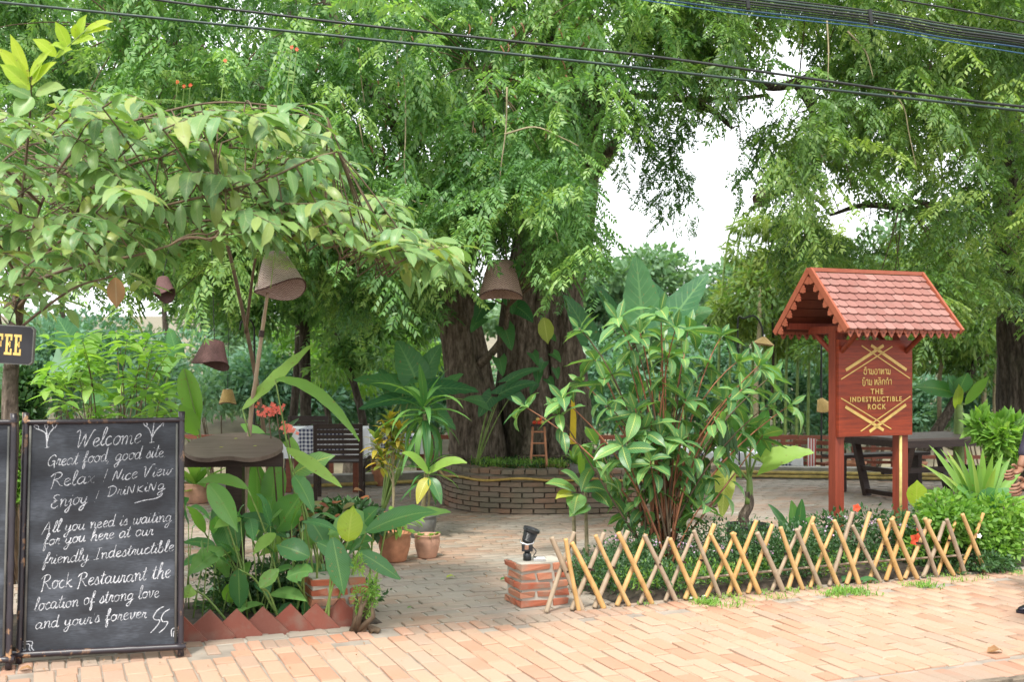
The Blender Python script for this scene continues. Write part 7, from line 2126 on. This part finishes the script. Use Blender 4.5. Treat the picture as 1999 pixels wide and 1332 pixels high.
for (x, y, m, lab, s) in ((880, 1130, 'leaf_yellow', 'yellow fallen leaf on the patio between the pillars', .06), (50, 1312, 'leaf_dry', 'pale dry leaf at the foot of the chalkboard', .06), (1945, 1277, 'leaf_dry', 'orange brown crushed leaf on the pavement at lower right', .09), (1352, 1172, 'cloth_white', 'crumpled white scrap at the fence foot', .04), (1375, 1168, 'cloth_white', 'smaller white scrap right of the crumpled one', .03), (800, 1190, 'leaf_bright', 'green leaf bit in the gap left of the right pillar', .03), (985, 1135, 'leaf_heli', 'green leaf poking out beside the right brick pillar', .06)):
    mb = MB(); p = gp(x, y) + Vector((0, 0, .006)); blade(mb, bez(p + Vector((-s / 2, 0, 0)), p + Vector((0, 0, s * .4)), p + Vector((s / 2, s * .3, .003)), 5), s * .6, oval, (0, -.2, 1), wave=.1)
    tag(obj('fallen_leaf' if 'leaf' in lab else 'paper_scrap', mb, M[m], None, True), lab, 'leaf' if 'leaf' in lab else 'litter')
mb = MB()
for k in range(260):
    c = ST(random.uniform(-3.5, 6), -abs(random.gauss(0, .5)) - .02, .006); s = random.uniform(.006, .022); d = Vector((random.uniform(-1, 1), random.uniform(-1, 1), random.uniform(0, .3))).normalized()
    blade(mb, [c, c + d * s * .5 + Vector((0, 0, .003)), c + d * s], s * .5, oval, (0, 0, 1), (-1, 1))
for k in range(220):
    c = ST(random.uniform(-3, 6), random.uniform(.1, 5), .006); s = random.uniform(.01, .035); d = Vector((random.uniform(-1, 1), random.uniform(-1, 1), random.uniform(0, .3))).normalized()
    blade(mb, [c, c + d * s * .5 + Vector((0, 0, .004)), c + d * s], s * .5, oval, (0, 0, 1), (-1, 1))
tag(obj('leaf_debris', mb, M['leaf_dry'], None, kind='stuff'), 'small dry leaf scraps scattered over the pavement and patio', 'leaf scraps')
# white-flowered spiky plant, hibiscus with red flowers
yp = thing('bed_lily', 'broad upright green leaves between the black pot and the sign post', 'plant', Vector(at(1552, 1080, 8.3)[:2] + (0,)))
for (a, b, w) in [((1555, 1060), (1545, 978), 28), ((1558, 1060), (1566, 975), 22), ((1550, 1060), (1500, 985), 24), ((1560, 1055), (1592, 1010), 30), ((1560, 1060), (1540, 1010), 20), ((1548, 1062), (1518, 1020), 20)]:
    px_leaf(yp, a, b, w, 8.3, 8.2, .12, mat='leaf_heli')
hi = thing('red_hibiscus', 'thin flowering shrub with red blooms around the sign posts', 'shrub', Vector(at(1690, 1070, 8.5)[:2] + (0,)))
Q = np.concatenate([sprig_cloud(rng, 260, tuple(at(x, y, 8.4)), (.2, .2, .12), .045, .5, .2) for x, y in ((1640, 1030), (1700, 1020), (1600, 1035), (1760, 1030), (1800, 1050))])
foliage('foliage', Q, M['leaf_dark'], rng.uniform(.1, .9, len(Q)), hi)
for (x, y, r_) in ((1672, 992, 9), (1788, 1054, 14), (1740, 1022, 5), (1793, 1034, 5), (1662, 1010, 5)):
    c = at(x, y, 8.0); mb = MB(); s = r_ / F * 8
    for k in range(5):
        a = k * 1.257; blade(mb, [c, c + Vector((math.cos(a), -.5, math.sin(a))) * s * .6, c + Vector((math.cos(a), -.2, math.sin(a))) * s], s * .9, oval, (0, -1, 0), (-1, 0, 1), wave=.1)
    obj('flower', mb, M['petal_red'], hi, True); stem(hi, [c, c + Vector((0, .1, -.15)), Vector((c.x, c.y + .2, .05))], .003, .003, 'stem_brown')

# ================================================================== RIGHT SIDE PLANTS
rs = bush('bushy bright green shrub with small leaves at the right end of the fence', 1885, 1042, 8.3, 105, 50, 'leaf_bright', 12000, .055, 0, name='green_shrub', cat='shrub', clumps=18, aspect=.5)
for (x, y) in ((1912, 1047), (1920, 1140)):
    c = at(x, y, 7.6); mb = MB()
    for k in range(5):
        a = k * 1.257; blade(mb, [c, c + Vector((math.cos(a), -.5, math.sin(a))) * .01, c + Vector((math.cos(a), 0, math.sin(a))) * .02], .014, oval, (0, -1, 0), (-1, 0, 1))
    if y < 1100: obj('white_flower', mb, M['cloth_white'], rs, True)
bush('low dark plants under the bright shrub behind the fence end', 1900, 1100, 8.1, 90, 35, 'leaf_dark', 3000, .04, 0, name='low_plants', cat='plants')
bush('paler large leaved shrub at the right edge', 1965, 845, 9.6, 42, 50, 'leaf_bright', 1500, .11, 0, name='pale_shrub', cat='shrub', aspect=.5)
cr = thing('strap_leaf_lily', 'spiky lime green strap leaves fanning out at the right of the picnic table', 'plant', Vector(at(1905, 1020, 8.0)[:2] + (0,)))
stem(cr, [Vector(at(1915, 1020, 8.45)[:2] + (0,)), at(1915, 985, 8.45)], .02, .02)
for (x, y, w) in [(1785, 905, 18), (1800, 865, 18), (1822, 862, 18), (1850, 850, 22), (1880, 852, 16), (1905, 848, 20), (1925, 860, 18), (1960, 865, 20), (1985, 905, 22), (1790, 940, 16), (1870, 858, 18), (1945, 870, 18), (1835, 880, 16), (1990, 950, 20), (1895, 880, 20), (1930, 900, 18), (1820, 920, 16)]:
    px_leaf(cr, (1915 + (x - 1905) * .12, 1000), (x + 14, y + random.uniform(0, 30)), w * .85, 8.45, 8.3 + random.uniform(-.2, .3), .12, prof=strap, mat='leaf_strap', fold=.3, wave=0, N=(0, -.7, .7), seg=8)
for (x, y) in ((1860, 950), (1945, 955), (1990, 960)): px_leaf(cr, (1915, 1000), (x, y), 34, 8.4, 8.3, .25, prof=oval, mat='leaf_heli')
lr = thing('lime_round_leaf', 'single round lime green leaf standing by the right sign post', 'plant', Vector(at(1790, 1060, 8.5)[:2] + (0,)))
stem(lr, [Vector(at(1790, 1060, 8.5)[:2] + (0,)), at(1789, 1010, 8.5), at(1789, 975, 8.5)], .005, .004)
px_leaf(lr, (1789, 985), (1791, 938), 42, 8.5, prof=oval, mat='leaf_lime', N=(0, -1, .2), lobe=.15)
bn_ = thing('banana_like_ear', 'elephant ear with upright leaves behind the picnic table', 'plant', Vector(at(1872, 860, 13)[:2] + (0,)))
bb = Vector(at(1872, 860, 13)[:2] + (0.1,))
stem(bn_, [bb, at(1872, 850, 13), at(1872, 790, 13)], .07, .045, 'stem_green', 'trunk', 10)
for (n_, t_, w, m) in [((1868, 770), (1785, 757), 34, 'leaf_heli'), ((1870, 770), (1890, 728), 38, 'leaf_ear'), ((1868, 800), (1872, 750), 24, 'leaf_lime'), ((1885, 790), (1932, 735), 22, 'leaf_bright'), ((1868, 770), (1850, 735), 30, 'leaf_ear')]:
    px_leaf(bn_, n_, t_, w, 13, 12.8, .1, prof=oval, mat=m, N=(.1, -1, .3))
    stem(bn_, [at(1872, 800, 13), at((1872 + n_[0]) / 2, (790 + n_[1]) / 2, 13), at(n_[0], n_[1], 13)], .02, .01)

# ================================================================== PEOPLE AT THE RIGHT EDGE
skin = simple('skin', (0.26, 0.13, 0.08), 0.5, 0.1, 12, 0.05)
hairm = simple('black_hair', (0.015, 0.012, 0.012), 0.4, 0.2, 30, 0.1)
jack = simple('dark_jacket', (0.03, 0.026, 0.045), 0.8, 0.25, 20, 0.2)
tealm = simple('teal_shirt', (0.25, 0.55, 0.58), 0.8, 0.1, 20, 0.1)
jean = simple('purple_grey_trousers', (0.16, 0.14, 0.22), 0.85, 0.2, 20, 0.2)
shoem = simple('black_leather_shoe', (0.012, 0.012, 0.02), 0.25, 0.2, 20, 0.05)
def skinned(name, verts, edges, rad, mat, parent, sub=2, root=0):
    me = bpy.data.meshes.new(name); me.from_pydata([tuple(v) for v in verts], edges, [])
    me.materials.append(mat)
    o = bpy.data.objects.new(name, me); COL.objects.link(o); o.parent = parent
    me.skin_vertices or None
    o.modifiers.new('skin', 'SKIN')
    if not me.skin_vertices: 
        with bpy.context.temp_override(object=o): pass
    sk = me.skin_vertices[0].data
    for i, r in enumerate(rad):
        sk[i].radius = (r, r) if isinstance(r, (int, float)) else r
        sk[i].use_root = (i == root)
    s = o.modifiers.new('sub', 'SUBSURF'); s.levels = sub; s.render_levels = sub
    dg = bpy.context.evaluated_depsgraph_get()
    m2 = bpy.data.meshes.new_from_object(o.evaluated_get(dg)); m2.materials.clear(); m2.materials.append(mat)
    m2.polygons.foreach_set('use_smooth', [True] * len(m2.polygons))
    o.modifiers.clear(); o.data = m2; m2.name = name; bpy.data.meshes.remove(me)
    return o
def person(label, loc, rz, stride=0.24, H=1.56, sandal=False):
    """faces +y in its own frame"""
    k = H / 1.7
    t = thing('person', label, 'person', loc, rz)
    f = stride
    V_ = [(0, 0, .93), (0, -.01, 1.08), (0, 0, 1.22), (0, -.015, 1.38), (0, 0, 1.46), (0, .02, 1.53),
          (-.09, 0, .88), (-.10, f * .55, .50), (-.10, f, .10), (.09, 0, .88), (.10, -f * .2, .50), (.10, -f, .12),
          (-.17, -.01, 1.38), (-.24, .02, 1.12), (-.17, .13, .93), (.17, -.01, 1.38), (.25, .0, 1.12), (.21, .11, .92)]
    E_ = [(0, 1), (1, 2), (2, 3), (3, 4), (4, 5), (0, 6), (6, 7), (7, 8), (0, 9), (9, 10), (10, 11), (3, 12), (12, 13), (13, 14), (3, 15), (15, 16), (16, 17)]
    rr = [(.13, .10), (.115, .09), (.13, .10), (.12, .09), .05, .05, .085, .055, .038, .085, .055, .038, .055, .042, .03, .055, .042, .03]
    V_ = [tuple(c * k for c in v) for v in V_]
    body = skinned('body', V_, E_, rr, skin, t)
    # trousers, jacket follow the body
    tv = [V_[0], V_[6], V_[7], (V_[8][0], V_[8][1], .12), V_[9], V_[10], (V_[11][0], V_[11][1], .14), (0, 0, 1.0 * k)]
    skinned('trousers', tv, [(7, 0), (0, 1), (1, 2), (2, 3), (0, 4), (4, 5), (5, 6)], [(.145, .11), .10, .072, .062, .10, .072, .062, (.13, .10)], jean, t)
    sv = [(0, .012, .95 * k), (0, .012, 1.2 * k), (0, .01, 1.40 * k)]
    skinned('shirt', sv, [(0, 1), (1, 2)], [(.145, .112), (.14, .11), (.10, .08)], tealm, t)
    jv = [(0, -.02, .86 * k), (0, -.025, 1.05 * k), (0, -.03, 1.22 * k), (0, -.025, 1.39 * k), V_[12], V_[13], (-.195 * k, .09 * k, .985 * k), V_[15], V_[16], (.225 * k, .075 * k, .985 * k)]
    skinned('jacket', jv, [(0, 1), (1, 2), (2, 3), (3, 4), (4, 5), (5, 6), (3, 7), (7, 8), (8, 9)], [(.17, .115), (.155, .11), (.155, .11), (.13, .085), .07, .058, .05, .07, .058, .05], jack, t)
    # head
    hc = Vector((0, .035, 1.60)) * k
    mb = MB(); n, m = 20, 14
    for i in range(m + 1):
        th = PI * i / m
        for j in range(n):
            ph = 2 * PI * j / n
            x, y, z = math.sin(th) * math.cos(ph), math.sin(th) * math.sin(ph), math.cos(th)
            sx, sy, sz = .072, .092, .115
            if z < 0: sx *= 1 + z * .28; 
            yy = y * sy
            if y > .75 and -.25 < z < .1 and abs(x) < .3: yy += .016 * (1 - abs(x) / .3)
            mb.v.append(hc + Vector((x * sx, yy, z * sz)))
    for i in range(m):
        for j in range(n): mb.f.append([i * n + j, i * n + (j + 1) % n, (i + 1) * n + (j + 1) % n, (i + 1) * n + j][::-1])
    obj('head', mb, skin, t, True, local=True)
    for s in (-1, 1):
        mb = MB(); mb.lathe([(0, -.006), (.011, -.003), (.011, .003), (0, .006)], 10)
        mb.v = [hc + Vector((s * .03 + v.x, .083 + v.z * .5, .01 + v.y * .55)) for v in mb.v]; obj('eye', mb, hairm, t, True, local=True)
        mb = MB(); mb.tube([hc + Vector((s * .072, 0, .02)), hc + Vector((s * .08, -.01, 0)), hc + Vector((s * .07, 0, -.03))], .009, 6); obj('ear', mb, skin, t, True, local=True)
    mb = MB(); mb.tube([hc + Vector((-.024, .082, -.052)), hc + Vector((0, .09, -.054)), hc + Vector((.024, .082, -.052))], .005, 6); obj('mouth', mb, M['terracotta'], t, True, local=True)
    mb = MB()
    for i in range(9):
        th = PI * .62 * i / 8
        for j in range(n):
            ph = 2 * PI * j / n; x, y, z = math.sin(th) * math.cos(ph), math.sin(th) * math.sin(ph), math.cos(th)
            if y > .35 and z < .45: y *= .72; x *= 1.0; z = max(z, .42)
            mb.v.append(hc + Vector((x * .082, y * .1 - .012, z * .125 + .004)))
    for i in range(8):
        for j in range(n): mb.f.append([i * n + j, i * n + (j + 1) % n, (i + 1) * n + (j + 1) % n, (i + 1) * n + j][::-1])
    mb.tube([hc + Vector((0, -.085, 0)), hc + Vector((0, -.11, -.1)), hc + Vector((0, -.1, -.22))], [.05, .035, .01], 8)
    obj('hair', mb, hairm, t, True, local=True)
    # hands
    for w, s in ((Vector(V_[14]), -1), (Vector(V_[17]), 1)):
        dr = Vector((-s * .35, .75, -.25)).normalized(); sd = Vector((0, 0, 1)).cross(dr).normalized() * s; up = dr.cross(sd) * s
        vs = [w - dr * .01, w + dr * .045, w + dr * .085]; es = [(0, 1), (1, 2)]; rd = [(.026, .022), (.038, .017), (.036, .014)]
        o = skinned('palm', vs, es, rd, skin, t)
        for q in range(4):
            b = w + dr * .085 + up * (-.026 + q * .0175); L = (.058, .068, .064, .05)[q]
            c1 = b + dr * L * .45 + sd * .006; c2 = c1 + (dr * .6 - sd * .8 * 1).normalized() * L * .35; c3 = c2 + (-sd + dr * .1).normalized() * L * .3
            skinned('finger', [b - dr * .012, c1, c2, c3], [(0, 1), (1, 2), (2, 3)], [.0095, .009, .008, .007], skin, t)
        b = w + dr * .03 + up * .028
        skinned('thumb', [b - up * .01, b + dr * .025 + up * .022, b + dr * .05 + up * .026], [(0, 1), (1, 2)], [.011, .010, .008], skin, t)
    # feet
    for i in (8, 11):
        a = Vector(V_[i]); fl = Vector((a.x, a.y, 0))
        m_ = skin if sandal else shoem
        L = .245
        vs = [fl + Vector((0, -.055, .045)), fl + Vector((0, .0, .055)), fl + Vector((0, .09, .035)), fl + Vector((0, .155, .022)), fl + Vector((0, .19, .018)), fl + Vector((0, 0, .11))]
        skinned('foot' if sandal else 'shoe', vs, [(0, 1), (1, 2), (2, 3), (3, 4), (1, 5)], [(.032, .04), (.036, .045), (.042, .03), (.036, .02), (.018, .012), (.036, .036)], m_, t, 2)
        ol = []
        for q in range(24):
            an = 2 * PI * q / 24; y = math.sin(an) * .135 + .065; x = math.cos(an) * (.043 if y > .06 else .034); ol.append((x, y))
        mb = MB(); mb.prism(ol, fl + Vector((0, 0, .001)), (1, 0, 0), (0, 1, 0), .016); obj('sole', mb, shoem, t, local=True)
        if sandal:
            mb = MB(); mb.tube([fl + Vector((-.045, .08, .01)), fl + Vector((0, .1, .068)), fl + Vector((.045, .08, .01))], .008, 6); obj('strap', mb, shoem, t, True, local=True)
    return t
person('person in a dark jacket and black shoes at the right edge, mostly outside the view', (3.355, 6.86, 0), R(98), .12)
person('person outside the right edge with only one sandalled foot showing', (2.93, 5.83, 0), R(97), .10, 1.6, True)
